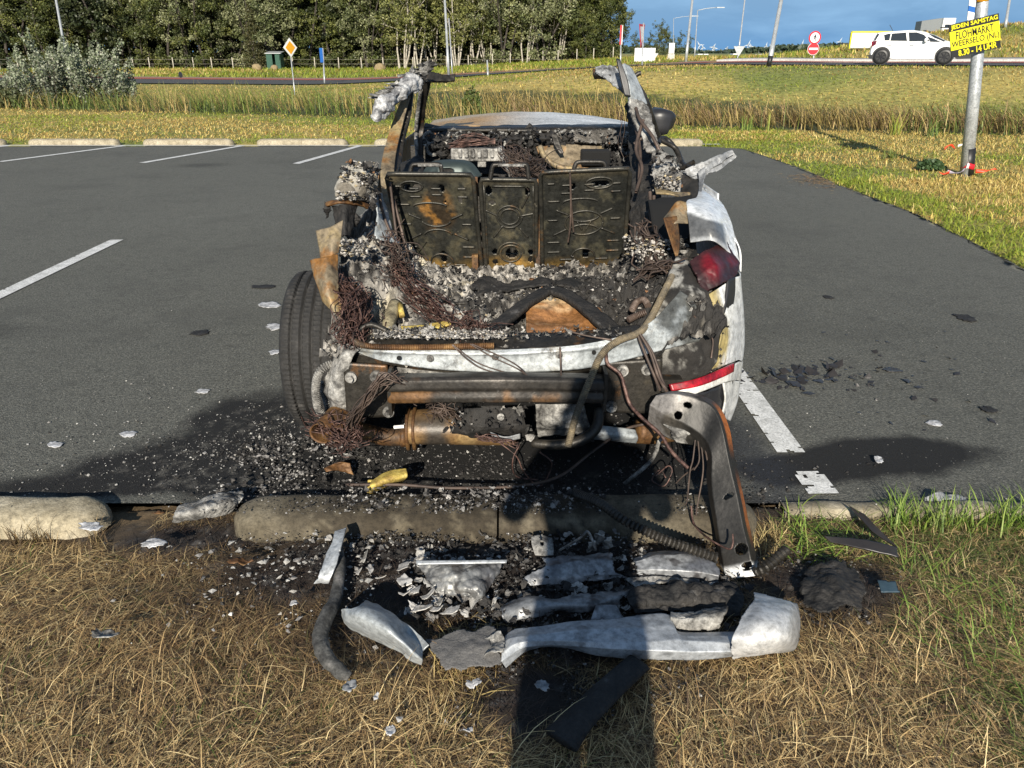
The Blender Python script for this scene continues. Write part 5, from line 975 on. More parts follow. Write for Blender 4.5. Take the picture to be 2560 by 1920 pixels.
# ---- tail panel, sill strip and hoses
sheet('boot_sill', M['soot'], px_net([[(880, 838, 2.74), (1100, 835, 2.76), (1300, 832, 2.77), (1450, 830, 2.77), (1590, 812, 2.78)], [(885, 852, 2.70), (1100, 860, 2.70), (1300, 860, 2.70), (1480, 850, 2.70), (1610, 820, 2.72)], [(888, 866, 2.66), (1100, 874, 2.66), (1300, 874, 2.66), (1490, 860, 2.66), (1620, 830, 2.68)]]), CAR, (80, 14), .008, 12, .006)
ashchunks(1600, -.52, -.02, 2.66, 2.76, .004, .016, ASHC, (.4, .3, .14, .1, .06), 'ash_flakes', hz=lambda x, y: .585 + 0 * x)
sheet('tail_panel', M['zinc'], px_net([
    [(884, 858, 2.70), (960, 868, 2.66), (1080, 874, 2.645), (1200, 876, 2.64), (1320, 872, 2.64), (1450, 862, 2.645), (1560, 838, 2.66), (1625, 806, 2.69), (1668, 764, 2.74), (1700, 728, 2.8)],
    [(886, 872, 2.68), (960, 880, 2.65), (1080, 884, 2.635), (1200, 886, 2.63), (1320, 883, 2.63), (1450, 874, 2.635), (1565, 855, 2.65), (1645, 825, 2.68), (1695, 790, 2.73), (1725, 745, 2.78)],
    [(890, 878, 2.68), (960, 886, 2.655), (1080, 891, 2.64), (1200, 893, 2.635), (1320, 891, 2.635), (1450, 883, 2.64), (1570, 866, 2.655), (1655, 843, 2.68), (1712, 815, 2.73), (1745, 775, 2.78)],
    [(905, 886, 2.67), (965, 904, 2.65), (1080, 922, 2.635), (1200, 930, 2.63), (1320, 930, 2.63), (1450, 922, 2.635), (1570, 898, 2.65), (1660, 874, 2.68), (1725, 858, 2.72), (1765, 850, 2.76)]]), CAR, (220, 36), .005, 7, .004, col=lambda U, V, P: 1 - (C3((.72, .73, .75)) * sm((U - .66) / .16 + fbm(P, 16, 5, 3) * 1.6 - .35)[:, None] + .5 * sm((.09 - U) / .06)[:, None]).clip(0, .9))
for px, py in ((1075, 897), (1238, 893), (1398, 888)):
    c = W(px, py, 2.625); o = fm('bolt', *join([cyl(c + (0, .012, 0), c, .013, 12), cyl(c, c + (0, -.01, -.002), .007, 6)]), M['ashmetal'], CAR)
for px, py in ((997, 895), (1485, 881)): c = W(px, py, 2.628); fm('drain_hole', *cyl(c + (0, .003, 0), c - (0, .0025, 0), .008, 14), M['blk'], CAR)
fm('corrugated_hose', *corr([W(883, 850, 2.70), W(905, 862, 2.66), W(960, 868, 2.65), (W(1080, 868, 2.64)), W(1150, 866, 2.64), W(1235, 864, 2.64)], .012, .0065, 12, .2), M['rust'], CAR)['label'] = 'rusty corrugated hose along the tail panel'
wire([[W(885, 842, 2.72), W(905, 820, 2.74), W(930, 812, 2.75), W(965, 826, 2.75)]], .011, 'rubber_hose', 'soot', seg=8)
wire([[W(1065, 733, 3.12), W(1100, 745, 3.1), W(1130, 758, 3.06), W(1170, 758, 3.04)]], .009, 'rubber_hose', 'soot', seg=8)
fm('corrugated_hose', *corr([W(1680, 690, 2.95), W(1660, 730, 2.85), W(1630, 790, 2.74), W(1600, 830, 2.66), W(1545, 852, 2.60), W(1505, 885, 2.57), W(1475, 950, 2.52), W(1440, 1040, 2.50), W(1420, 1115, 2.48)], .0135, .0065, 12, .22), M['hose'] if 'hose' in M else M.setdefault('hose', mat('brown_hose', [(.35, (.07, .06, .045)), (.6, (.2, .16, .1)), (.75, (.35, .28, .16))], 18, 6, .7, bump=.2)), CAR)['label'] = 'long brown corrugated hose hanging over the tail panel'
# lower tail, black with ash film
sheet('lower_tail_panel', M['soot'], px_net([[(880, 880, 2.70), (1050, 905, 2.70), (1290, 915, 2.70), (1500, 900, 2.70), (1700, 850, 2.74), (1740, 840, 2.77)], [(870, 960, 2.73), (1050, 955, 2.72), (1290, 955, 2.72), (1500, 955, 2.72), (1700, 930, 2.75), (1730, 920, 2.77)], [(870, 1040, 2.76), (1050, 1000, 2.76), (1290, 1000, 2.76), (1500, 1000, 2.76), (1640, 1020, 2.77), (1680, 1010, 2.78)]]), CAR, (70, 30), .006, 8, .006)
sheet('ash_film_plate', M['ashmetal'], px_net([[(970, 915, 2.69), (1050, 925, 2.69), (1115, 932, 2.69)], [(985, 935, 2.69), (1050, 945, 2.69), (1115, 950, 2.69)], [(1010, 955, 2.69), (1050, 957, 2.69), (1118, 957, 2.69)]]), CAR, (30, 14), .004, 14, .003)
sheet('hump_bracket', M['ashmetal'], px_net([[(1190, 955, 2.66), (1215, 936, 2.655), (1245, 933, 2.65), (1275, 936, 2.655), (1310, 955, 2.66)], [(1190, 966, 2.67), (1215, 962, 2.67), (1245, 960, 2.67), (1275, 962, 2.67), (1310, 966, 2.67)]]), CAR, (30, 8), .002, 20, .004)
# crash beam: closed box section, gently bowed
bt = [(px, 965 - 4 * math.sin((px - 970) / 540 * 3.14), 2.56 - .05 * math.sin((px - 970) / 540 * 3.14)) for px in np.linspace(968, 1512, 14)]
net = []
prof = [(-.026, .05), (-.026, .004), (-.018, -.006), (.014, -.009), (.020, -.005), (.026, -.004), (.05, -.010), (.064, -.008), (.070, .002), (.070, .05)]
for dz_, dy_ in prof: net.append([W(*b) + np.array((0, dy_, -dz_)) for b in bt])
def beamc(U, V, P):
    n = fbm(P, 8, 5, 3); k = .8 * sm(1.2 * sm((.50 - U) / .35) * sm((V - .35) / .2) + n * 2.2 - .45)[:, None]; return C3((1, 1, 1)) * (1 - k) + C3((4.6, 2.6, 1.1)) * k
M['beam'] = mat('burnt_beam_steel', [(.3, (.022, .020, .018)), (.55, (.045, .040, .034)), (.75, (.09, .08, .07))], 9, 9, .45, .4, bump=.3, bscale=70, attr=True, patch=[((.25, .24, .22), 22, .64, .76)])
sheet('crash_beam', M['beam'], net, CAR, (90, 40), .003, 9, .004, col=beamc, smooth=False)
def bracket(c4, Y, bolts, nm='crash_beam_bracket'):
    o = sheet(nm, M['soot'], px_net([[(*c4[0], Y), (*c4[1], Y)], [(*c4[3], Y), (*c4[2], Y)]]), CAR, (20, 20), .002, 10, .012)
    for px, py in bolts:
        c = W(px, py, Y - .006); fm('bolt', *join([cyl(c, c + (0, -.012, 0), .022, 16), cyl(c + (0, -.012, 0), c + (0, -.03, 0), .0125, 6)]), M['ashmetal'], o)
    return o
bracket([(858, 905), (968, 912), (985, 1040), (868, 1046)], 2.66, [(878, 942), (940, 940), (972, 1028)])
bracket([(1515, 905), (1655, 895), (1652, 1032), (1505, 1030)], 2.66, [(1556, 925), (1617, 922), (1528, 1015)])
fm('bracket_flange', *box(W(978, 975, 2.6), (.012, .10, .16)), M['soot'], CAR); fm('bracket_flange', *box(W(1510, 970, 2.6), (.012, .10, .15)), M['soot'], CAR)
sheet('corner_casting', M['ashmetal'], px_net([[(845, 862, 2.74), (870, 858, 2.70), (900, 872, 2.66)], [(832, 900, 2.72), (858, 890, 2.66), (885, 890, 2.65)], [(815, 950, 2.72), (842, 940, 2.65), (868, 945, 2.66)], [(815, 1000, 2.73), (845, 1005, 2.66), (875, 1010, 2.67)], [(828, 1045, 2.74), (855, 1050, 2.67), (884, 1042, 2.68)]]), CAR, (40, 60), .022, 9, .006, tear=.06, seed=5)
fm('spring_hose', *corr([W(833, 908, 2.72), W(803, 925, 2.70), W(790, 960, 2.70), W(793, 1010, 2.72), W(808, 1042, 2.74), W(818, 1052, 2.76)], .017, .009, 12, .42), M['ashmetal'], CAR)['label'] = 'white corrugated hose curling beside the wheel'
fm('spring_hose', *corr([W(800, 955, 2.78), W(812, 990, 2.8), W(825, 1040, 2.8)], .014, .009, 12, .42), M['ashmetal'], CAR)
# ---- exhaust
mu_ = [W(1022, 1072, 2.80), W(1100, 1070, 2.80), W(1200, 1072, 2.80), W(1290, 1074, 2.80)]
V, T = tube(mu_, [.082, .086, .086, .086, .083], 28, 30); V[:, 2] = .19 + (V[:, 2] - .19) * .82
def mufc(V_):
    n = fbm(V_, 6, 5, 4); a = .7 * sm(n * 3.0 + .3 - (V_[:, 0] + .15) * 3)[:, None]; b_ = sm(fbm(V_ * np.array((3, 1, 1)), 7, 4, 9) * 3 - .3)[:, None] * a
    c = C3((.06, .05, .04)) * (1 - a) + C3((.30, .17, .06)) * a; return (c * (1 - b_ * .6) + C3((.75, .55, .25)) * b_ * .6) / 1.0
fm('silencer', V, T, M['attrm'], CAR, mufc(V), True)
for px in (1019, 1035): fm('silencer_band', *tube([W(px, 1072, 2.80), W(px + 7, 1072, 2.80)], .088, 26), M['rust'], CAR, None, True)
fm('exhaust_pipe', *tube([W(1020, 1092, 2.80), W(960, 1092, 2.78), W(905, 1078, 2.76), W(845, 1076, 2.70)], [.036, .036, .034, .034], 16, 16), M['rust'], CAR, None, True)
fm('pipe_clamp', *tube([W(1003, 1092, 2.79), W(1016, 1092, 2.79)], .042, 14), M['rust'], CAR, None, True); V, T = tube([W(985, 1068, 2.74), W(1010, 1066, 2.74)], .007, 8); fm('bolt', V, T, M['signw'], CAR)
for px, py, rx in ((802, 1085, .043), (846, 1088, .035)):
    c = W(px, py, 2.52); d = np.array((0.03, .16, .0)); V, T = lathe(c, (d / np.linalg.norm(d)), [(.0, .15), (rx * .9, .15), (rx * .92, .01), (rx, 0), (rx * 1.06, .002), (rx * 1.04, .16)], 24); V[:, 2] = c[2] + (V[:, 2] - c[2]) * .9; fm('tailpipe', V, T, M['rust'], CAR, None, True)
fm('silencer', *tube([W(1592, 1078, 2.8), W(1640, 1080, 2.82), W(1700, 1070, 2.86)], .05, 20, 10), M['rust'], CAR, None, True)
sheet('heat_shield', M['ashmetal'], px_net([[(1338, 1012, 2.72), (1400, 1010, 2.70), (1460, 1012, 2.72)], [(1340, 1060, 2.72), (1400, 1055, 2.68), (1470, 1050, 2.72)], [(1345, 1090, 2.78), (1400, 1088, 2.76), (1480, 1085, 2.78)]]), CAR, (40, 26), .018, 14, .003, seed=8)
sheet('heat_shield', M['zinc'], px_net([[(1488, 1062, 2.76), (1540, 1068, 2.74), (1588, 1074, 2.76)], [(1486, 1085, 2.74), (1540, 1090, 2.72), (1595, 1095, 2.74)], [(1480, 1098, 2.76), (1540, 1103, 2.76), (1590, 1108, 2.78)]]), CAR, (30, 16), .006, 10, .003)
fm('curved_carrier', *tube([W(1500, 1020, 2.66), W(1490, 1070, 2.62), W(1450, 1102, 2.6), W(1390, 1112, 2.6), W(1330, 1108, 2.62)], [.020, .021, .021, .020, .016], 14, 24), M['soot'], CAR, None, True)
sheet('torn_undershield', M['char'], px_net([[(1140, 1020, 2.66), (1200, 1015, 2.64), (1320, 1015, 2.66)], [(1110, 1075, 2.66), (1220, 1070, 2.62), (1330, 1070, 2.66)], [(1130, 1090, 2.7), (1220, 1105, 2.66), (1320, 1098, 2.7)]]), CAR, (40, 26), .025, 9, .004, tear=.12, seed=12)
sheet('ring_plate', M['alu'], px_net([[(1225, 1080, 2.6), (1260, 1092, 2.58), (1300, 1084, 2.6)], [(1232, 1096, 2.6), (1262, 1104, 2.59), (1300, 1096, 2.6)]]), CAR, (20, 6), .003, 20, .004)
c = W(1252, 1040, 2.62); fm('bolt', *join([cyl(c, c + (0, -.01, 0), .014, 14), cyl(c, c + (0, -.02, 0), .007, 6)]), M['ashmetal'], CAR)
fm('axle_beam', *join([box((0, 3.1, .26), (1.4, .12, .10)), box((-.35, 3.1, .3), (.1, .4, .1)), box((.38, 3.1, .3), (.1, .4, .1))]), M['soot'], CAR)
# wiring looms on the tail
bundle([(862, 1090, 2.55), (885, 1040, 2.52), (925, 985, 2.50), (960, 942, 2.50), (1000, 950, 2.53)], 26, .010, .0035, 'copper_wiring', 'wired', seed=21, ends=.9)
bundle([(770, 1060, 2.6), (830, 1072, 2.55), (870, 1098, 2.5), (905, 1075, 2.55)], 44, .018, .003, 'copper_wiring', 'copper', seed=22)
bundle([(1060, 1018, 2.6), (1100, 1030, 2.6), (1140, 1048, 2.6)], 14, .02, .003, 'copper_wiring', 'wired', seed=23)
bundle([(1180, 1090, 2.55), (1230, 1098, 2.55), (1290, 1110, 2.55)], 10, .008, .003, 'copper_wiring', 'copper', seed=24)
wire([[W(1130, 862, 2.63), W(1170, 900, 2.60), W(1215, 925, 2.58), W(1320, 950, 2.52)], [W(1132, 862, 2.63), W(1190, 905, 2.60), W(1260, 930, 2.58), W(1325, 948, 2.52)], [W(1175, 860, 2.63), W(1230, 892, 2.6), (W(1290, 920, 2.57)), W(1328, 946, 2.52)], [W(1180, 860, 2.63), W(1260, 895, 2.6), W(1300, 920, 2.57), W(1325, 950, 2.52)]], .0028, 'thin_wires', 'wired', n=30)
wire([[W(1600, 835, 2.63), W(1625, 880, 2.60), W(1645, 940, 2.55), W(1665, 975, 2.50)], [W(1595, 840, 2.63), W(1615, 890, 2.6), W(1640, 950, 2.55), W(1650, 975, 2.5)], [W(1602, 838, 2.63), W(1632, 885, 2.6), W(1655, 950, 2.55), W(1668, 980, 2.5)]], .006, 'loom', 'wired', n=30)
wire([[W(1515, 880, 2.6), W(1520, 910, 2.57), W(1550, 935, 2.55), W(1562, 970, 2.52), W(1575, 1010, 2.5), W(1605, 1045, 2.45), W(1650, 1085, 2.4), W(1680, 1130, 2.35), W(1720, 1170, 2.3)]], .0065, 'thick_cable', 'copper', n=60, seg=8)
wire([[W(1430, 830, 2.68), W(1470, 840, 2.66), W(1530, 850, 2.64)], [W(1400, 868, 2.62), W(1402, 910, 2.6), W(1403, 945, 2.55)], [W(1735, 790, 2.74), W(1765, 820, 2.75), W(1782, 850, 2.75), W(1778, 895, 2.73)]], .004, 'thin_wires', 'wired')
# ---- right rear corner
def qc(U, V, P):
    n = fbm(P, 14, 5, 31) + .6 * fbm(P, 50, 3, 3); k = sm(.62 - 1.1 * U + 1.9 * n)[:, None]; k2 = sm((.85 - V) * 4)[:, None]; return C3((.018, .016, .014)) * (1 - k * k2) + C3((.34, .33, .30)) * k * k2
sheet('quarter_inner_panel', M['attrgrit'], px_net([[(1690, 640, 3.1), (1725, 655, 3.02), (1745, 690, 2.95)], [(1660, 720, 2.9), (1715, 725, 2.85), (1775, 745, 2.83)], [(1640, 790, 2.78), (1715, 800, 2.76), (1795, 820, 2.80)], [(1655, 850, 2.72), (1720, 870, 2.72), (1795, 890, 2.76)], [(1655, 925, 2.72), (1720, 940, 2.72), (1775, 925, 2.74)], [(1640, 985, 2.72), (1680, 985, 2.72), (1735, 965, 2.74)]]), CAR, (60, 90), .02, 9, .006, col=qc, seed=2)
x_, n_ = None, 700
Pq = np.array([W(1728 + rng.normal(0, 16) + 35 * sm(np.array((y_ - 720) / 80.)) * 1., y_, 2.80) for y_ in rng.uniform(745, 940, n_)]); V, T, c = chunks(Pq, rng.uniform(.005, .022, n_), pick([(.02, .018, .016), (.05, .045, .04), (.3, .28, .25)], n_, (.6, .3, .1)), .8); fm('char_crust', V, T, M['attrgrit'], CAR, c)['kind'] = 'stuff'
bump_net = px_net([[(1758, 744, 2.84), (1800, 718, 2.90), (1834, 695, 2.98), (1850, 684, 3.10)], [(1788, 795, 2.82), (1818, 788, 2.87), (1846, 778, 2.98), (1856, 772, 3.10)], [(1800, 845, 2.80), (1826, 845, 2.86), (1850, 842, 2.98), (1857, 842, 3.10)], [(1778, 908, 2.78), (1815, 896, 2.83), (1846, 884, 2.97), (1854, 884, 3.10)], [(1770, 925, 2.76), (1812, 912, 2.83), (1843, 900, 2.96), (1851, 898, 3.10)]])
for i, r_ in enumerate(bump_net): z = r_[-1][2]; r_.append(np.array((.955, 3.35, z + .01))); r_.append(np.array((.955, 3.6, z + .01)))
def bc(U, V, P):
    n = fbm(P * np.array((3.5, 1, .7)), 14, 4, 3); y_ = sm((.20 - U) / .11 + n * .9)[:, None]; w_ = C3((.70, .71, .70)); b_ = C3((.40, .33, .15)) * (.55 + .6 * np.abs(n))[:, None] + C3((.08, .06, .02)); return w_ * (1 - y_) + b_ * y_
M['wpaint'] = mat('blistered_white_paint', [(.3, (.95, .95, .95)), (.7, (1.05, 1.05, 1.05))], 5, 5, .35, 0, bump=.15, bscale=30, attr=True, coat=.3)
sheet('rear_bumper_corner', M['wpaint'], bump_net, CAR, (90, 70), 0, 6, .005, col=bc, relief=lambda U, V: .006 * sm((.33 - U) / .12) * fbm(np.column_stack([U * 26, V * 5, U * 0]), 1, 3, 2))
sheet('air_vent', M['blackp'], px_net([[(1818, 700, 2.93), (1836, 692, 2.975)], [(1814, 745, 2.89), (1834, 742, 2.95)], [(1805, 790, 2.85), (1824, 786, 2.905)], [(1803, 803, 2.84), (1813, 803, 2.86)]]), CAR, (10, 30), 0, 5, .01)
low_net = px_net([[(1670, 985, 2.66), (1745, 960, 2.70), (1810, 925, 2.82), (1845, 905, 2.95), (1852, 900, 3.10)], [(1700, 998, 2.66), (1750, 980, 2.70), (1815, 955, 2.82), (1838, 950, 2.95), (1846, 945, 3.10)]])
low2 = px_net([[(1808, 958, 2.83), (1832, 952, 2.93), (1847, 945, 3.08)], [(1812, 1000, 2.84), (1828, 1000, 2.93), (1838, 1000, 3.08)], [(1800, 1052, 2.86), (1815, 1048, 2.94), (1822, 1045, 3.08)]])
for r_ in low_net + low2: r_.append(np.array((.94, 3.4, r_[-1][2]))); r_.append(np.array((.94, 3.6, r_[-1][2])))
sheet('bumper_lip', M['wpaint'], low_net, CAR, (60, 10), .002, 6, .006, col=(.70, .70, .66)); sheet('bumper_lower_corner', M['wpaint'], low2, CAR, (40, 30), .002, 6, .006, col=(.66, .66, .63))
sheet('reflector', M['redl'], px_net([[(1672, 961, 2.64), (1740, 947, 2.66), (1800, 923, 2.75), (1834, 908, 2.86)], [(1678, 978, 2.63), (1745, 966, 2.65), (1805, 943, 2.74), (1831, 929, 2.84)]]), CAR, (30, 6), 0, 5, .012)
sheet('bumper_grille', M['blackp'], px_net([[(1720, 992, 2.72), (1770, 978, 2.76), (1810, 958, 2.85)], [(1740, 1030, 2.75), (1775, 1030, 2.8), (1812, 1030, 2.88)], [(1750, 1060, 2.8), (1780, 1062, 2.84), (1802, 1055, 2.9)]]), CAR, (20, 16), .01, 14, .006)
def lc(U, V, P):
    k = sm(1.25 - np.hypot((U - .42) / .26, (V - .48) / .42))[:, None]; k2 = .5 * sm(1.2 - np.hypot((U - .85) / .12, (V - .45) / .2))[:, None]; return C3((.030, .010, .010)) * (1 - k - k2).clip(0, 1) + C3((.13, .005, .010)) * (k + k2).clip(0, 1)
M['lens'] = mat('melted_lens', [(.3, (.8, .8, .8)), (.7, (1.2, 1.2, 1.2))], 9, 5, .4, 0, bump=.1, bscale=20, attr=True, coat=.08)
sheet('tail_light', M['lens'], px_net([[(1722, 656, 2.96), (1762, 627, 3.00), (1812, 606, 3.10)], [(1742, 694, 2.90), (1785, 664, 2.93), (1848, 660, 3.09)], [(1752, 735, 2.86), (1796, 716, 2.88), (1840, 690, 3.0)]]), CAR, (60, 60), .005, 14, .02, col=lc, smooth=False, tear=.03)
def fc_(U, V, P):
    n = fbm(P, 5, 4, 6); k = sm((V - .60) / .06 + n * .6) * (1 - .55 * sm((V - .9) / .08)); k = k * sm((.80 - U) / .12); w_ = (.60 + .20 * sm(.6 + n * 1.5 + .6 * (U - .4)))[:, None] * C3((.97, 1, 1.02)); return w_ * (1 - .86 * k[:, None]) + C3((.02, .02, .02)) * k[:, None]
sheet('rear_wing', M['wpaint'], px_net([[(1749, 462, 4.1), (1756, 461, 4.15), (1765, 466, 4.25)], [(1742, 492, 3.5), (1772, 496, 3.48), (1800, 502, 3.6)], [(1716, 505, 3.25), (1778, 532, 3.18), (1823, 545, 3.35)], [(1722, 560, 3.12), (1785, 570, 3.06), (1838, 592, 3.22)], [(1726, 606, 3.08), (1790, 604, 3.02), (1849, 655, 3.12)]]), CAR, (60, 80), .006, 5, .005, col=fc_)
sheet('wing_side', M['white'], [[(.945, 3.1, .72), (.955, 3.35, .72), (.955, 3.6, .72)], [(.945, 3.15, .80), (.95, 3.35, .85), (.95, 3.6, .88)], [(.92, 3.25, .86), (.935, 3.5, .93), (.93, 3.8, .95)]], CAR, (20, 20), 0, 5, .005)
sheet('wing_inner', M['rustpale'], px_net([[(1660, 545, 3.2), (1690, 505, 3.2), (1716, 505, 3.2)], [(1662, 570, 3.12), (1690, 560, 3.12), (1722, 560, 3.14)]]), CAR, (24, 16), .01, 8, .004)
sheet('wing_inner', M['rust'], px_net([[(1658, 545, 3.12), (1692, 540, 3.14)], [(1668, 580, 3.08), (1698, 600, 3.1)], [(1688, 640, 3.06), (1694, 640, 3.06)]]), CAR, (14, 20), .006, 8, .004)
sheet('wing_cavity', M['blk'], px_net([[(1620, 500, 3.6), (1730, 490, 3.6)], [(1640, 600, 3.35), (1740, 610, 3.25)], [(1690, 660, 3.2), (1745, 640, 3.15)]]), CAR, (12, 12), .02, 8, .004)
# ---- pillars and roof remains
sheet('pillar_right', M['char'], px_net([[(1562, 255, 4.75), (1590, 262, 4.75)], [(1570, 330, 4.6), (1622, 330, 4.5)], [(1576, 420, 4.2), (1640, 420, 4.1)], [(1575, 520, 3.95), (1650, 500, 3.8)], [(1568, 650, 3.75), (1668, 590, 3.55)]]), CAR, (40, 110), .045, 8, .02, tear=.05)
sheet('roof_rail', M['zinc'], px_net([[(1557, 160, 4.4), (1578, 172, 4.45)], [(1570, 210, 4.3), (1600, 218, 4.38)], [(1574, 250, 4.25), (1616, 262, 4.32)]]), CAR, (20, 40), .006, 9, .02)['label'] = 'bare pale roof rail piece on the right'
sheet('roof_rail', M['ashmetal'], px_net([[(1572, 248, 4.25), (1616, 260, 4.32)], [(1578, 285, 4.18), (1628, 295, 4.22)], [(1600, 330, 4.1), (1640, 330, 4.12)], [(1618, 385, 4.0), (1655, 385, 4.0)]]), CAR, (24, 70), .03, 12, .02, tear=.1, seed=4)
sheet('door_seal_strip', M['blackp'], px_net([[(1541, 147, 4.3), (1549, 150, 4.3)], [(1552, 200, 4.27), (1568, 200, 4.27)], [(1562, 240, 4.25), (1576, 242, 4.25)]]), CAR, (8, 20), .001, 9, .02)
sheet('roof_fragment', M['alu'], px_net([[(1486, 168, 4.5), (1510, 158, 4.5), (1545, 165, 4.45)], [(1488, 182, 4.5), (1515, 180, 4.5), (1552, 185, 4.42)], [(1500, 186, 4.5), (1530, 205, 4.45), (1560, 220, 4.4)], [(1530, 210, 4.45), (1545, 222, 4.42), (1562, 240, 4.4)]]), CAR, (40, 40), .02, 16, .01, tear=.12)
sheet('roof_header', M['soot'], px_net([[(1482, 174, 4.55), (1530, 176, 4.5)], [(1483, 186, 4.53), (1530, 192, 4.48)], [(1486, 196, 4.56), (1530, 198, 4.5)]]), CAR, (16, 12), .006, 12, .012)
wire([[W(1560, 180, 4.6), W(1592, 215, 4.6), W(1618, 262, 4.6), W(1640, 330, 4.7), W(1652, 350, 4.9)]], .02, 'front_pillar', 'soot', seg=8); wire([[W(1588, 190, 4.6), W(1596, 184, 4.6), W(1602, 183, 4.6)]], .014, 'bent_tab', 'soot', seg=6)
wire([[W(1590, 270, 4.2), W(1600, 300, 4.1), W(1630, 340, 4.0), W(1655, 390, 3.95)], [W(1575, 275, 4.3), W(1590, 320, 4.2), W(1600, 380, 4.0), W(1598, 450, 3.9)], [W(1608, 300, 4.1), W(1590, 370, 4.0), W(1605, 420, 3.9), W(1590, 480, 3.8)], [W(1585, 360, 4.1), W(1610, 342, 4.1)], [W(1625, 480, 3.7), W(1628, 560, 3.6)], [W(1635, 490, 3.7), W(1632, 580, 3.6)]], .009, 'burnt_strut', 'wired', seg=6)
bundle([(1548, 240, 4.3), (1555, 310, 4.2), (1552, 400, 4.1)], 3, .01, .002, 'thin_wires', 'wired', seed=31)
# seal loop and scrap on the right
wire([[W(1645, 360, 4.2), W(1658, 345, 4.3), W(1680, 360, 4.3), (W(1700, 395, 4.2)), W(1712, 425, 4.1)], [W(1650, 375, 4.2), W(1672, 400, 4.15), W(1700, 420, 4.1), W(1735, 405, 4.05)], [W(1652, 350, 4.25), W(1690, 372, 4.25), W(1706, 408, 4.15), W(1730, 420, 4.0)]], .013, 'rubber_seal', 'soot', seg=7)
sheet('shock_tower', M['ashmetal'], px_net([[(1630, 378, 3.95), (1650, 375, 3.95), (1672, 388, 3.92)], [(1630, 420, 3.88), (1660, 420, 3.85), (1700, 425, 3.85)], [(1640, 472, 3.78), (1670, 474, 3.74), (1702, 480, 3.74)]]), CAR, (30, 40), .02, 14, .01)
sheet('tower_shelf', M['rustpale'], px_net([[(1636, 468, 3.78), (1680, 478, 3.72), (1726, 480, 3.72)], [(1640, 485, 3.7), (1685, 486, 3.66), (1727, 500, 3.68)]]), CAR, (30, 8), .008, 14, .008)
sheet('tower_black_recess', M['char'], px_net([[(1700, 430, 3.95), (1748, 440, 3.9)], [(1702, 480, 3.8), (1745, 490, 3.7)], [(1640, 520, 3.7), (1735, 520, 3.5)]]), CAR, (20, 20), .02, 10, .01)
for k, (o_, c_) in enumerate((((0, 0), 'alu'), ((4, 12), 'alu'))):
    sheet('torn_sheet', M[c_], px_net([[(1704 + o_[0], 428 + o_[1] * .5, 3.9), (1740, 410 + o_[1], 3.88), (1790, 388 + o_[1], 3.86), (1836 + o_[0], 370 + o_[1] * .4, 3.84)], [(1725 + o_[0], 445 + o_[1] * .5, 3.88), (1760, 430 + o_[1], 3.85), (1800, 410 + o_[1], 3.83), (1844 + o_[0], 380 + o_[1] * .3, 3.8)]]), CAR, (60, 14), .022, 11, .004, tear=.14, seed=6 + k)
sheet('torn_sheet', M['alu'], px_net([[(1742, 425, 3.85), (1765, 415, 3.84)], [(1745, 455, 3.8), (1760, 450, 3.78)], [(1748, 485, 3.7), (1752, 480, 3.7)]]), CAR, (14, 30), .012, 12, .004, tear=.1)
# wing mirror
V, T = tube([W(1622, 300, 4.92), W(1628, 302, 4.92), W(1650, 304, 4.9), W(1672, 307, 4.9), W(1682, 312, 4.9)], [.070, .082, .084, .072, .03], 32, 20); c_ = W(1650, 305, 4.9); dy_, dz_ = V[:, 1] - c_[1], V[:, 2] - c_[2]; k_ = (np.abs(dy_) ** 4 + np.abs(dz_) ** 4) ** .25 + 1e-9; r__ = np.hypot(dy_, dz_); V[:, 1] = c_[1] + dy_ * r__ / k_ * .9; V[:, 2] = c_[2] + dz_ * r__ / k_ * .92; fm('wing_mirror', V, T, M['blackp'], CAR, None, True)
fm('mirror_glass', *lathe(W(1648, 305, 4.83), (0, -1, 0), [(.001, .002), (.055, .002), (.06, 0)], 20), M['glass'], bpy.data.objects['wing_mirror'])
# left side
sheet('roof_rail', M['silver0'], px_net([[(1048, 162, 4.55), (1062, 178, 4.5), (1082, 200, 4.5)], [(1005, 195, 4.35), (1020, 215, 4.3), (1035, 238, 4.35)], [(958, 230, 4.2), (970, 255, 4.15), (985, 280, 4.2)], [(936, 255, 4.15), (944, 280, 4.12), (955, 295, 4.15)], [(925, 298, 4.12), (932, 305, 4.12), (942, 306, 4.12)]]), CAR, (50, 130), .035, 12, .008, tear=.22, seed=7)['label'] = 'crumpled silvery roof rail drooping on the left'
N = 70; u = rng.uniform(0, 1, N); Pr = np.array([W(1060 - 115 * a + rng.normal(0, 7), 172 + 75 * a + rng.normal(0, 9), 4.5 - .3 * a) for a in u]); V, T, c = chunks(Pr, rng.uniform(.03, .10, N), pick([(.5, .5, .5), (.2, .2, .2)], N), .18); fm('shredded_flakes', V, T, M['ashmetal'], CAR)['kind'] = 'stuff'
sheet('middle_pillar', M['rustpale'], px_net([[(1008, 235, 4.42), (1026, 242, 4.42)], [(992, 280, 4.35), (1014, 285, 4.35)], [(974, 330, 4.25), (1001, 335, 4.25)], [(960, 380, 4.1), (990, 385, 4.1)], [(951, 430, 3.95), (984, 440, 3.95)], [(956, 490, 3.85), (982, 495, 3.85)], [(968, 540, 3.75), (984, 545, 3.75)], [(990, 620, 3.65), (1000, 620, 3.65)]]), CAR, (20, 90), .006, 7, .02)
sheet('pillar_inner_edge', M['soot'], px_net([[(1024, 235, 4.5), (1034, 235, 4.5)], [(1012, 290, 4.4), (1026, 290, 4.4)], [(1000, 340, 4.3), (1013, 340, 4.3)], [(988, 390, 4.15), (1002, 400, 4.15)], [(983, 440, 4.0), (992, 440, 4.0)]]), CAR, (10, 60), .006, 12, .03, holes=[(.5, v, .25, .012) for v in (.3, .37, .44, .51, .58)])
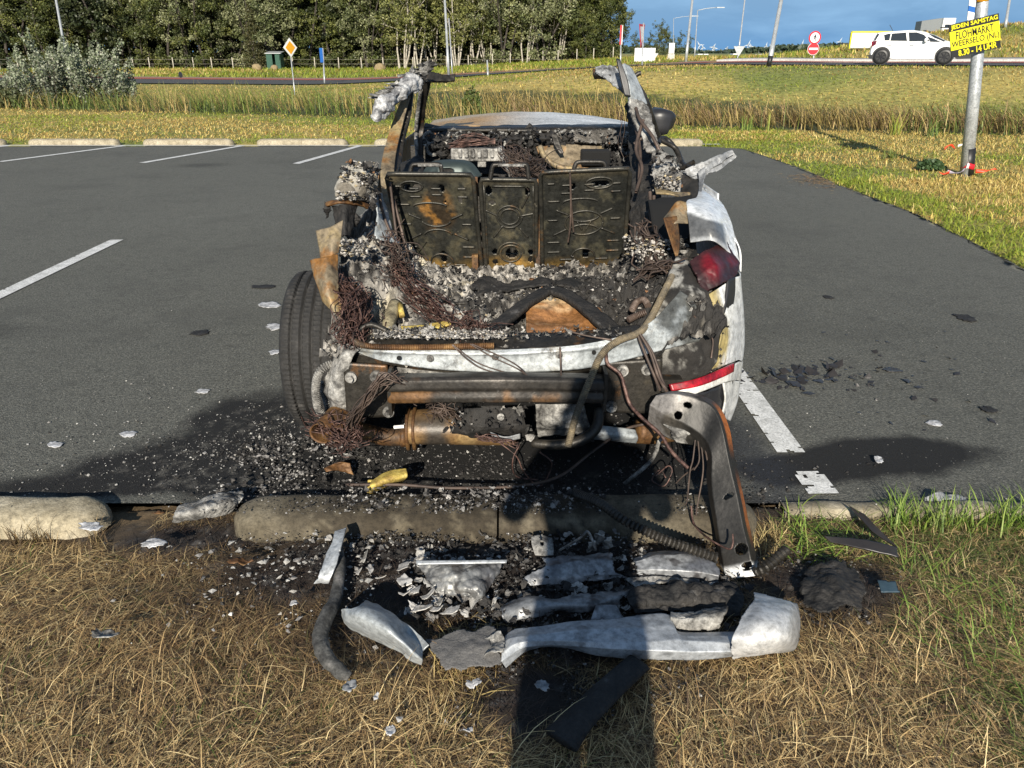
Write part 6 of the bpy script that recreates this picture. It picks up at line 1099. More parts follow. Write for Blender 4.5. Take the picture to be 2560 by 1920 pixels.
sheet('front_pillar', M['soot'], px_net([[(1048, 178, 4.75), (1080, 188, 4.75)], [(1056, 215, 4.8), (1074, 222, 4.8)], [(1050, 270, 4.95), (1064, 270, 4.95)], [(1044, 320, 5.05), (1060, 318, 5.05)], [(1040, 370, 5.0), (1058, 370, 5.0)], [(1044, 425, 4.9), (1056, 425, 4.9)]]), CAR, (14, 60), .008, 8, .04)['label'] = 'black left front pillar'
wire([[W(1052, 225, 4.78), W(1046, 270, 4.9), W(1040, 330, 5.0), W(1044, 400, 4.9)]], .012, 'pillar_trim', 'ashmetal', seg=6)
sheet('roof_header', M['soot'], px_net([[(1060, 180, 4.7), (1085, 182, 4.72), (1110, 188, 4.75), (1138, 187, 4.78)], [(1062, 208, 4.68), (1085, 205, 4.7), (1110, 204, 4.73), (1137, 202, 4.76)]]), CAR, (24, 12), .02, 10, .02)
sheet('left_corner_gusset', M['soot'], px_net([[(1060, 320, 5.15), (1150, 322, 5.2)], [(1062, 308, 5.2), (1100, 318, 5.2)]]), CAR, (10, 6), 0, 4, .01)
sheet('speaker_bracket', M['ashmetal'], px_net([[(985, 375, 4.3), (1005, 395, 4.3)], [(985, 430, 4.2), (995, 432, 4.2)]]), CAR, (10, 14), .006, 10, .005); fm('hanging_bits', *tube([W(1010, 315, 4.4), W(1005, 325, 4.38), W(1002, 335, 4.38)], [.02, .03, .012], 8, 8), M['ashmetal'], CAR, None, True)
sheet('inner_side_panel', M['char'], px_net([[(1000, 410, 4.6), (1060, 380, 4.9)], [(1005, 440, 4.3), (1060, 440, 4.5)]]), CAR, (20, 12), .03, 8, .01)
# left shock tower and arch plates
def tw(U, V, P): n = fbm(P, 12, 4, 3); k = sm(.5 + n * 1.8)[:, None]; return C3((.40, .38, .33)) * k + C3((.16, .14, .11)) * (1 - k)
sheet('left_shock_tower', M['attrgrit'], px_net([[(872, 412, 3.5), (895, 408, 3.5), (938, 418, 3.52)], [(852, 435, 3.45), (885, 430, 3.42), (945, 440, 3.5)], [(845, 465, 3.42), (875, 465, 3.38), (940, 475, 3.5)], [(842, 492, 3.4), (868, 496, 3.36), (892, 500, 3.4)]]), CAR, (50, 44), .03, 14, .02, col=tw, tear=.06)
sheet('tower_black_side', M['char'], px_net([[(905, 430, 3.5), (945, 430, 3.6)], [(895, 470, 3.45), (942, 480, 3.6)], [(885, 512, 3.42), (930, 512, 3.5)]]), CAR, (20, 24), .03, 10, .01)  # charred black sheet along the right flank of the tower
sheet('tower_flange', M['rust'], px_net([[(812, 505, 3.38), (850, 500, 3.36), (895, 500, 3.4), (925, 512, 3.45)], [(815, 515, 3.36), (850, 508, 3.33), (892, 508, 3.37), (920, 522, 3.42)]]), CAR, (36, 8), .012, 16, .01)
sheet('tower_column', M['char'], px_net([[(830, 512, 3.38), (860, 512, 3.34), (896, 512, 3.4)], [(838, 545, 3.36), (860, 545, 3.3), (885, 548, 3.36)], [(846, 590, 3.3), (862, 592, 3.26), (878, 600, 3.3)]]), CAR, (24, 30), .02, 12, .01, tear=.05)
for k, (x0, y0) in enumerate(((818, 520), (890, 545), (932, 505))): fm('drip', *chunks(np.array([W(x0, y0 + 5 * j, 3.38) for j in range(5)]), np.array([.04, .035, .03, .02, .015]), np.ones((5, 3)), 1.2)[:2], M['char'], CAR)
sheet('arch_plate', M['rustpale'], px_net([[(790, 577, 3.12), (825, 568, 3.10), (858, 550, 3.12)], [(797, 610, 3.08), (828, 605, 3.05), (852, 595, 3.08)], [(803, 646, 3.04), (828, 640, 3.02), (846, 632, 3.05)]]), CAR, (24, 26), .006, 9, .006)
sheet('arch_plate', M['rustpale'], px_net([[(778, 652, 3.02), (815, 643, 2.98), (846, 634, 3.02)], [(784, 680, 2.98), (815, 685, 2.93), (846, 690, 2.96)], [(798, 725, 2.94), (820, 735, 2.88), (850, 745, 2.90)], [(808, 752, 2.92), (830, 775, 2.86), (856, 800, 2.84)]]), CAR, (30, 44), .012, 9, .006)['label'] = 'yellowed wheel arch plate over the tyre'
sheet('side_strip', M['zinc'], px_net([[(935, 470, 3.6), (958, 480, 3.7)], [(942, 540, 3.5), (975, 545, 3.6)], [(938, 600, 3.4), (1002, 610, 3.5)]]), CAR, (16, 40), .02, 10, .006, tear=.06)
wire([[W(945, 470, 3.6), W(960, 540, 3.55), W(985, 600, 3.5), W(1005, 625, 3.5)], [W(975, 455, 3.62), W(985, 540, 3.6), W(995, 620, 3.55)], [W(985, 500, 3.65), W(1010, 600, 3.6), W(1030, 680, 3.55)]], .007, 'burnt_strut', 'wired', seg=6)
for (x0, x1, y0, y1, Yd, n) in ((872, 945, 405, 440, 3.5, 300), (850, 925, 430, 470, 3.42, 300), (845, 890, 478, 500, 3.36, 160), (850, 920, 600, 640, 3.1, 260), (1640, 1700, 440, 475, 3.76, 300), (1560, 1650, 590, 640, 3.4, 260), (1590, 1690, 600, 660, 3.25, 500)):
    Pq = np.array([W(rng.uniform(x0, x1), rng.uniform(y0, y1), Yd + rng.uniform(-.05, .05)) for _ in range(n)]); V, T, c = chunks(Pq, rng.uniform(.004, .022, n), pick(ASHC, n, (.25, .25, .2, .2, .1), .2), .6); fm('ash_crust', V, T, M['attrgrit'], CAR, c)['kind'] = 'stuff'
# ================================================================== KERB STONES
def kerbstone(name, label, x0, x1, y, colf, wd=.19, h=.088, group=None):
    L_ = x1 - x0; n = 90; nu = 17; t = thing(name, label, 'kerb stone', ((x0 + x1) / 2, y, 0), group)
    xm = (x0 + x1) / 2 + .01
    for nm, a, b_ in (('stone_half', x0, xm - .004), ('stone_half', xm + .004, x1)):
        xs_ = np.linspace(a, b_, n // 2); V = []
        for x in xs_:
            e = min(x - x0, x1 - x) / .13; k = math.sqrt(max(0.0, 1 - (1 - min(1, e)) ** 2)) if e < 1 else 1
            k = max(k, .02)
            for th in np.linspace(0, math.pi, nu):
                cx_, cz_ = math.cos(th), math.sin(th); V.append((x, y + wd * .5 * k * math.copysign(abs(cx_) ** .7, cx_), h * (.35 + .65 * k) * (cz_ ** .62 if cz_ > 0 else 0) - .02))
        V = np.array(V); V = V + .004 * fbm(V, 14, 4, 3)[:, None] * np.array((0, 1, 1)); idx = np.arange(len(V)).reshape(-1, nu)
        T = np.stack([idx[:-1, :-1], idx[:-1, 1:], idx[1:, 1:], idx[1:, :-1]], -1).reshape(-1, 4)
        if nm == 'stone_half':
            m0, m1 = len(V), len(V) + 1; e0, e1 = idx[0], idx[-1]; V = np.concatenate([V, [V[e0].mean(0)], [V[e1].mean(0)]])
            T = np.concatenate([T, [(m0, e0[i + 1], e0[i], e0[i]) for i in range(nu - 1)], [(m1, e1[i], e1[i + 1], e1[i + 1]) for i in range(nu - 1)]])
        fm(nm, V, T, M['conc'], t, colf(V), True)
    return t
def stonec(s):
    def f(V):
        n = fbm(V, 5, 4, 8); so = np.clip(s(V[:, 0]) + .35 * n, 0, 1)[:, None]; c = C3((1.0, 1.0, 1.0)) * (1 - so) + C3((.11, .10, .09)) * so; a_ = sm((fbm(V, 20, 5, 3) + .3 * fbm(V, 70, 2, 5)) * 4 - .5)[:, None] * (so > .3); return c * (1 - .6 * a_) + C3((.42, .41, .40)) * .6 * a_
    return f
kerbstone('kerb_stone', 'clean pale kerb stone at the left edge of the burnt grass', -2.95, float(G(258, 1320)[0]), 2.36, stonec(lambda x: .12 * sm((x + 1.6) / .4)), group=None)
kerbstone('kerb_stone', 'soot blackened kerb stone lying behind the burnt out car', float(G(577, 1320)[0]), float(G(1905, 1330)[0]), 2.345, stonec(lambda x: .86 + .25 * sm((x + .75) / .4) * sm((.42 - x) / .3)), .22, .10)
far = [(-170, 15), (72, 300), (358, 585), (642, 870), (935, 1160), (1216, 1440), (1490, 1758)]
flab = ['leftmost far kerb stone cut by the left photo edge', 'far kerb stone second from the left', 'far kerb stone with a patched joint behind the dark oil stain', 'far kerb stone just left of the wreck', 'far kerb stone partly hidden by the left pillar of the wreck', 'far kerb stone hidden behind the bonnet of the wreck', 'far kerb stone ending right of the wing mirror']
for (a, b_), lb in zip(far, flab): kerbstone('kerb_stone', lb, float(W(a, 355, 14.75)[0]), float(W(b_, 355, 14.75)[0]), 14.75, stonec(lambda x: 0 * x + .02), .24, .12, 'far row of kerb stones')
# ================================================================== LEANING BEAM
BM = thing('fallen_bumper_beam', 'sooty steel bumper beam leaning from the wreck down to the grass, orange edge', 'beam', (float(G(1860, 1440)[0]), 2.05, 0))
rows = [[(1620, 1052, 2.50), (1625, 1012, 2.46), (1640, 990, 2.46), (1650, 985, 2.52)], [(1665, 1092, 2.44), (1668, 1040, 2.40), (1682, 985, 2.42), (1688, 978, 2.48)], [(1712, 1108, 2.40), (1712, 1060, 2.37), (1738, 996, 2.40), (1745, 988, 2.46)],
        [(1748, 1118, 2.36), (1756, 1090, 2.34), (1782, 1020, 2.37), (1792, 1012, 2.44)], [(1768, 1150, 2.33), (1778, 1130, 2.29), (1806, 1075, 2.31), (1822, 1068, 2.38)], [(1768, 1200, 2.29), (1780, 1200, 2.25), (1824, 1160, 2.25), (1838, 1155, 2.32)],
        [(1776, 1260, 2.24), (1786, 1262, 2.20), (1842, 1235, 2.19), (1856, 1232, 2.26)], [(1788, 1330, 2.18), (1797, 1335, 2.14), (1858, 1315, 2.12), (1872, 1312, 2.19)], [(1800, 1400, 2.12), (1808, 1405, 2.08), (1876, 1390, 2.05), (1890, 1386, 2.12)], [(1808, 1440, 2.08), (1816, 1448, 2.04), (1886, 1440, 2.02), (1900, 1436, 2.09)]]
def bmc(U, V, P):
    n = fbm(P, 7, 5, 7); c = np.tile(C3((.024, .0225, .020)), (len(U), 1)); a = sm((.30 - V) / .14 + n * 1.3)[:, None]; c = c * (1 - a) + C3((.10, .09, .075)) * a; a2 = sm((.22 - V) / .10 + fbm(P, 15, 4, 2) * 2 - .4)[:, None]; c = c * (1 - a2) + C3((.24, .225, .21)) * a2
    o = (sm((U - .74) / .08) * sm(1.3 - np.abs(V - .42) / .10) + .7 * sm((U - .80) / .06) * sm(1.2 - np.abs(V - .72) / .13))[:, None].clip(0, 1); c = c * (1 - o) + C3((.50, .15, .03)) * o
    w_ = sm((V - .90) / .03 + n * .7 - .6 * (U - .4))[:, None]; return c * (1 - w_) + C3((.55, .56, .57)) * w_
M['beamc'] = mat('fallen_beam_steel', [(.3, (.8, .8, .8)), (.7, (1.2, 1.2, 1.2))], 11, 8, .5, .2, bump=.25, bscale=80, attr=True)
sheet('channel', M['beamc'], px_net(rows), BM, (90, 300), .002, 9, .004, col=bmc, smooth='v', holes=[(.40, .17, .055, .022), (.56, .20, .035, .022), (.55, .66, .075, .010), (.58, .855, .08, .022), (.62, .93, .08, .018), (.60, .955, .06, .008)], seed=3)
sheet('torn_flange', M['ashmetal'], px_net([[(1650, 1055, 2.43), (1675, 1060, 2.41)], [(1668, 1075, 2.40), (1740, 1085, 2.36)], [(1690, 1108, 2.40), (1735, 1112, 2.38)]]), BM, (20, 24), .015, 16, .004, tear=.12)
wire([[W(1738, 1100, 2.36), W(1732, 1150, 2.33), W(1725, 1178, 2.31), (W(1718, 1250, 2.29)), W(1712, 1262, 2.29)], [W(1745, 1100, 2.36), W(1748, 1150, 2.34), W(1735, 1175, 2.32)], [W(1752, 1100, 2.36), W(1758, 1160, 2.33), W(1755, 1200, 2.31), W(1745, 1255, 2.28), W(1740, 1290, 2.25)], [W(1735, 1170, 2.32), W(1708, 1190, 2.34), W(1690, 1208, 2.35)], [W(1760, 1102, 2.36), W(1768, 1150, 2.31)]], .003, 'hanging_wires', 'wired', BM, n=24)
wire([[W(1728, 1265, 2.25), W(1735, 1310, 2.2), W(1770, 1345, 2.1), W(1820, 1372, 2.03), W(1832, 1360, 2.03), W(1832, 1335, 2.05)]], .0035, 'hanging_wires', 'copper', BM, n=30)
# ================================================================== FALLEN TAILGATE REMAINS ON THE GRASS
def gsheet(nm, m, rows, label=None, cat=None, par=None, group=None, **k):
    """sheet from photo points with heights above ground"""
    net = [[G(p[0], p[1], p[2]) for p in r] for r in rows]; o = sheet(nm, M[m] if isinstance(m, str) else m, net, par, **k)
    if label and par is None: tag(o, label, cat, group)
    elif label: o['label'] = label
    return o
TG = thing('melted_tailgate', 'melted pale aluminium tailgate frame lying flat on burnt grass in front of the kerb stone', 'tailgate', G(1600, 1540))
def silv(tw=0.):
    def f(U, V, P): n = fbm(P, 9, 5, 5); k = sm(.6 + n * 1.5)[:, None]; d = sm(fbm(P, 22, 6, 9) * 4.5 - .75 + 2.0 * fbm(P, 5, 3, 2) + .9 * sm((.2 - np.minimum(V, 1 - V)) / .2))[:, None]; g_ = sm(fbm(P, 60, 3, 4) * 2 + .7)[:, None]; c = (C3((.36, .37, .38)) * k + C3((.12, .125, .14)) * (1 - k)) * (.6 + .4 * g_); return c * (1 - .8 * d) + C3((.05, .045, .045)) * .8 * d
    return f
M['silver'] = mat('dull_silver_sheet', [(.3, (.92, .92, .92)), (.7, (1.08, 1.08, 1.08))], 7, 8, .42, .25, bump=.2, bscale=45, attr=True, bdist=.006)
gsheet('upper_rail', 'silver', [[(1345, 1392, 0.041), (1430, 1388, 0.046), (1530, 1386, 0.046)], [(1350, 1415, 0.052), (1430, 1405, 0.064), (1535, 1398, 0.058)], [(1300, 1448, 0.029), (1420, 1440, 0.041), (1560, 1435, 0.035)], [(1315, 1470, 0.012), (1430, 1460, 0.017), (1590, 1448, 0.017)]], par=TG, n=(70, 34), amp=.018, ns_=9, thick=.003, smooth='u', col=silv(), tear=.12, seed=3)
gsheet('upper_rail', 'silver', [[(1580, 1392, 0.029), (1650, 1378, 0.035), (1740, 1380, 0.035), (1795, 1405, 0.029)], [(1585, 1402, 0.058), (1655, 1388, 0.070), (1745, 1392, 0.070), (1800, 1418, 0.058)], [(1588, 1425, 0.046), (1660, 1425, 0.058), (1745, 1430, 0.058), (1805, 1442, 0.046)], [(1600, 1450, 0.012), (1665, 1450, 0.017), (1750, 1458, 0.017), (1800, 1460, 0.017)]], par=TG, n=(70, 40), amp=.009, ns_=9, thick=.003, smooth='u', col=silv(), tear=.10, seed=5)
gsheet('middle_rail', 'silver', [[(1245, 1520, 0.029), (1300, 1492, 0.041), (1400, 1488, 0.046), (1500, 1478, 0.046), (1590, 1470, 0.035)], [(1240, 1545, 0.035), (1300, 1515, 0.052), (1400, 1510, 0.052), (1500, 1505, 0.052), (1575, 1480, 0.035)], [(1250, 1560, 0.012), (1320, 1552, 0.017), (1400, 1530, 0.017), (1480, 1535, 0.017), (1560, 1510, 0.017)]], par=TG, n=(70, 26), amp=.013, ns_=9, thick=.004, col=lambda U, V, P: silv()(U, V, P) * .75, tear=.14, holes=((.1, .45, .012, .06),), seed=6)
gsheet('middle_tab', 'silver', [[(1490, 1512, 0.052), (1540, 1512, 0.052)], [(1475, 1555, 0.029), (1560, 1548, 0.035)]], par=TG, n=(20, 16), amp=.004, ns_=12, thick=.003, smooth='u', col=silv())
gsheet('lower_beam', 'silver', [
    [(1262, 1590, 0.035), (1290, 1572, 0.046), (1380, 1560, 0.052), (1500, 1548, 0.052), (1600, 1536, 0.052), (1672, 1538, 0.046), (1700, 1580, 0.041), (1830, 1580, 0.041), (1905, 1582, 0.04)],
    [(1256, 1610, 0.046), (1290, 1592, 0.064), (1390, 1580, 0.070), (1500, 1572, 0.070), (1600, 1566, 0.070), (1680, 1565, 0.064), (1710, 1590, 0.058), (1835, 1592, 0.058), (1908, 1594, 0.055)],
    [(1252, 1635, 0.046), (1300, 1606, 0.067), (1400, 1602, 0.070), (1500, 1605, 0.070), (1600, 1605, 0.070), (1690, 1600, 0.070), (1720, 1602, 0.064), (1840, 1610, 0.064), (1910, 1611, 0.06)],
    [(1250, 1655, 0.035), (1310, 1620, 0.052), (1400, 1614, 0.052), (1500, 1620, 0.058), (1600, 1625, 0.058), (1690, 1628, 0.058), (1740, 1630, 0.052), (1850, 1628, 0.052), (1912, 1627, 0.05)],
    [(1262, 1672, 0.006), (1320, 1628, 0.023), (1400, 1618, 0.029), (1500, 1640, 0.017), (1600, 1648, 0.017), (1690, 1650, 0.017), (1740, 1650, 0.017), (1850, 1640, 0.017), (1912, 1639, 0.015)]], par=TG, n=(160, 60), amp=.006, ns_=6, thick=.003, smooth='u', seed=9, tear=.015, col=lambda U, V, P: C3((.46, .485, .51)) * (.9 + .25 * fbm(P, 3, 3, 5) + .10 * fbm(P, 40, 3, 2) - .35 * sm((fbm(P, 12, 5, 9) - .22) * 6) - .25 * sm((V - .72) / .1) * sm(fbm(P, 30, 3, 6) * 4))[:, None])
gsheet('white_end_cap', 'silver', [[(1880, 1478, 0.072), (1925, 1486, 0.086), (1975, 1496, 0.072), (1992, 1505, 0.043)], [(1875, 1505, 0.115), (1920, 1515, 0.130), (1975, 1525, 0.115), (2000, 1535, 0.050)], [(1850, 1545, 0.122), (1900, 1555, 0.144), (1970, 1562, 0.122), (2004, 1570, 0.043)], [(1825, 1590, 0.108), (1890, 1595, 0.122), (1965, 1598, 0.101), (2000, 1600, 0.036)], [(1822, 1620, 0.065), (1880, 1625, 0.079), (1950, 1622, 0.058), (1992, 1618, 0.022)], [(1830, 1648, 0.014), (1885, 1645, 0.022), (1940, 1636, 0.014), (1985, 1625, 0.000)]],
    par=TG, n=(80, 90), amp=.005, ns_=6, thick=.004, tear=.10, col=lambda U, V, P: C3((.60, .60, .59)) * (1 - .5 * sm((U - .45) / .4 + .4 * fbm(P, 6, 3, 2) - .3 * (1 - V)))[:, None] + 0, seed=2, label='white ash coated rounded end cap')
gsheet('middle_block', 'ashmetal', [[(1672, 1530, 0.052), (1740, 1528, 0.058), (1825, 1520, 0.058)], [(1674, 1545, 0.064), (1740, 1545, 0.070), (1815, 1540, 0.070)], [(1690, 1572, 0.035), (1740, 1574, 0.035), (1795, 1568, 0.035)]], par=TG, n=(40, 20), amp=.012, ns_=14, thick=.01, tear=.06)
gsheet('charred_lining', 'char', [[(1560, 1462, 0.029), (1700, 1455, 0.035), (1840, 1450, 0.035)], [(1570, 1500, 0.046), (1700, 1490, 0.052), (1860, 1490, 0.041)], [(1590, 1530, 0.029), (1700, 1525, 0.035), (1850, 1540, 0.029)]], par=TG, n=(90, 50), amp=.04, ns_=12, thick=.006, seed=4)
gsheet('charred_lining', 'ashmetal', [[(1560, 1445, 0.029), (1640, 1440, 0.041), (1760, 1450, 0.035)], [(1590, 1475, 0.029), (1660, 1465, 0.035), (1760, 1470, 0.029)]], par=TG, n=(60, 16), amp=.02, ns_=16, thick=.006, tear=.1, seed=8)
gsheet('striker_plate', 'ashmetal', [[(1328, 1342, 0.070), (1352, 1338, 0.070), (1380, 1344, 0.070)], [(1330, 1365, 0.058), (1355, 1362, 0.058), (1384, 1366, 0.058)], [(1338, 1388, 0.035), (1356, 1390, 0.035), (1384, 1388, 0.035)]], par=TG, n=(30, 24), amp=.006, ns_=20, thick=.006, holes=((.5, .1, .07, .16), (.5, .45, .1, .12)))
for k, (px, py) in enumerate(((1480, 1368), (1500, 1352), (1520, 1360))): gsheet('curled_flap', 'ashmetal', [[(px - 12, py - 14, .14), (px + 10, py - 18, .15)], [(px - 16, py + 12, .08), (px + 14, py + 10, .08)]], par=TG, n=(16, 16), amp=.02, ns_=24, thick=.003, tear=.2, seed=20 + k)
# left upper sheet (crumpled) and shards
gsheet('crumpled_sheet', 'silver', [[(1042, 1404, .07), (1120, 1404, .08), (1200, 1404, .08), (1265, 1400, .07)], [(1050, 1430, .05), (1120, 1425, .08), (1200, 1420, .08), (1262, 1418, .06)], [(1060, 1450, .04), (1120, 1460, .06), (1195, 1470, .07), (1225, 1470, .04)], [(1080, 1480, .02), (1130, 1495, .03), (1190, 1505, .03), (1200, 1500, .02)]], 'crumpled pale metal sheet lying behind the curved aluminium panel', 'metal sheet', n=(90, 60), amp=.022, ns_=18, thick=.003, tear=.10, col=lambda U, V, P: silv()(U, V, P) * C3((1, .97, .9)), seed=11)
gsheet('pale_metal_strip', 'galv', [[(1040, 1402, .09), (1150, 1402, .10), (1268, 1400, .09)], [(1042, 1412, .085), (1150, 1410, .095), (1266, 1408, .085)]], 'narrow straight metal strip along the top of the crumpled sheet', 'metal strip', n=(50, 4), amp=.002, ns_=9, thick=.006)
shards = [(1018, 1450, 46, 30, 'grey angular shard left of the crumpled sheet'), (1040, 1475, 50, 22, 'thin grey shard between the crumpled sheet and the curved panel'), (1055, 1525, 46, 24, 'brownish curved shard just above the curved aluminium panel'), (1092, 1528, 26, 20, 'small grey angular shard beside the brownish curved shard'), (1125, 1530, 44, 22, 'grey shard with an upturned rim above the dark hollow'), (1070, 1490, 34, 14, 'narrow pale splinter above the brownish shard'), (1100, 1505, 18, 16, 'tiny square pale flake in the middle of the shard heap'), (1010, 1488, 30, 8, 'white splinter at the left end of the shard heap'), (935, 1425, 26, 34, 'white curled flake right of the pale bent bracket'), (910, 1398, 20, 22, 'small curled grey flake near the kerb stone'), (895, 1432, 24, 14, 'small dark rimmed flake left of the white curled flake'), (955, 1446, 30, 8, 'thin arched pale flake below the white curled flake'), (1005, 1420, 40, 16, 'dull grey flake at the left end of the straight strip')]
for px, py, a, b_, lb in shards:
    flake('metal_shard', G(px, py, .04), a * .0015, b_ * .0021, rng.uniform(-.4, .4), .035, M['silver' if a > 20 else 'ashmetal'], lb, 'metal shard', amp=.006, corners=6, seed=px, lift=.01, col=(C3((.46, .44, .41)) * rng.uniform(.7, 1.2)))
if 0:
  for px, py, a, b_, lb in (): gsheet('metal_shard', 'silver' if a > 20 else 'ashmetal', [[(px - a / 2, py - b_ / 2 * rng.uniform(.6, 1.2), h + .02), (px, py - b_ / 2 * rng.uniform(.7, 1.2), h + .035), (px + a / 2, py - b_ / 2 * rng.uniform(.5, 1.1), h + .02)], [(px - a / 2 * rng.uniform(.7, 1.), py + b_ / 2, h), (px, py + b_ / 2 * rng.uniform(.7, 1.3), h + .012), (px + a / 2 * rng.uniform(.6, 1.1), py + b_ / 2 * rng.uniform(.4, 1), h)]], lb, 'metal shard', group=None, n=(20, 14), amp=.006, ns_=26, thick=.003, tear=.12, seed=px, **({'col': (lambda U, V, P: C3((.52, .50, .47)) * (.75 + .5 * rng.uniform()) + P * 0)} if a > 20 else {}))
# curved aluminium panel
gsheet('curved_panel', 'silver', [
    [(857, 1527, .02), (862, 1560, .02), (895, 1582, .0), (960, 1612, .0), (1000, 1630, .0), (1025, 1648, .0), (1052, 1664, .0)],
    [(858, 1522, .09), (868, 1548, .09), (905, 1566, .09), (965, 1592, .09), (1005, 1612, .08), (1030, 1632, .07), (1056, 1652, .04)],
    [(880, 1521, .12), (895, 1535, .13), (930, 1550, .13), (975, 1575, .12), (1005, 1595, .09), (1028, 1612, .07), (1056, 1640, .04)],
    [(900, 1512, .12), (920, 1520, .13), (955, 1535, .12), (990, 1560, .10), (1015, 1582, .05), (1040, 1602, .04), (1058, 1625, .04)],
    [(914, 1503, .08), (940, 1512, .09), (975, 1530, .09), (1005, 1550, .07), (1030, 1570, .05), (1050, 1590, .05), (1072, 1612, .05)]],
    'smooth pale curved aluminium panel lying alone on the burnt grass left of centre', 'metal panel', n=(120, 70), amp=.003, ns_=7, thick=.004, col=lambda U, V, P: C3((.44, .47, .48)) * (.9 + .12 * fbm(P, 30, 4, 2) + .10 * sm((.3 - V) / .1))[:, None], seed=1, edge=.008)
gsheet('grey_felt_sheet', 'attrgrit', [[(1060, 1600, .03), (1150, 1570, .04), (1240, 1560, .04)], [(1075, 1640, .03), (1160, 1620, .045), (1250, 1610, .05)], [(1090, 1700, .015), (1180, 1680, .03), (1262, 1660, .03)]], 'torn grey felt sheet under dry straw right of the curved panel', 'sheet', n=(60, 50), amp=.015, ns_=8, thick=.003, tear=.2, col=(.13, .125, .12), seed=14)
gsheet('crumpled_foil', 'ashmetal', [[(1200, 1600, .04), (1260, 1570, .08)], [(1215, 1650, .04), (1270, 1640, .06)]], 'crumpled grey ash sheet at the left end of the tailgate beam', 'sheet', n=(40, 40), amp=.04, ns_=11, thick=.003, tear=.2, seed=15)
# strap and bracket left
gsheet('bent_bracket', 'galv', [[(838, 1330, .10), (866, 1322, .10)], [(832, 1352, .10), (858, 1350, .11)], [(812, 1395, .08), (845, 1400, .09)], [(800, 1435, .06), (830, 1440, .06)], [(782, 1462, .03), (820, 1458, .03)]], 'pale twisted bracket with a rounded head standing in front of the soot black stone', 'bracket', n=(18, 70), amp=.008, ns_=14, thick=.006, tear=.05)
V, T = tube([G(845, 1352, .07), G(850, 1420, .05), G(838, 1500, .04), G(822, 1530, .05), G(800, 1590, .045), G(812, 1640, .04), G(850, 1680, .03), G(872, 1695, .02)], [.015, .018, .020, .023, .022, .019, .012], 10, 60); V = V + .006 * fbm(V, 26, 3, 4)[:, None]
tag(fm('burnt_hose', V, T, mat('grey_burnt_rubber', [(.36, (.015, .015, .015)), (.52, (.07, .07, .066)), (.7, (.2, .19, .18))], 18, 9, .9, bump=.8, bscale=60), None, None, True), 'thick grey burnt hose bending down the grass left of the curved panel', 'hose')
V, T = tube([G(1600, 1640, .05), G(1520, 1720, .03), G(1450, 1790, .03), G(1400, 1850, .02)], [.035, .038, .04, .05], 10, 40); V[:, 2] = .4 * V[:, 2] + .01; tag(fm('black_strip', V, T, M['char'], None, None, True), 'flat black charred strip running from the tailgate beam towards the viewer', 'strip')
def chose(pts, r, lb, m='wired', nm='corrugated_hose', pitch=.014, seg=12): tag(fm(nm, *corr([G(*p) for p in pts], r, pitch, seg, .35), M[m]), lb, 'hose')
chose([(1435, 1232, .10), (1500, 1258, .17), (1560, 1300, .17), (1640, 1340, .13), (1720, 1370, .10), (1790, 1395, .07)], .017, 'grey corrugated hose crossing the kerb stone towards the leaning beam', 'soot')
chose([(1885, 1432, .03), (1915, 1418, .05), (1945, 1392, .07), (1965, 1375, .08)], .018, 'short shiny black corrugated hose right of the leaning beam foot', 'soot')
M['gl'] = plain('melted_plastic', (.03, .027, .026), .35)
gsheet('melted_plastic_lump', 'char', [[(2010, 1400, .03), (2090, 1390, .05), (2150, 1410, .03)], [(1990, 1460, .04), (2080, 1450, .06), (2165, 1470, .04)], [(2000, 1530, .02), (2080, 1530, .05), (2160, 1520, .02)]], 'glossy black melted plastic lump on the grass right of the white end cap', 'plastic lump', n=(80, 60), amp=.03, ns_=10, thick=.006, seed=6, tear=.16)
gsheet('black_plate', 'gl', [[(2060, 1340, .05), (2150, 1348, .06), (2240, 1370, .05)], [(2075, 1355, .04), (2160, 1372, .05), (2245, 1395, .04)]], 'flat black plastic plate half buried in green grass right of the beam', 'plate', n=(30, 10), amp=.008, ns_=9, thick=.006)
gsheet('black_plate', 'gl', [[(2120, 1262, .05), (2160, 1285, .06)], [(2180, 1330, .04), (2245, 1370, .04)]], 'long black plastic sliver pointing at the kerb edging', 'plate', n=(20, 20), amp=.006, ns_=9, thick=.006)
gsheet('blue_grey_scrap', plain('bluegrey', (.03, .055, .075), .5), [[(2190, 1450, .05), (2240, 1452, .05)], [(2200, 1480, .04), (2250, 1480, .04)]], 'small dark blue scrap lying in the green grass', 'scrap', n=(16, 10), amp=.006, ns_=20, thick=.004, tear=.15)
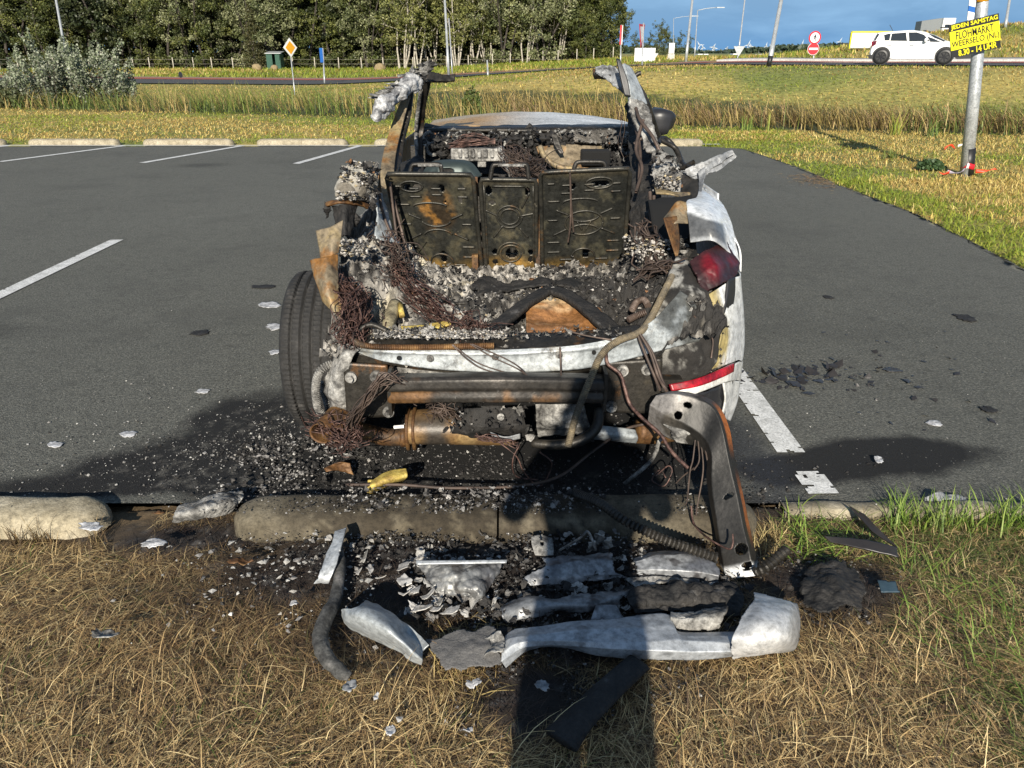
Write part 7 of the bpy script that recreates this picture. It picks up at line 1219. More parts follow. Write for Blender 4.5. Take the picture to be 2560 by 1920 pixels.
# flakes lying on grass / asphalt, each its own thing
M['foil'] = mat('ash_white_flake', [(.35, (.2, .2, .2)), (.55, (.55, .55, .56)), (.7, (.72, .72, .72))], 26, 8, .7, bump=.6, bscale=90)
fl = [(672, 762, 62, 12, .004, 'long white paper like flake on the asphalt left of the tyre', 'foil'), (690, 816, 55, 14, .004, 'white crumpled flake on the asphalt beside the tyre, nearer one', 'foil'), (688, 880, 28, 12, .004, 'pale flake on soot below the white crumpled flake', 'foil'), (508, 978, 32, 10, .004, 'slim pale flake alone on the soot edge', 'foil'), (658, 716, 54, 10, .004, 'black scorched scrap on the asphalt above the white flake', 'char'), (500, 832, 42, 12, .004, 'black scrap with a white tip on the asphalt', 'char'), (320, 1085, 34, 14, .004, 'pale ash patch flake on clean asphalt', 'foil'), (138, 1112, 40, 10, .004, 'pale smear of ash flakes at far left', 'foil'), (2196, 1148, 18, 16, .02, 'small translucent pebble like flake on the black stain', 'foil'), (2415, 795, 36, 14, .006, 'dark round scrap on the asphalt right side', 'char'), (2472, 1024, 32, 16, .006, 'dark scrap near the right photo edge', 'char'), (2335, 1058, 34, 12, .004, 'white thin flake on asphalt right of the wreck', 'foil'),
      (2232, 925, 42, 10, .004, 'slim dark sliver in the middle of the right asphalt', 'gl'), (2072, 743, 20, 8, .004, 'tiny dark scrap on asphalt right of the tail light', 'char'),
      (385, 1362, 62, 22, .05, 'long pale ash stick on the brown grass', 'foil'), (600, 1408, 64, 18, .05, 'dark reddish stick with pale edges on the scorched grass', 'rust'), (395, 1288, 30, 6, .05, 'tiny reddish sliver between the kerb stones', 'rust'), (876, 1722, 40, 46, .05, 'crumpled silver grey foil ball on the grass left of centre', 'alu'), (942, 1750, 14, 28, .05, 'small white ash lump below the silver foil', 'foil'), (975, 1830, 30, 46, .05, 'slim white and blue tipped ash stick near the bottom', 'foil'), (1185, 1715, 44, 30, .05, 'white ash flake on black char left of the bright foil', 'foil'), (1355, 1720, 48, 42, .06, 'bright crumpled foil on the black char in the middle', 'alu'), (1170, 1830, 28, 26, .05, 'grey ash clump at the lower edge of the char', 'foil'), (735, 1515, 24, 16, .05, 'white ash clump left of the curved panel', 'foil'), (260, 1590, 66, 26, .05, 'grey rag like ash on the left grass', 'ashmetal'), (230, 1320, 66, 20, .06, 'pale ash clump below the clean kerb stone', 'foil')]
for px, py, a, b_, h, lb, m in fl:
    c_ = G(px, py, h); zz_ = np.linalg.norm(c_[:2]) * 1.05; flake('debris_flake', c_, a * zz_ / F, max(b_ * zz_ * zz_ / F / 1.6, a * zz_ / F * .28), rng.uniform(-.35, .35) if a > b_ else 1.2 * rng.uniform(-.3, .3), h - .003, M[m], lb, 'debris flake', amp=.003 if h < .03 else .012, seed=px)
if 0:
  for px in (): gsheet('debris_flake', m, [[(px - a / 2, py + tilt * .6 - b_ * .25, h + .004), (px, py - b_ * .55, h + .012), (px + a / 2, py - tilt * .6 - b_ * .3, h + .008)], [(px - a / 2.2, py + tilt * .6 + b_ * .25, h), (px, py + b_ * .5, h + .004), (px + a / 2.1, py - tilt * .6 + b_ * .2, h)]], lb, 'debris flake', n=(22, 12), amp=.004 if h < .03 else .012, ns_=30, thick=.002, tear=.22, seed=px)
# yellow charred foam pieces and rusty scrap between tyre and stone
gsheet('foam_piece', 'yb', [[(930, 1205, .10), (965, 1182, .12), (1015, 1172, .13)], [(925, 1218, .10), (970, 1200, .12), (1018, 1190, .12)], [(922, 1235, .06), (965, 1215, .06), (1005, 1205, .06)]], 'yellow ribbed foam strip lying above the soot black stone', 'foam piece', n=(40, 24), amp=.004, ns_=16, thick=.01)
gsheet('foam_piece', 'yb', [[(920, 1200, .09), (938, 1200, .09)], [(918, 1235, .03), (934, 1235, .03)]], 'short yellow foam stub hanging down onto the stone', 'foam piece', n=(10, 16), amp=.004, ns_=16, thick=.012)
gsheet('rusty_scrap', 'rust', [[(808, 1172, .03), (845, 1155, .07), (875, 1158, .06)], [(815, 1180, .02), (850, 1176, .03), (882, 1188, .02)]], 'orange rusty scrap under the tailpipes', 'scrap', n=(30, 16), amp=.012, ns_=16, thick=.005)
gsheet('ashy_slab', 'ashmetal', [[(440, 1268, .05), (520, 1240, .07), (620, 1228, .05)], [(430, 1290, .05), (520, 1268, .09), (610, 1245, .06)], [(425, 1305, .02), (500, 1300, .03), (575, 1285, .02)]], 'flat grey ash slab between the two near kerb stones', 'slab', n=(70, 36), amp=.016, ns_=14, thick=.01, tear=.08)
gsheet('blue_glass_heap', 'alu', [[(2310, 1245, .02), (2350, 1230, .04), (2420, 1240, .02)], [(2305, 1252, .01), (2360, 1252, .02), (2430, 1252, .01)]], 'small bluish crumpled heap at the kerb edging on the right', 'debris heap', n=(40, 10), amp=.02, ns_=24, thick=.004, tear=.1)
# long wires on the ground
def gwire(pts, r, lb, m='wired', nm='burnt_wire', n=60):
    V, T = tube([G(*p) for p in pts], r, 6, n); tag(fm(nm, V, T, M[m], None, None, True), lb, 'wire')
gwire([(865, 1212, .08), (1000, 1212, .10), (1130, 1220, .10), (1300, 1215, .08), (1400, 1190, .06), (1480, 1130, .10), (1560, 1075, .16), (1610, 1060, .2)], .006, 'long burnt cable sagging above the soot black stone', 'wired')
gwire([(1240, 1100, .14), (1290, 1140, .08), (1310, 1180, .05), (1350, 1215, .05), (1380, 1160, .09), (1350, 1130, .12)], .003, 'looped copper wire under the tail of the wreck', 'copper')
gwire([(1300, 1110, .14), (1282, 1150, .08), (1290, 1190, .05), (1345, 1200, .05)], .003, 'second looped copper wire hanging under the tail', 'copper')
gwire([(1640, 1190, .1), (1670, 1165, .12), (1680, 1180, .10), (1660, 1215, .05), (1630, 1200, .07), (1650, 1175, .1), (1665, 1195, .08)], .003, 'tangled wire coil hanging below the leaning beam top', 'copper')
gwire([(1690, 1060, .28), (1650, 1100, .22), (1640, 1130, .16), (1620, 1160, .12), (1560, 1210, .05)], .008, 'pale knotted burnt cord below the beam top', 'ashmetal')
gwire([(1400, 1375, .05), (1300, 1500, .08), (1530, 1440, .14), (1480, 1480, .1)][:1] + [(1450, 1345, .18), (1470, 1330, .2), (1490, 1375, .14)], .004, 'curled pale wire standing on the tailgate rail', 'ashmetal')
def plates(nm, label, n, box_, s0, s1, cols, p, m='attrgrit', z=.03):
    x = rng.uniform(box_[0], box_[1], n); y = rng.uniform(box_[2], box_[3], n); V, T, c = curls(np.column_stack([x, y, (soilz(x, y) if box_[2] < 2.47 else .0 - .04 + 0 * x) + z + rng.uniform(0, .025, n)]), (s0 + (s1 - s0) * rng.power(.6, n)) * 1.25, pick(cols, n, p, .25), .22, 1.0, n); o = fm(nm, V, T, M[m], None, c, loc=(0, 0, 0)); tag(o, label, 'debris', None, 'stuff')
ga, gb = G(1230, 1620), G(1830, 1380); plates('charred_scraps', 'thin charred and grey scraps lying between the tailgate rails', 520, (ga[0], gb[0], ga[1], gb[1]), .006, .032, [(.02, .018, .017), (.06, .055, .05), (.17, .165, .155), (.34, .33, .31)], (.5, .28, .16, .06))
ga, gb = G(1000, 1560), G(1250, 1390); plates('grey_scraps', 'thin pale and grey scraps round the crumpled sheet', 220, (ga[0], gb[0], ga[1], gb[1]), .008, .035, [(.03, .028, .026), (.16, .15, .14), (.36, .35, .33), (.5, .48, .45)], (.3, .3, .25, .15))
plates('grey_scraps', 'grey scraps and flakes along the front of the soot black stone', 420, (-.7, .45, 2.06, 2.24), .005, .022, [(.02, .018, .016), (.10, .095, .09), (.24, .23, .21), (.42, .40, .37)], (.5, .28, .16, .06))
plates('grey_scraps', 'grey crust lying on top of the soot black stone', 300, (-.6, .35, 2.27, 2.42), .006, .022, [(.03, .027, .025), (.15, .14, .13), (.26, .25, .235), (.4, .38, .35)], (.4, .3, .2, .1), z=.105)
plates('grey_scraps', 'curled grey and black scraps in the ash behind the left wheel', 170, (-1.15, -.55, 2.5, 2.9), .006, .028, [(.02, .018, .016), (.08, .075, .07), (.2, .19, .18), (.4, .38, .35)], (.45, .28, .17, .1), z=.045)
# ================================================================== LOOSE ASH AND SOOT (uncountable)
def scatter(nm, label, n, cx, cy, sx, sy, s0, s1, cols, p, hz, flat=.4, keep=None, m='attrgrit', pw=.3):
    x = rng.normal(cx, sx, n); y = rng.normal(cy, sy, n); k = (y > .9) & (x > -4)
    if keep is not None: k &= keep(x, y)
    k &= rng.uniform(0, 1, n) < sm(.55 + 1.8 * fbm(P2(x, y), 7, 3, n % 13))
    x, y = x[k], y[k]; s = s0 + (s1 - s0) * rng.power(pw, len(x)); V, T, c = chunks(np.column_stack([x, y, hz(x, y) + s * .15]), s, pick(cols, len(x), p, .2), flat, mat=None); o = fm(nm, V, T, M[m], None, c, loc=(0, 0, 0)); return tag(o, label, 'ash', None, 'stuff')
on_lot = lambda x, y: (y > NEARY) & (x < xr(y)); z0 = lambda x, y: 0 * x + .002
WH = [(.40, .39, .365), (.22, .21, .20), (.10, .095, .09), (.018, .016, .015), (.03, .028, .026)]
scatter('ash_crumbs', 'white and grey ash crumbs strewn over the sooty asphalt left of the wreck', 5500, -1.0, 2.8, .5, .38, .002, .013, WH, (.24, .26, .16, .22, .12), z0, keep=on_lot)
scatter('ash_crumbs', 'thin scatter of pale crumbs over the clean asphalt on the left', 2200, -1.9, 3.1, .9, .6, .002, .012, WH, (.55, .25, .1, .05, .05), z0, keep=on_lot)
scatter('ash_crumbs', 'thin scatter of pale crumbs over the asphalt on the right', 1700, 2.2, 3.6, 1.1, 1.0, .002, .011, WH, (.5, .2, .1, .1, .1), z0, keep=on_lot)
scatter('rubble_heap', 'heap of burnt rubble and ash behind the left wheel', 9000, -.82, 2.72, .22, .24, .003, .02, WH, (.10, .16, .2, .40, .14), lambda x, y: .015 * np.exp(-(((x + .8) / .25) ** 2 + ((y - 2.75) / .25) ** 2)), .6, on_lot)
scatter('rubble_heap', 'black cinders under the tail of the wreck', 7000, .1, 2.72, .5, .25, .003, .018, WH, (.02, .04, .10, .55, .29), z0, .6, on_lot)
scatter('dark_shards', 'black glass like shards on the asphalt right of the wreck', 260, 1.42, 3.72, .22, .10, .012, .07, [(.012, .014, .018), (.03, .035, .05), (.2, .2, .2)], (.7, .25, .05), z0, .05, on_lot, 'gl')
scatter('dark_shards', 'scattered small dark shards further right on the asphalt', 220, 2.1, 3.7, .6, .45, .008, .045, [(.012, .014, .018), (.03, .035, .05)], (.7, .3), z0, .05, on_lot, 'gl')
scatter('stone_debris', 'ash and cinders lying on and along the soot black kerb stone', 7500, -.05, 2.28, .48, .10, .002, .012, WH, (.08, .14, .24, .36, .18), lambda x, y: np.where(np.abs(y - 2.345) < .1, .098, soilz(x, y) + .035), .5, lambda x, y: (y > 2.05) & (y < 2.5))
scatter('cinders', 'black cinders and ash on the burnt ground around the tailgate remains', 18000, .2, 1.97, .58, .19, .003, .015, WH, (.04, .08, .16, .48, .24), lambda x, y: soilz(x, y) + .015, .6, lambda x, y: charf(x, y) > .25)
scatter('cinders', 'black cinders in the foreground char patch', 5000, .08, 1.5, .22, .10, .003, .015, WH, (.03, .06, .14, .5, .27), lambda x, y: soilz(x, y) + .012, .6, lambda x, y: charf(x, y) > .15)
scatter('cinders', 'sparse pale ash flakes on the scorched grass left of the tailgate remains', 700, -.62, 2.02, .25, .16, .004, .026, WH, (.5, .25, .12, .08, .05), lambda x, y: soilz(x, y) + .03, .5)
# ================================================================== GRASS AND HERBS
def gtag(o, label, cat='grass'): return tag(o, label, cat, None, 'stuff')
UV = lambda n, a, b: rng.uniform(a, b, n)
# foreground straw: lying, curled, thinned where it burnt away
def near_grass(n, lmin, lmax, elm, seed_cols, keepf, nm, label, wd=.0026, curl=1.1, y0=.95, y1=2.40, x0=-2.6, x1=2.7):
    x, y = UV(n, x0, x1), UV(n, y0, y1); k = keepf(x, y); x, y = x[k], y[k]; N = len(x)
    C = seed_cols(x, y); dirn = 3.2 * fbm(P2(x, y), 2.2, 3, 77) + 1.2
    az = dirn + rng.normal(0, .9, N) + math.pi * (rng.uniform(0, 1, N) < .35); el = np.abs(rng.normal(elm * .7, .25, N)); ln = UV(N, lmin, lmax)
    z = soilz(x, y) + UV(N, 0, .02)
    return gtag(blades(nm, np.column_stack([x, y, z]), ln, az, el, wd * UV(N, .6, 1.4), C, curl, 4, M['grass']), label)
onstone = lambda x, y: (np.abs(y - 2.35) < .12) & ((x < -1.30) | ((x > -.93) & (x < .85)))
def straw_cols(x, y):
    c = charf(x, y); N = len(x); P = P2(x, y); n = fbm(P, 3.0, 4, 41); base = pick([(.52, .37, .17), (.31, .20, .09), (.74, .58, .30), (.10, .062, .034)], N, (.34, .26, .18, .22), .2)
    green = pick([(.11, .16, .03), (.075, .125, .022), (.20, .22, .06)], N); g = rng.uniform(0, 1, N) < np.clip(.02 + .5 * sm((x - .9) / .7) * sm(.4 + 1.2 * n + .5 * sm((y - 1.7) / .5)) + .05 * (n > .2), 0, .8)
    C = np.where(g[:, None], green, base); rd = sm((.9 - np.abs(x + .55)) / .6) * sm((y - 1.35) / .4) * (x < .1)
    C = C * (1 - .34 * rd[:, None]) + np.array((.12, .055, .02)) * .34 * rd[:, None]
    b_ = np.clip(c * 1.25 + .15 * n, 0, 1)[:, None]; return C * (1 - b_) + np.array((.028, .018, .013)) * b_ * UV(N, .5, 2.)[:, None]
thin = lambda f: (lambda x, y: (rng.uniform(0, 1, len(x)) > charf(x, y) * f) & ~onstone(x, y))
near_grass(120000, .03, .085, .28, straw_cols, thin(.80), 'dry_grass', 'short trampled straw and moss covering the near verge', .0019, .6)
near_grass(38000, .05, .11, .32, straw_cols, thin(.93), 'dry_grass', 'long dry curled grass stems over the near verge', .0020, .9)
near_grass(5500, .10, .19, .6, lambda x, y: straw_cols(x, y) * 1.12, lambda x, y: (charf(x, y) < .25) & ((y < 1.75)) & ~onstone(x, y), 'dry_grass', 'long straw blades arching at the bottom of the picture', .0023, 1.2, y1=1.8)
near_grass(5500, .06, .15, 1.0, lambda x, y: pick([(.13, .20, .03), (.09, .15, .02), (.2, .27, .05)], len(x)), lambda x, y: (rng.uniform(0, 1, len(x)) < sm(.2 + 1.9 * fbm(P2(x, y), 2.6, 4, 91) + .5 * sm((y - 1.9) / .4)) * (charf(x, y) < .3) * .9) & (x > 1.0 + .3 * (2.3 - y)), 'green_grass', 'fresh green grass blades on the right of the near verge', .0036, .9, x0=.9)
def tufts(cs, n, h, spread, cols, nm, label, wd=.005, curl=.9, z=None, elm=1.2):
    P, C = [], []
    for (x, y) in cs: P.append(np.column_stack([rng.normal(x, spread, n), rng.normal(y, spread, n)]))
    P = np.concatenate(P); N = len(P); zz = (z(P[:, 0], P[:, 1]) if z else np.full(N, 0.)); az = UV(N, 0, 6.283)
    return gtag(blades(nm, np.column_stack([P, zz]), UV(N, h * .5, h), az, rng.normal(elm, .2, N), wd * UV(N, .7, 1.3), pick(cols, N), curl, 4, M['grass']), label)
GRC = [(.15, .24, .03), (.10, .17, .02), (.24, .31, .06)]
tufts([G(px, 1300)[:2] for px in (2290, 2320, 2370, 2420, 2500, 2530, 2555, 2590, 2640, 2250)], 50, .17, .03, GRC, 'green_grass', 'bright green grass tufts standing against the kerb edging', z=soilz, wd=.005)
tufts([G(px, py)[:2] for px, py in ((1990, 1330), (2030, 1350), (2080, 1370), (2000, 1380), (2010, 1300))], 24, .16, .03, GRC, 'green_grass', 'green blades beside the foot of the leaning beam', z=soilz, wd=.006, elm=.8)
tufts([G(px, py)[:2] for px, py in ((95, 1335), (110, 1340), (40, 1345), (240, 1345))], 34, .14, .015, [(.2, .13, .06), (.12, .08, .04), (.3, .22, .1)], 'dry_grass', 'dry tuft growing in front of the clean kerb stone', z=soilz, wd=.003)
tufts([G(px, py)[:2] for px, py in ((1925, 1340), (1915, 1365), (1940, 1330))], 60, .09, .02, [(.5, .4, .18), (.35, .26, .12)], 'dry_grass', 'straw tuft between the kerb stone end and the leaning beam', z=soilz, wd=.003)
near_grass(900, .05, .14, .5, lambda x, y: pick([(.5, .38, .15), (.36, .26, .11)], len(x)), lambda x, y: near_blob(x, y, [(*G(1190, 1600)[:2], .10, .10, 1, 0), (*G(1150, 1690)[:2], .10, .08, 1, 0)]) > .2, 'dry_grass', 'curled straw lying on the grey felt sheet', .0026, 1.6, x0=-.3, x1=.2, y0=1.4, y1=2.)
# --- right verge beyond the asphalt
def verge(n, x0, x1, y0, y1, l0, l1, wd, colf, keep, nm, label, elm=.9, curl=.8, segs=3, hz=None, lfun=None, azc=None):
    x, y = UV(n, x0, x1), UV(n, y0, y1); k = keep(x, y); x, y = x[k], y[k]; N = len(x); ln = UV(N, l0, l1)
    if lfun is not None: ln = ln * lfun(x, y)
    az = UV(N, 0, 6.283) if azc is None else rng.normal(azc, .9, N); z = terr(x, y) - .015
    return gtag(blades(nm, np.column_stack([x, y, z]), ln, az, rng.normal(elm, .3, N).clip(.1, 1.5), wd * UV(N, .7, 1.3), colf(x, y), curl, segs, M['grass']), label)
def mix_cols(x, y, gb=0., patchs=.6):
    N = len(x); P = P2(x, y); n = fbm(P * np.array((.6, 1, 1)), patchs, 4, 51) + .5 * fbm(P, 3, 3, 52); g = rng.uniform(0, 1, N) < sm(.5 + 1.7 * (n + gb)); a = pick([(.62, .47, .13), (.50, .37, .10), (.72, .57, .21), (.42, .25, .08)], N, None, .12); b_ = pick([(.24, .30, .03), (.18, .25, .024), (.36, .38, .05)], N, None, .12)
    return np.where(g[:, None], b_, a)
offlot = lambda x, y: (x > xr(y) + .04 + .1 * fbm(P2(x, y), 3, 3, 6)) | (y > FARY + .1)
edge_g = lambda x, y: mix_cols(x, y, -.12 + .55 * np.exp(-((x - xr(y) - .35) / .35) ** 2))
verge(90000, 2.4, 13, 4.2, 10.5, .05, .12, .009, edge_g, lambda x, y: offlot(x, y) & (x < 1.5 + y * 1.0), 'verge_grass', 'mixed straw coloured and green grass of the right verge', .75, 1.0)
verge(70000, -1, 16, 10, 17.5, .05, .11, .013, edge_g, lambda x, y: offlot(x, y) & (x < 2 + y * .85) & (y < g_edge(x) + .4), 'verge_grass', 'mown yellow green grass of the right verge further back', .7, 1.0)
verge(90000, -19, 6, 14.9, 26, .05, .11, .018, lambda x, y: mix_cols(x, y, -.06 + .5 * np.exp(-((y - 15.1) / .5) ** 2), .5), lambda x, y: (y < g_edge(x) + .5) & (rng.uniform(0, 1, len(x)) < 1.2 - (y - 15) / 16), 'verge_grass', 'mown yellow green grass strip behind the far kerb stones', .6, .9)
# --- tall grass along the ditch
def tall_cols(x, y):
    N = len(x); P = P2(x, y); n = fbm(P, .5, 4, 61); gg = sm(.5 + 1.2 * n + .45 * sm((2 - x) / 12) - .25); g = rng.uniform(0, 1, N) < gg
    return np.where(g[:, None], pick([(.13, .18, .03), (.20, .24, .045), (.07, .11, .02)], N), pick([(.32, .24, .08), (.44, .33, .12), (.20, .16, .05)], N))
hfun = lambda x, y: (.85 + .35 * fbm(P2(x, y), .6, 3, 66)) * (1.0 - .2 * sm((y - g_edge(x) - 2) / 2))
verge(52000, -22, 18, 14, 31, .45, .95, .020, tall_cols, lambda x, y: (y > g_edge(x)) & (y < g_edge(x) + 3.6 + .8 * fbm(P2(x, y), .3, 2, 3)), 'tall_grass', 'tall rough grass along the ditch behind the mown strip', 1.15, .9, 4, lfun=hfun, azc=3.0)
verge(14000, 0, 18, 14, 22, .3, .7, .018, lambda x, y: pick([(.33, .21, .11), (.42, .29, .15), (.25, .17, .08)], len(x)), lambda x, y: (y > g_edge(x) + .8) & (y < g_edge(x) + 3.4) & (fbm(P2(x, y), .5, 3, 71) > -.15), 'tall_grass', 'reddish brown seed heads leaning in the tall grass on the right', 1.0, 1.3, 4, lfun=lambda x, y: 1.2 + 0 * x, azc=3.1)
# --- bank between ditch and road
verge(90000, -26, 22, 20, 46, .05, .12, .03, lambda x, y: mix_cols(x, y, -.05 + .35 * np.exp(-((y - 30) / 2) ** 2) * (x > 4), .35) * .85, lambda x, y: (y > g_edge(x) + 3) & ((y < np.interp(x, ROADC[:, 0], ROADC[:, 1]) - 3.2)) & (rng.uniform(0, 1, len(x)) < np.clip(1.7 - y / 32, .15, 1)), 'bank_grass', 'yellow green mown bank between the ditch and the road', .7, .8, 2)
verge(24000, -50, 16, 47, 90, .15, .35, .08, lambda x, y: mix_cols(x, y, .2, .12) * .8, lambda x, y: (y > np.interp(x, ROADC[:, 0], ROADC[:, 1]) + 8.2) & (x < .2 * y) & (x > -.75 * y), 'field_grass', 'green field between the road and the wood', .9, .6, 2)
verge(26000, 12, 60, 40, 80, .15, .4, .07, lambda x, y: mix_cols(x, y, -.02, .12) * .85, lambda x, y: (y > np.interp(x, ROADC[:, 0], ROADC[:, 1]) + 8.2) & (x < .75 * y), 'embankment_grass', 'dry grass on the embankment on the right', .9, .6, 2)
# weeds: single upright stems and leafy clumps
def herb(px, py, h, n, cols, nm, label, spread=.05, wd=.02, el=1.35, curl=.5, leaves=0):
    g = G(px, py); Y = g[1]
    if Y > 21: g = W(px, py, 24)
    g[2] = terr(g[0], g[1]) - .01; N = n; P = np.column_stack([rng.normal(g[0], spread, N), rng.normal(g[1], spread, N), np.full(N, g[2])])
    o = blades(nm, P, UV(N, h * .55, h), UV(N, 0, 6.28), rng.normal(el, .12, N), wd * UV(N, .7, 1.3), pick(cols, N), curl, 4, M['grass'])
    return tag(o, label, 'plant')
YG = [(.32, .34, .05), (.42, .40, .08), (.2, .26, .04)]; DG = [(.07, .12, .02), (.1, .16, .03)]
herb(2237, 338, .62, 16, YG, 'yellow_weed', 'tall yellow weed standing alone in the tall grass left of the lamp post', .05, .03, 1.4, .5)
herb(1917, 330, .55, 7, YG, 'yellow_weed', 'thin yellow stalk at the edge of the tall grass', .02, .02, 1.5, .2)
herb(1870, 326, .4, 26, DG + [(.2, .28, .05)], 'green_rush', 'bright green rush clump at the foot of the tall grass', .06, .02, 1.3)
herb(2330, 342, .5, 24, DG + [(.2, .28, .05)], 'green_rush', 'green rush clump between the yellow weed and the lamp post', .07, .02, 1.3)
herb(2225, 395, .22, 40, [(.2, .24, .05), (.13, .18, .03)], 'grass_tuft', 'round green tuft in the dry grass of the verge', .07, .014, 1.1)
def bushlet(px, py, sz, n, cols, nm, label, lsz=.05, h=1.0, Y=None):
    g = G(px, py) if Y is None else W(px, py, Y); g[2] = terr(g[0], g[1]); c = rng.normal(size=(n, 3)); c /= np.linalg.norm(c, axis=1)[:, None]; c *= UV(n, .3, 1)[:, None] ** .5 * np.array((sz, sz * .7, sz * h)); c[:, 2] = np.abs(c[:, 2]) + .02
    o = leafmass(nm, g + c, lsz, pick(cols, n), M['leaf'], None); return tag(o, label, 'plant')
bushlet(2325, 425, .20, 420, [(.045, .085, .03), (.06, .11, .04)], 'thistle', 'dark green thistle on the verge left of the lamp post foot', .045, .7)
bushlet(1180, 272, .30, 500, [(.07, .10, .025), (.11, .14, .035)], 'leafy_weed', 'tall dark leafy weed seen between the left pillars of the wreck', .07, 2.2, 21.5)
for px, py, h in ((488, 262, .95), (590, 262, 1.15), (608, 262, .9), (560, 262, .7), (745, 262, .8), (760, 270, .75), (420, 262, .95), (405, 260, .9), (832, 270, .7), (660, 268, .6)):
    herb(px, py, h, 9, [(.28, .26, .07), (.4, .36, .12), (.17, .2, .05)], 'reed_stem', 'thin tall reed stem among the ditch grass on the left', .04, .022, 1.5, .35)['group'] = 'reed stems in the ditch grass'
# silvery willow shrub on the left
SH = thing('willow_shrub', 'broad silvery leaved willow shrub on the left in front of the leaning lamp post', 'shrub', W(200, 255, 26.5)); b0 = wloc(SH)
stems, P, C = [], [], []
for k in range(120):
    px = rng.uniform(-30, 345); u = (px - 165) / 190; ht = (1.85 - .9 * u * u + .35 * rng.normal()) * (.8 if px < 90 else 1)
    if px > 330: ht *= .8
    ht = max(.7, ht * .82); b_ = W(px, 255, 26.5 + rng.uniform(-1.1, 1.1)); b_[2] = 0; lean = np.array((rng.normal(0, .25), rng.normal(0, .2), 1.)) ; top = b_ + lean * ht
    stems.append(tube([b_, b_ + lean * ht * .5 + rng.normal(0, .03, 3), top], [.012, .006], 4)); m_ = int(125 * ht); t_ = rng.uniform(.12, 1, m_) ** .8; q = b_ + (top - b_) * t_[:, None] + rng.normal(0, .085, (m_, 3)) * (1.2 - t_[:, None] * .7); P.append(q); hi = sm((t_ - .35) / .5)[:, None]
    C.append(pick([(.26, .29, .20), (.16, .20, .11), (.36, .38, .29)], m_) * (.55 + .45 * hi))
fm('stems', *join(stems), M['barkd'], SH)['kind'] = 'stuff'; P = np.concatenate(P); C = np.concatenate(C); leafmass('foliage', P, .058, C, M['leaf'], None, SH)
bushlet(30, 262, .7, 900, [(.08, .10, .04), (.12, .13, .06)], 'low_shrub', 'low green shrub at the left photo edge beside the willow', .08, .8, 25.5)
# cut grass swept onto the asphalt at the curve
q = G(2090, 452); N = 420; t_ = rng.normal(0, 1, N); P = np.column_stack([xr(q[1] + t_ * .35) - np.abs(rng.normal(0, .22, N)), q[1] + t_ * .35, np.full(N, .004)])
gtag(blades('swept_straw', P, UV(N, .05, .12), UV(N, 0, 6.28), UV(N, 0, .2), np.full(N, .008), pick([(.36, .25, .12), (.26, .16, .08)], N), .3, 2, M['grass']), 'brown cut straw swept onto the asphalt edge at the bend')
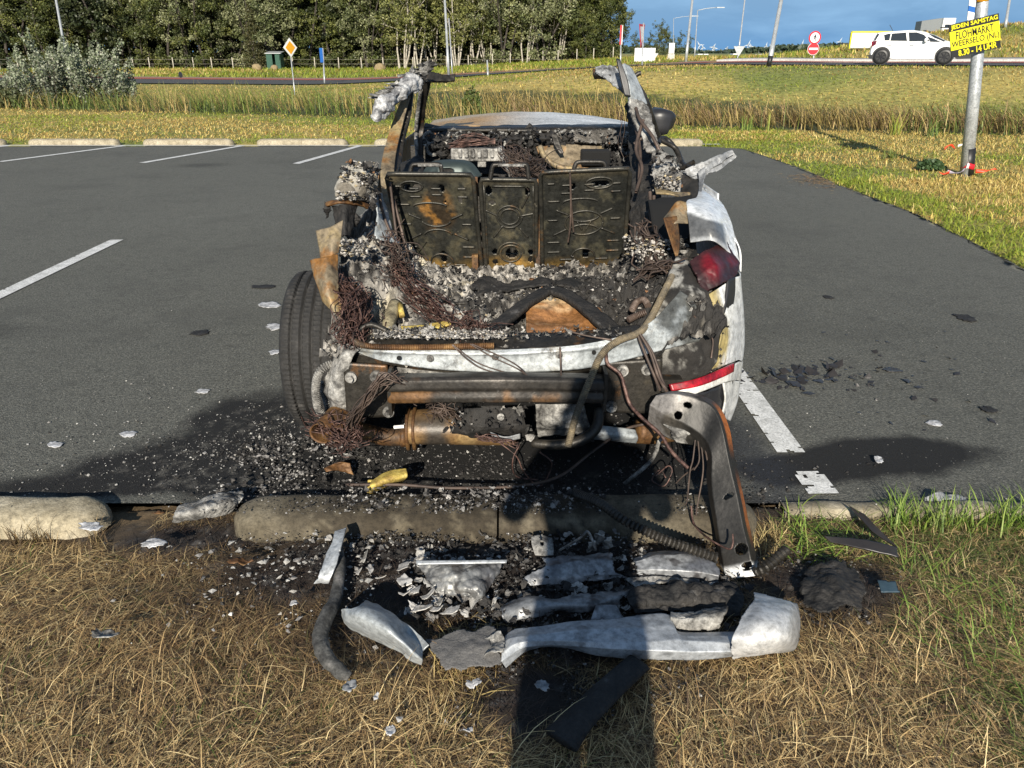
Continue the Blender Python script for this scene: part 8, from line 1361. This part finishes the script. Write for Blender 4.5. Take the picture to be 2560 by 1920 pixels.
# ================================================================== THE PHOTOGRAPHER (stands behind the camera, throws the shadow)
def person():
    root = thing('person', 'person in dark clothes holding up a phone behind the picture', 'person', (0.0, -.30, 0)); b0 = wloc(root)
    J = dict(pel=(0, 0, .95), waist=(0, .01, 1.10), chest=(0, 0, 1.34), neck=(0, .01, 1.48), nk2=(0, .02, 1.54), hl=(-.09, 0, .88), hr=(.09, 0, .88), kl=(-.085, .02, .50), kr=(.085, .02, .50), al=(-.08, 0, .09), ar=(.08, 0, .09), tl=(-.09, .17, .035), tr=(.09, .17, .035),
             sl=(-.19, 0, 1.42), sr=(.19, 0, 1.42), el=(-.27, .10, 1.20), er=(.27, .10, 1.20), wl=(-.12, .20, 1.42), wr=(.12, .20, 1.42))
    rad = dict(pel=.155, waist=.135, chest=.165, neck=.07, nk2=.055, hl=.115, hr=.115, kl=.085, kr=.085, al=.045, ar=.045, tl=.035, tr=.035, sl=.075, sr=.075, el=.048, er=.048, wl=.03, wr=.03)
    E = [('pel', 'waist'), ('waist', 'chest'), ('chest', 'neck'), ('neck', 'nk2'), ('pel', 'hl'), ('pel', 'hr'), ('hl', 'kl'), ('hr', 'kr'), ('kl', 'al'), ('kr', 'ar'), ('al', 'tl'), ('ar', 'tr'), ('chest', 'sl'), ('chest', 'sr'), ('sl', 'el'), ('sr', 'er'), ('el', 'wl'), ('er', 'wr')]
    def skinned(nm, J, rad, E, m, rootv):
        ks = list(J); me = bpy.data.meshes.new(nm); me.from_pydata([J[k] for k in ks], [(ks.index(a), ks.index(b)) for a, b in E], []); o = bpy.data.objects.new(nm, me); S.collection.objects.link(o); o.parent = root
        sk = o.modifiers.new('skin', 'SKIN'); 
        if not me.skin_vertices: bpy.context.view_layer.update()
        lay = me.skin_vertices[0] if me.skin_vertices else me.attributes.new('x', 'FLOAT', 'POINT')
        for i, k in enumerate(ks): lay.data[i].radius = (rad[k],) * 2; lay.data[i].use_root = (k == rootv)
        sb = o.modifiers.new('sub', 'SUBSURF'); sb.levels = 2; sb.render_levels = 2; me.materials.append(m); return o
    try:
        skinned('body', J, rad, E, plain('dark_jacket', (.03, .035, .05), .8), 'pel')
    except Exception:
        ps = [tube([np.array(J[a]) + b0, np.array(J[b]) + b0], [rad[a], rad[b]], 12) for a, b in E]; fm('body', *join(ps), plain('dark_jacket', (.03, .035, .05), .8), root, None, True)
    V, T = lathe((0, 0, 0), (0, 0, 1), [(.001, -.125), (.045, -.115), (.065, -.07), (.078, 0), (.076, .05), (.055, .095), (.001, .115)], 24); V[:, 1] *= 1.2; skin_ = plain('skin', (.45, .28, .2), .55)
    V = V + b0 + (0, .03, 1.66); h = fm('head', V, T, skin_, root, None, True)
    fm('hair', *(lambda a: (a[0] * np.array((1.08, 1.12, 1.06)) + b0 + (0, .015, 1.685), a[1]))(lathe((0, 0, 0), (0, 0, 1), [(.082, -.01), (.086, .04), (.062, .095), (.001, .115)], 20)), plain('hair_brown', (.04, .025, .015), .8), h, None, True)
    fm('nose', *box(b0 + (0, .13, 1.65), (.022, .03, .04)), skin_, h)
    for s in (-1, 1):
        fm('ear', *box(b0 + (s * .08, .03, 1.66), (.012, .03, .05)), skin_, h); fm('eye', *cyl(b0 + (s * .03, .10, 1.675), b0 + (s * .03, .118, 1.675), .012, 10), M['signw'], h)
        fs = [tube([b0 + (s * .12, .20, 1.42), b0 + (s * .095, .235, 1.475)], [.03, .034], 10)]
        for k in range(4): fs.append(tube([b0 + (s * .095, .235, 1.475 + .018 * k), b0 + (s * .082, .262, 1.482 + .019 * k), b0 + (s * .06, .262, 1.485 + .019 * k)], [.009, .008, .007], 7, 8))
        fs.append(tube([b0 + (s * .10, .225, 1.46), b0 + (s * .075, .235, 1.49), b0 + (s * .05, .243, 1.505)], [.011, .010, .008], 7, 8)); fm('hand', *join(fs), skin_, root, None, True)
    return root
person()
ph = fm('phone', *box((0, -.045, 1.545), (.155, .009, .075)), M['signk']); tag(ph, 'black phone held level behind the picture', 'phone')
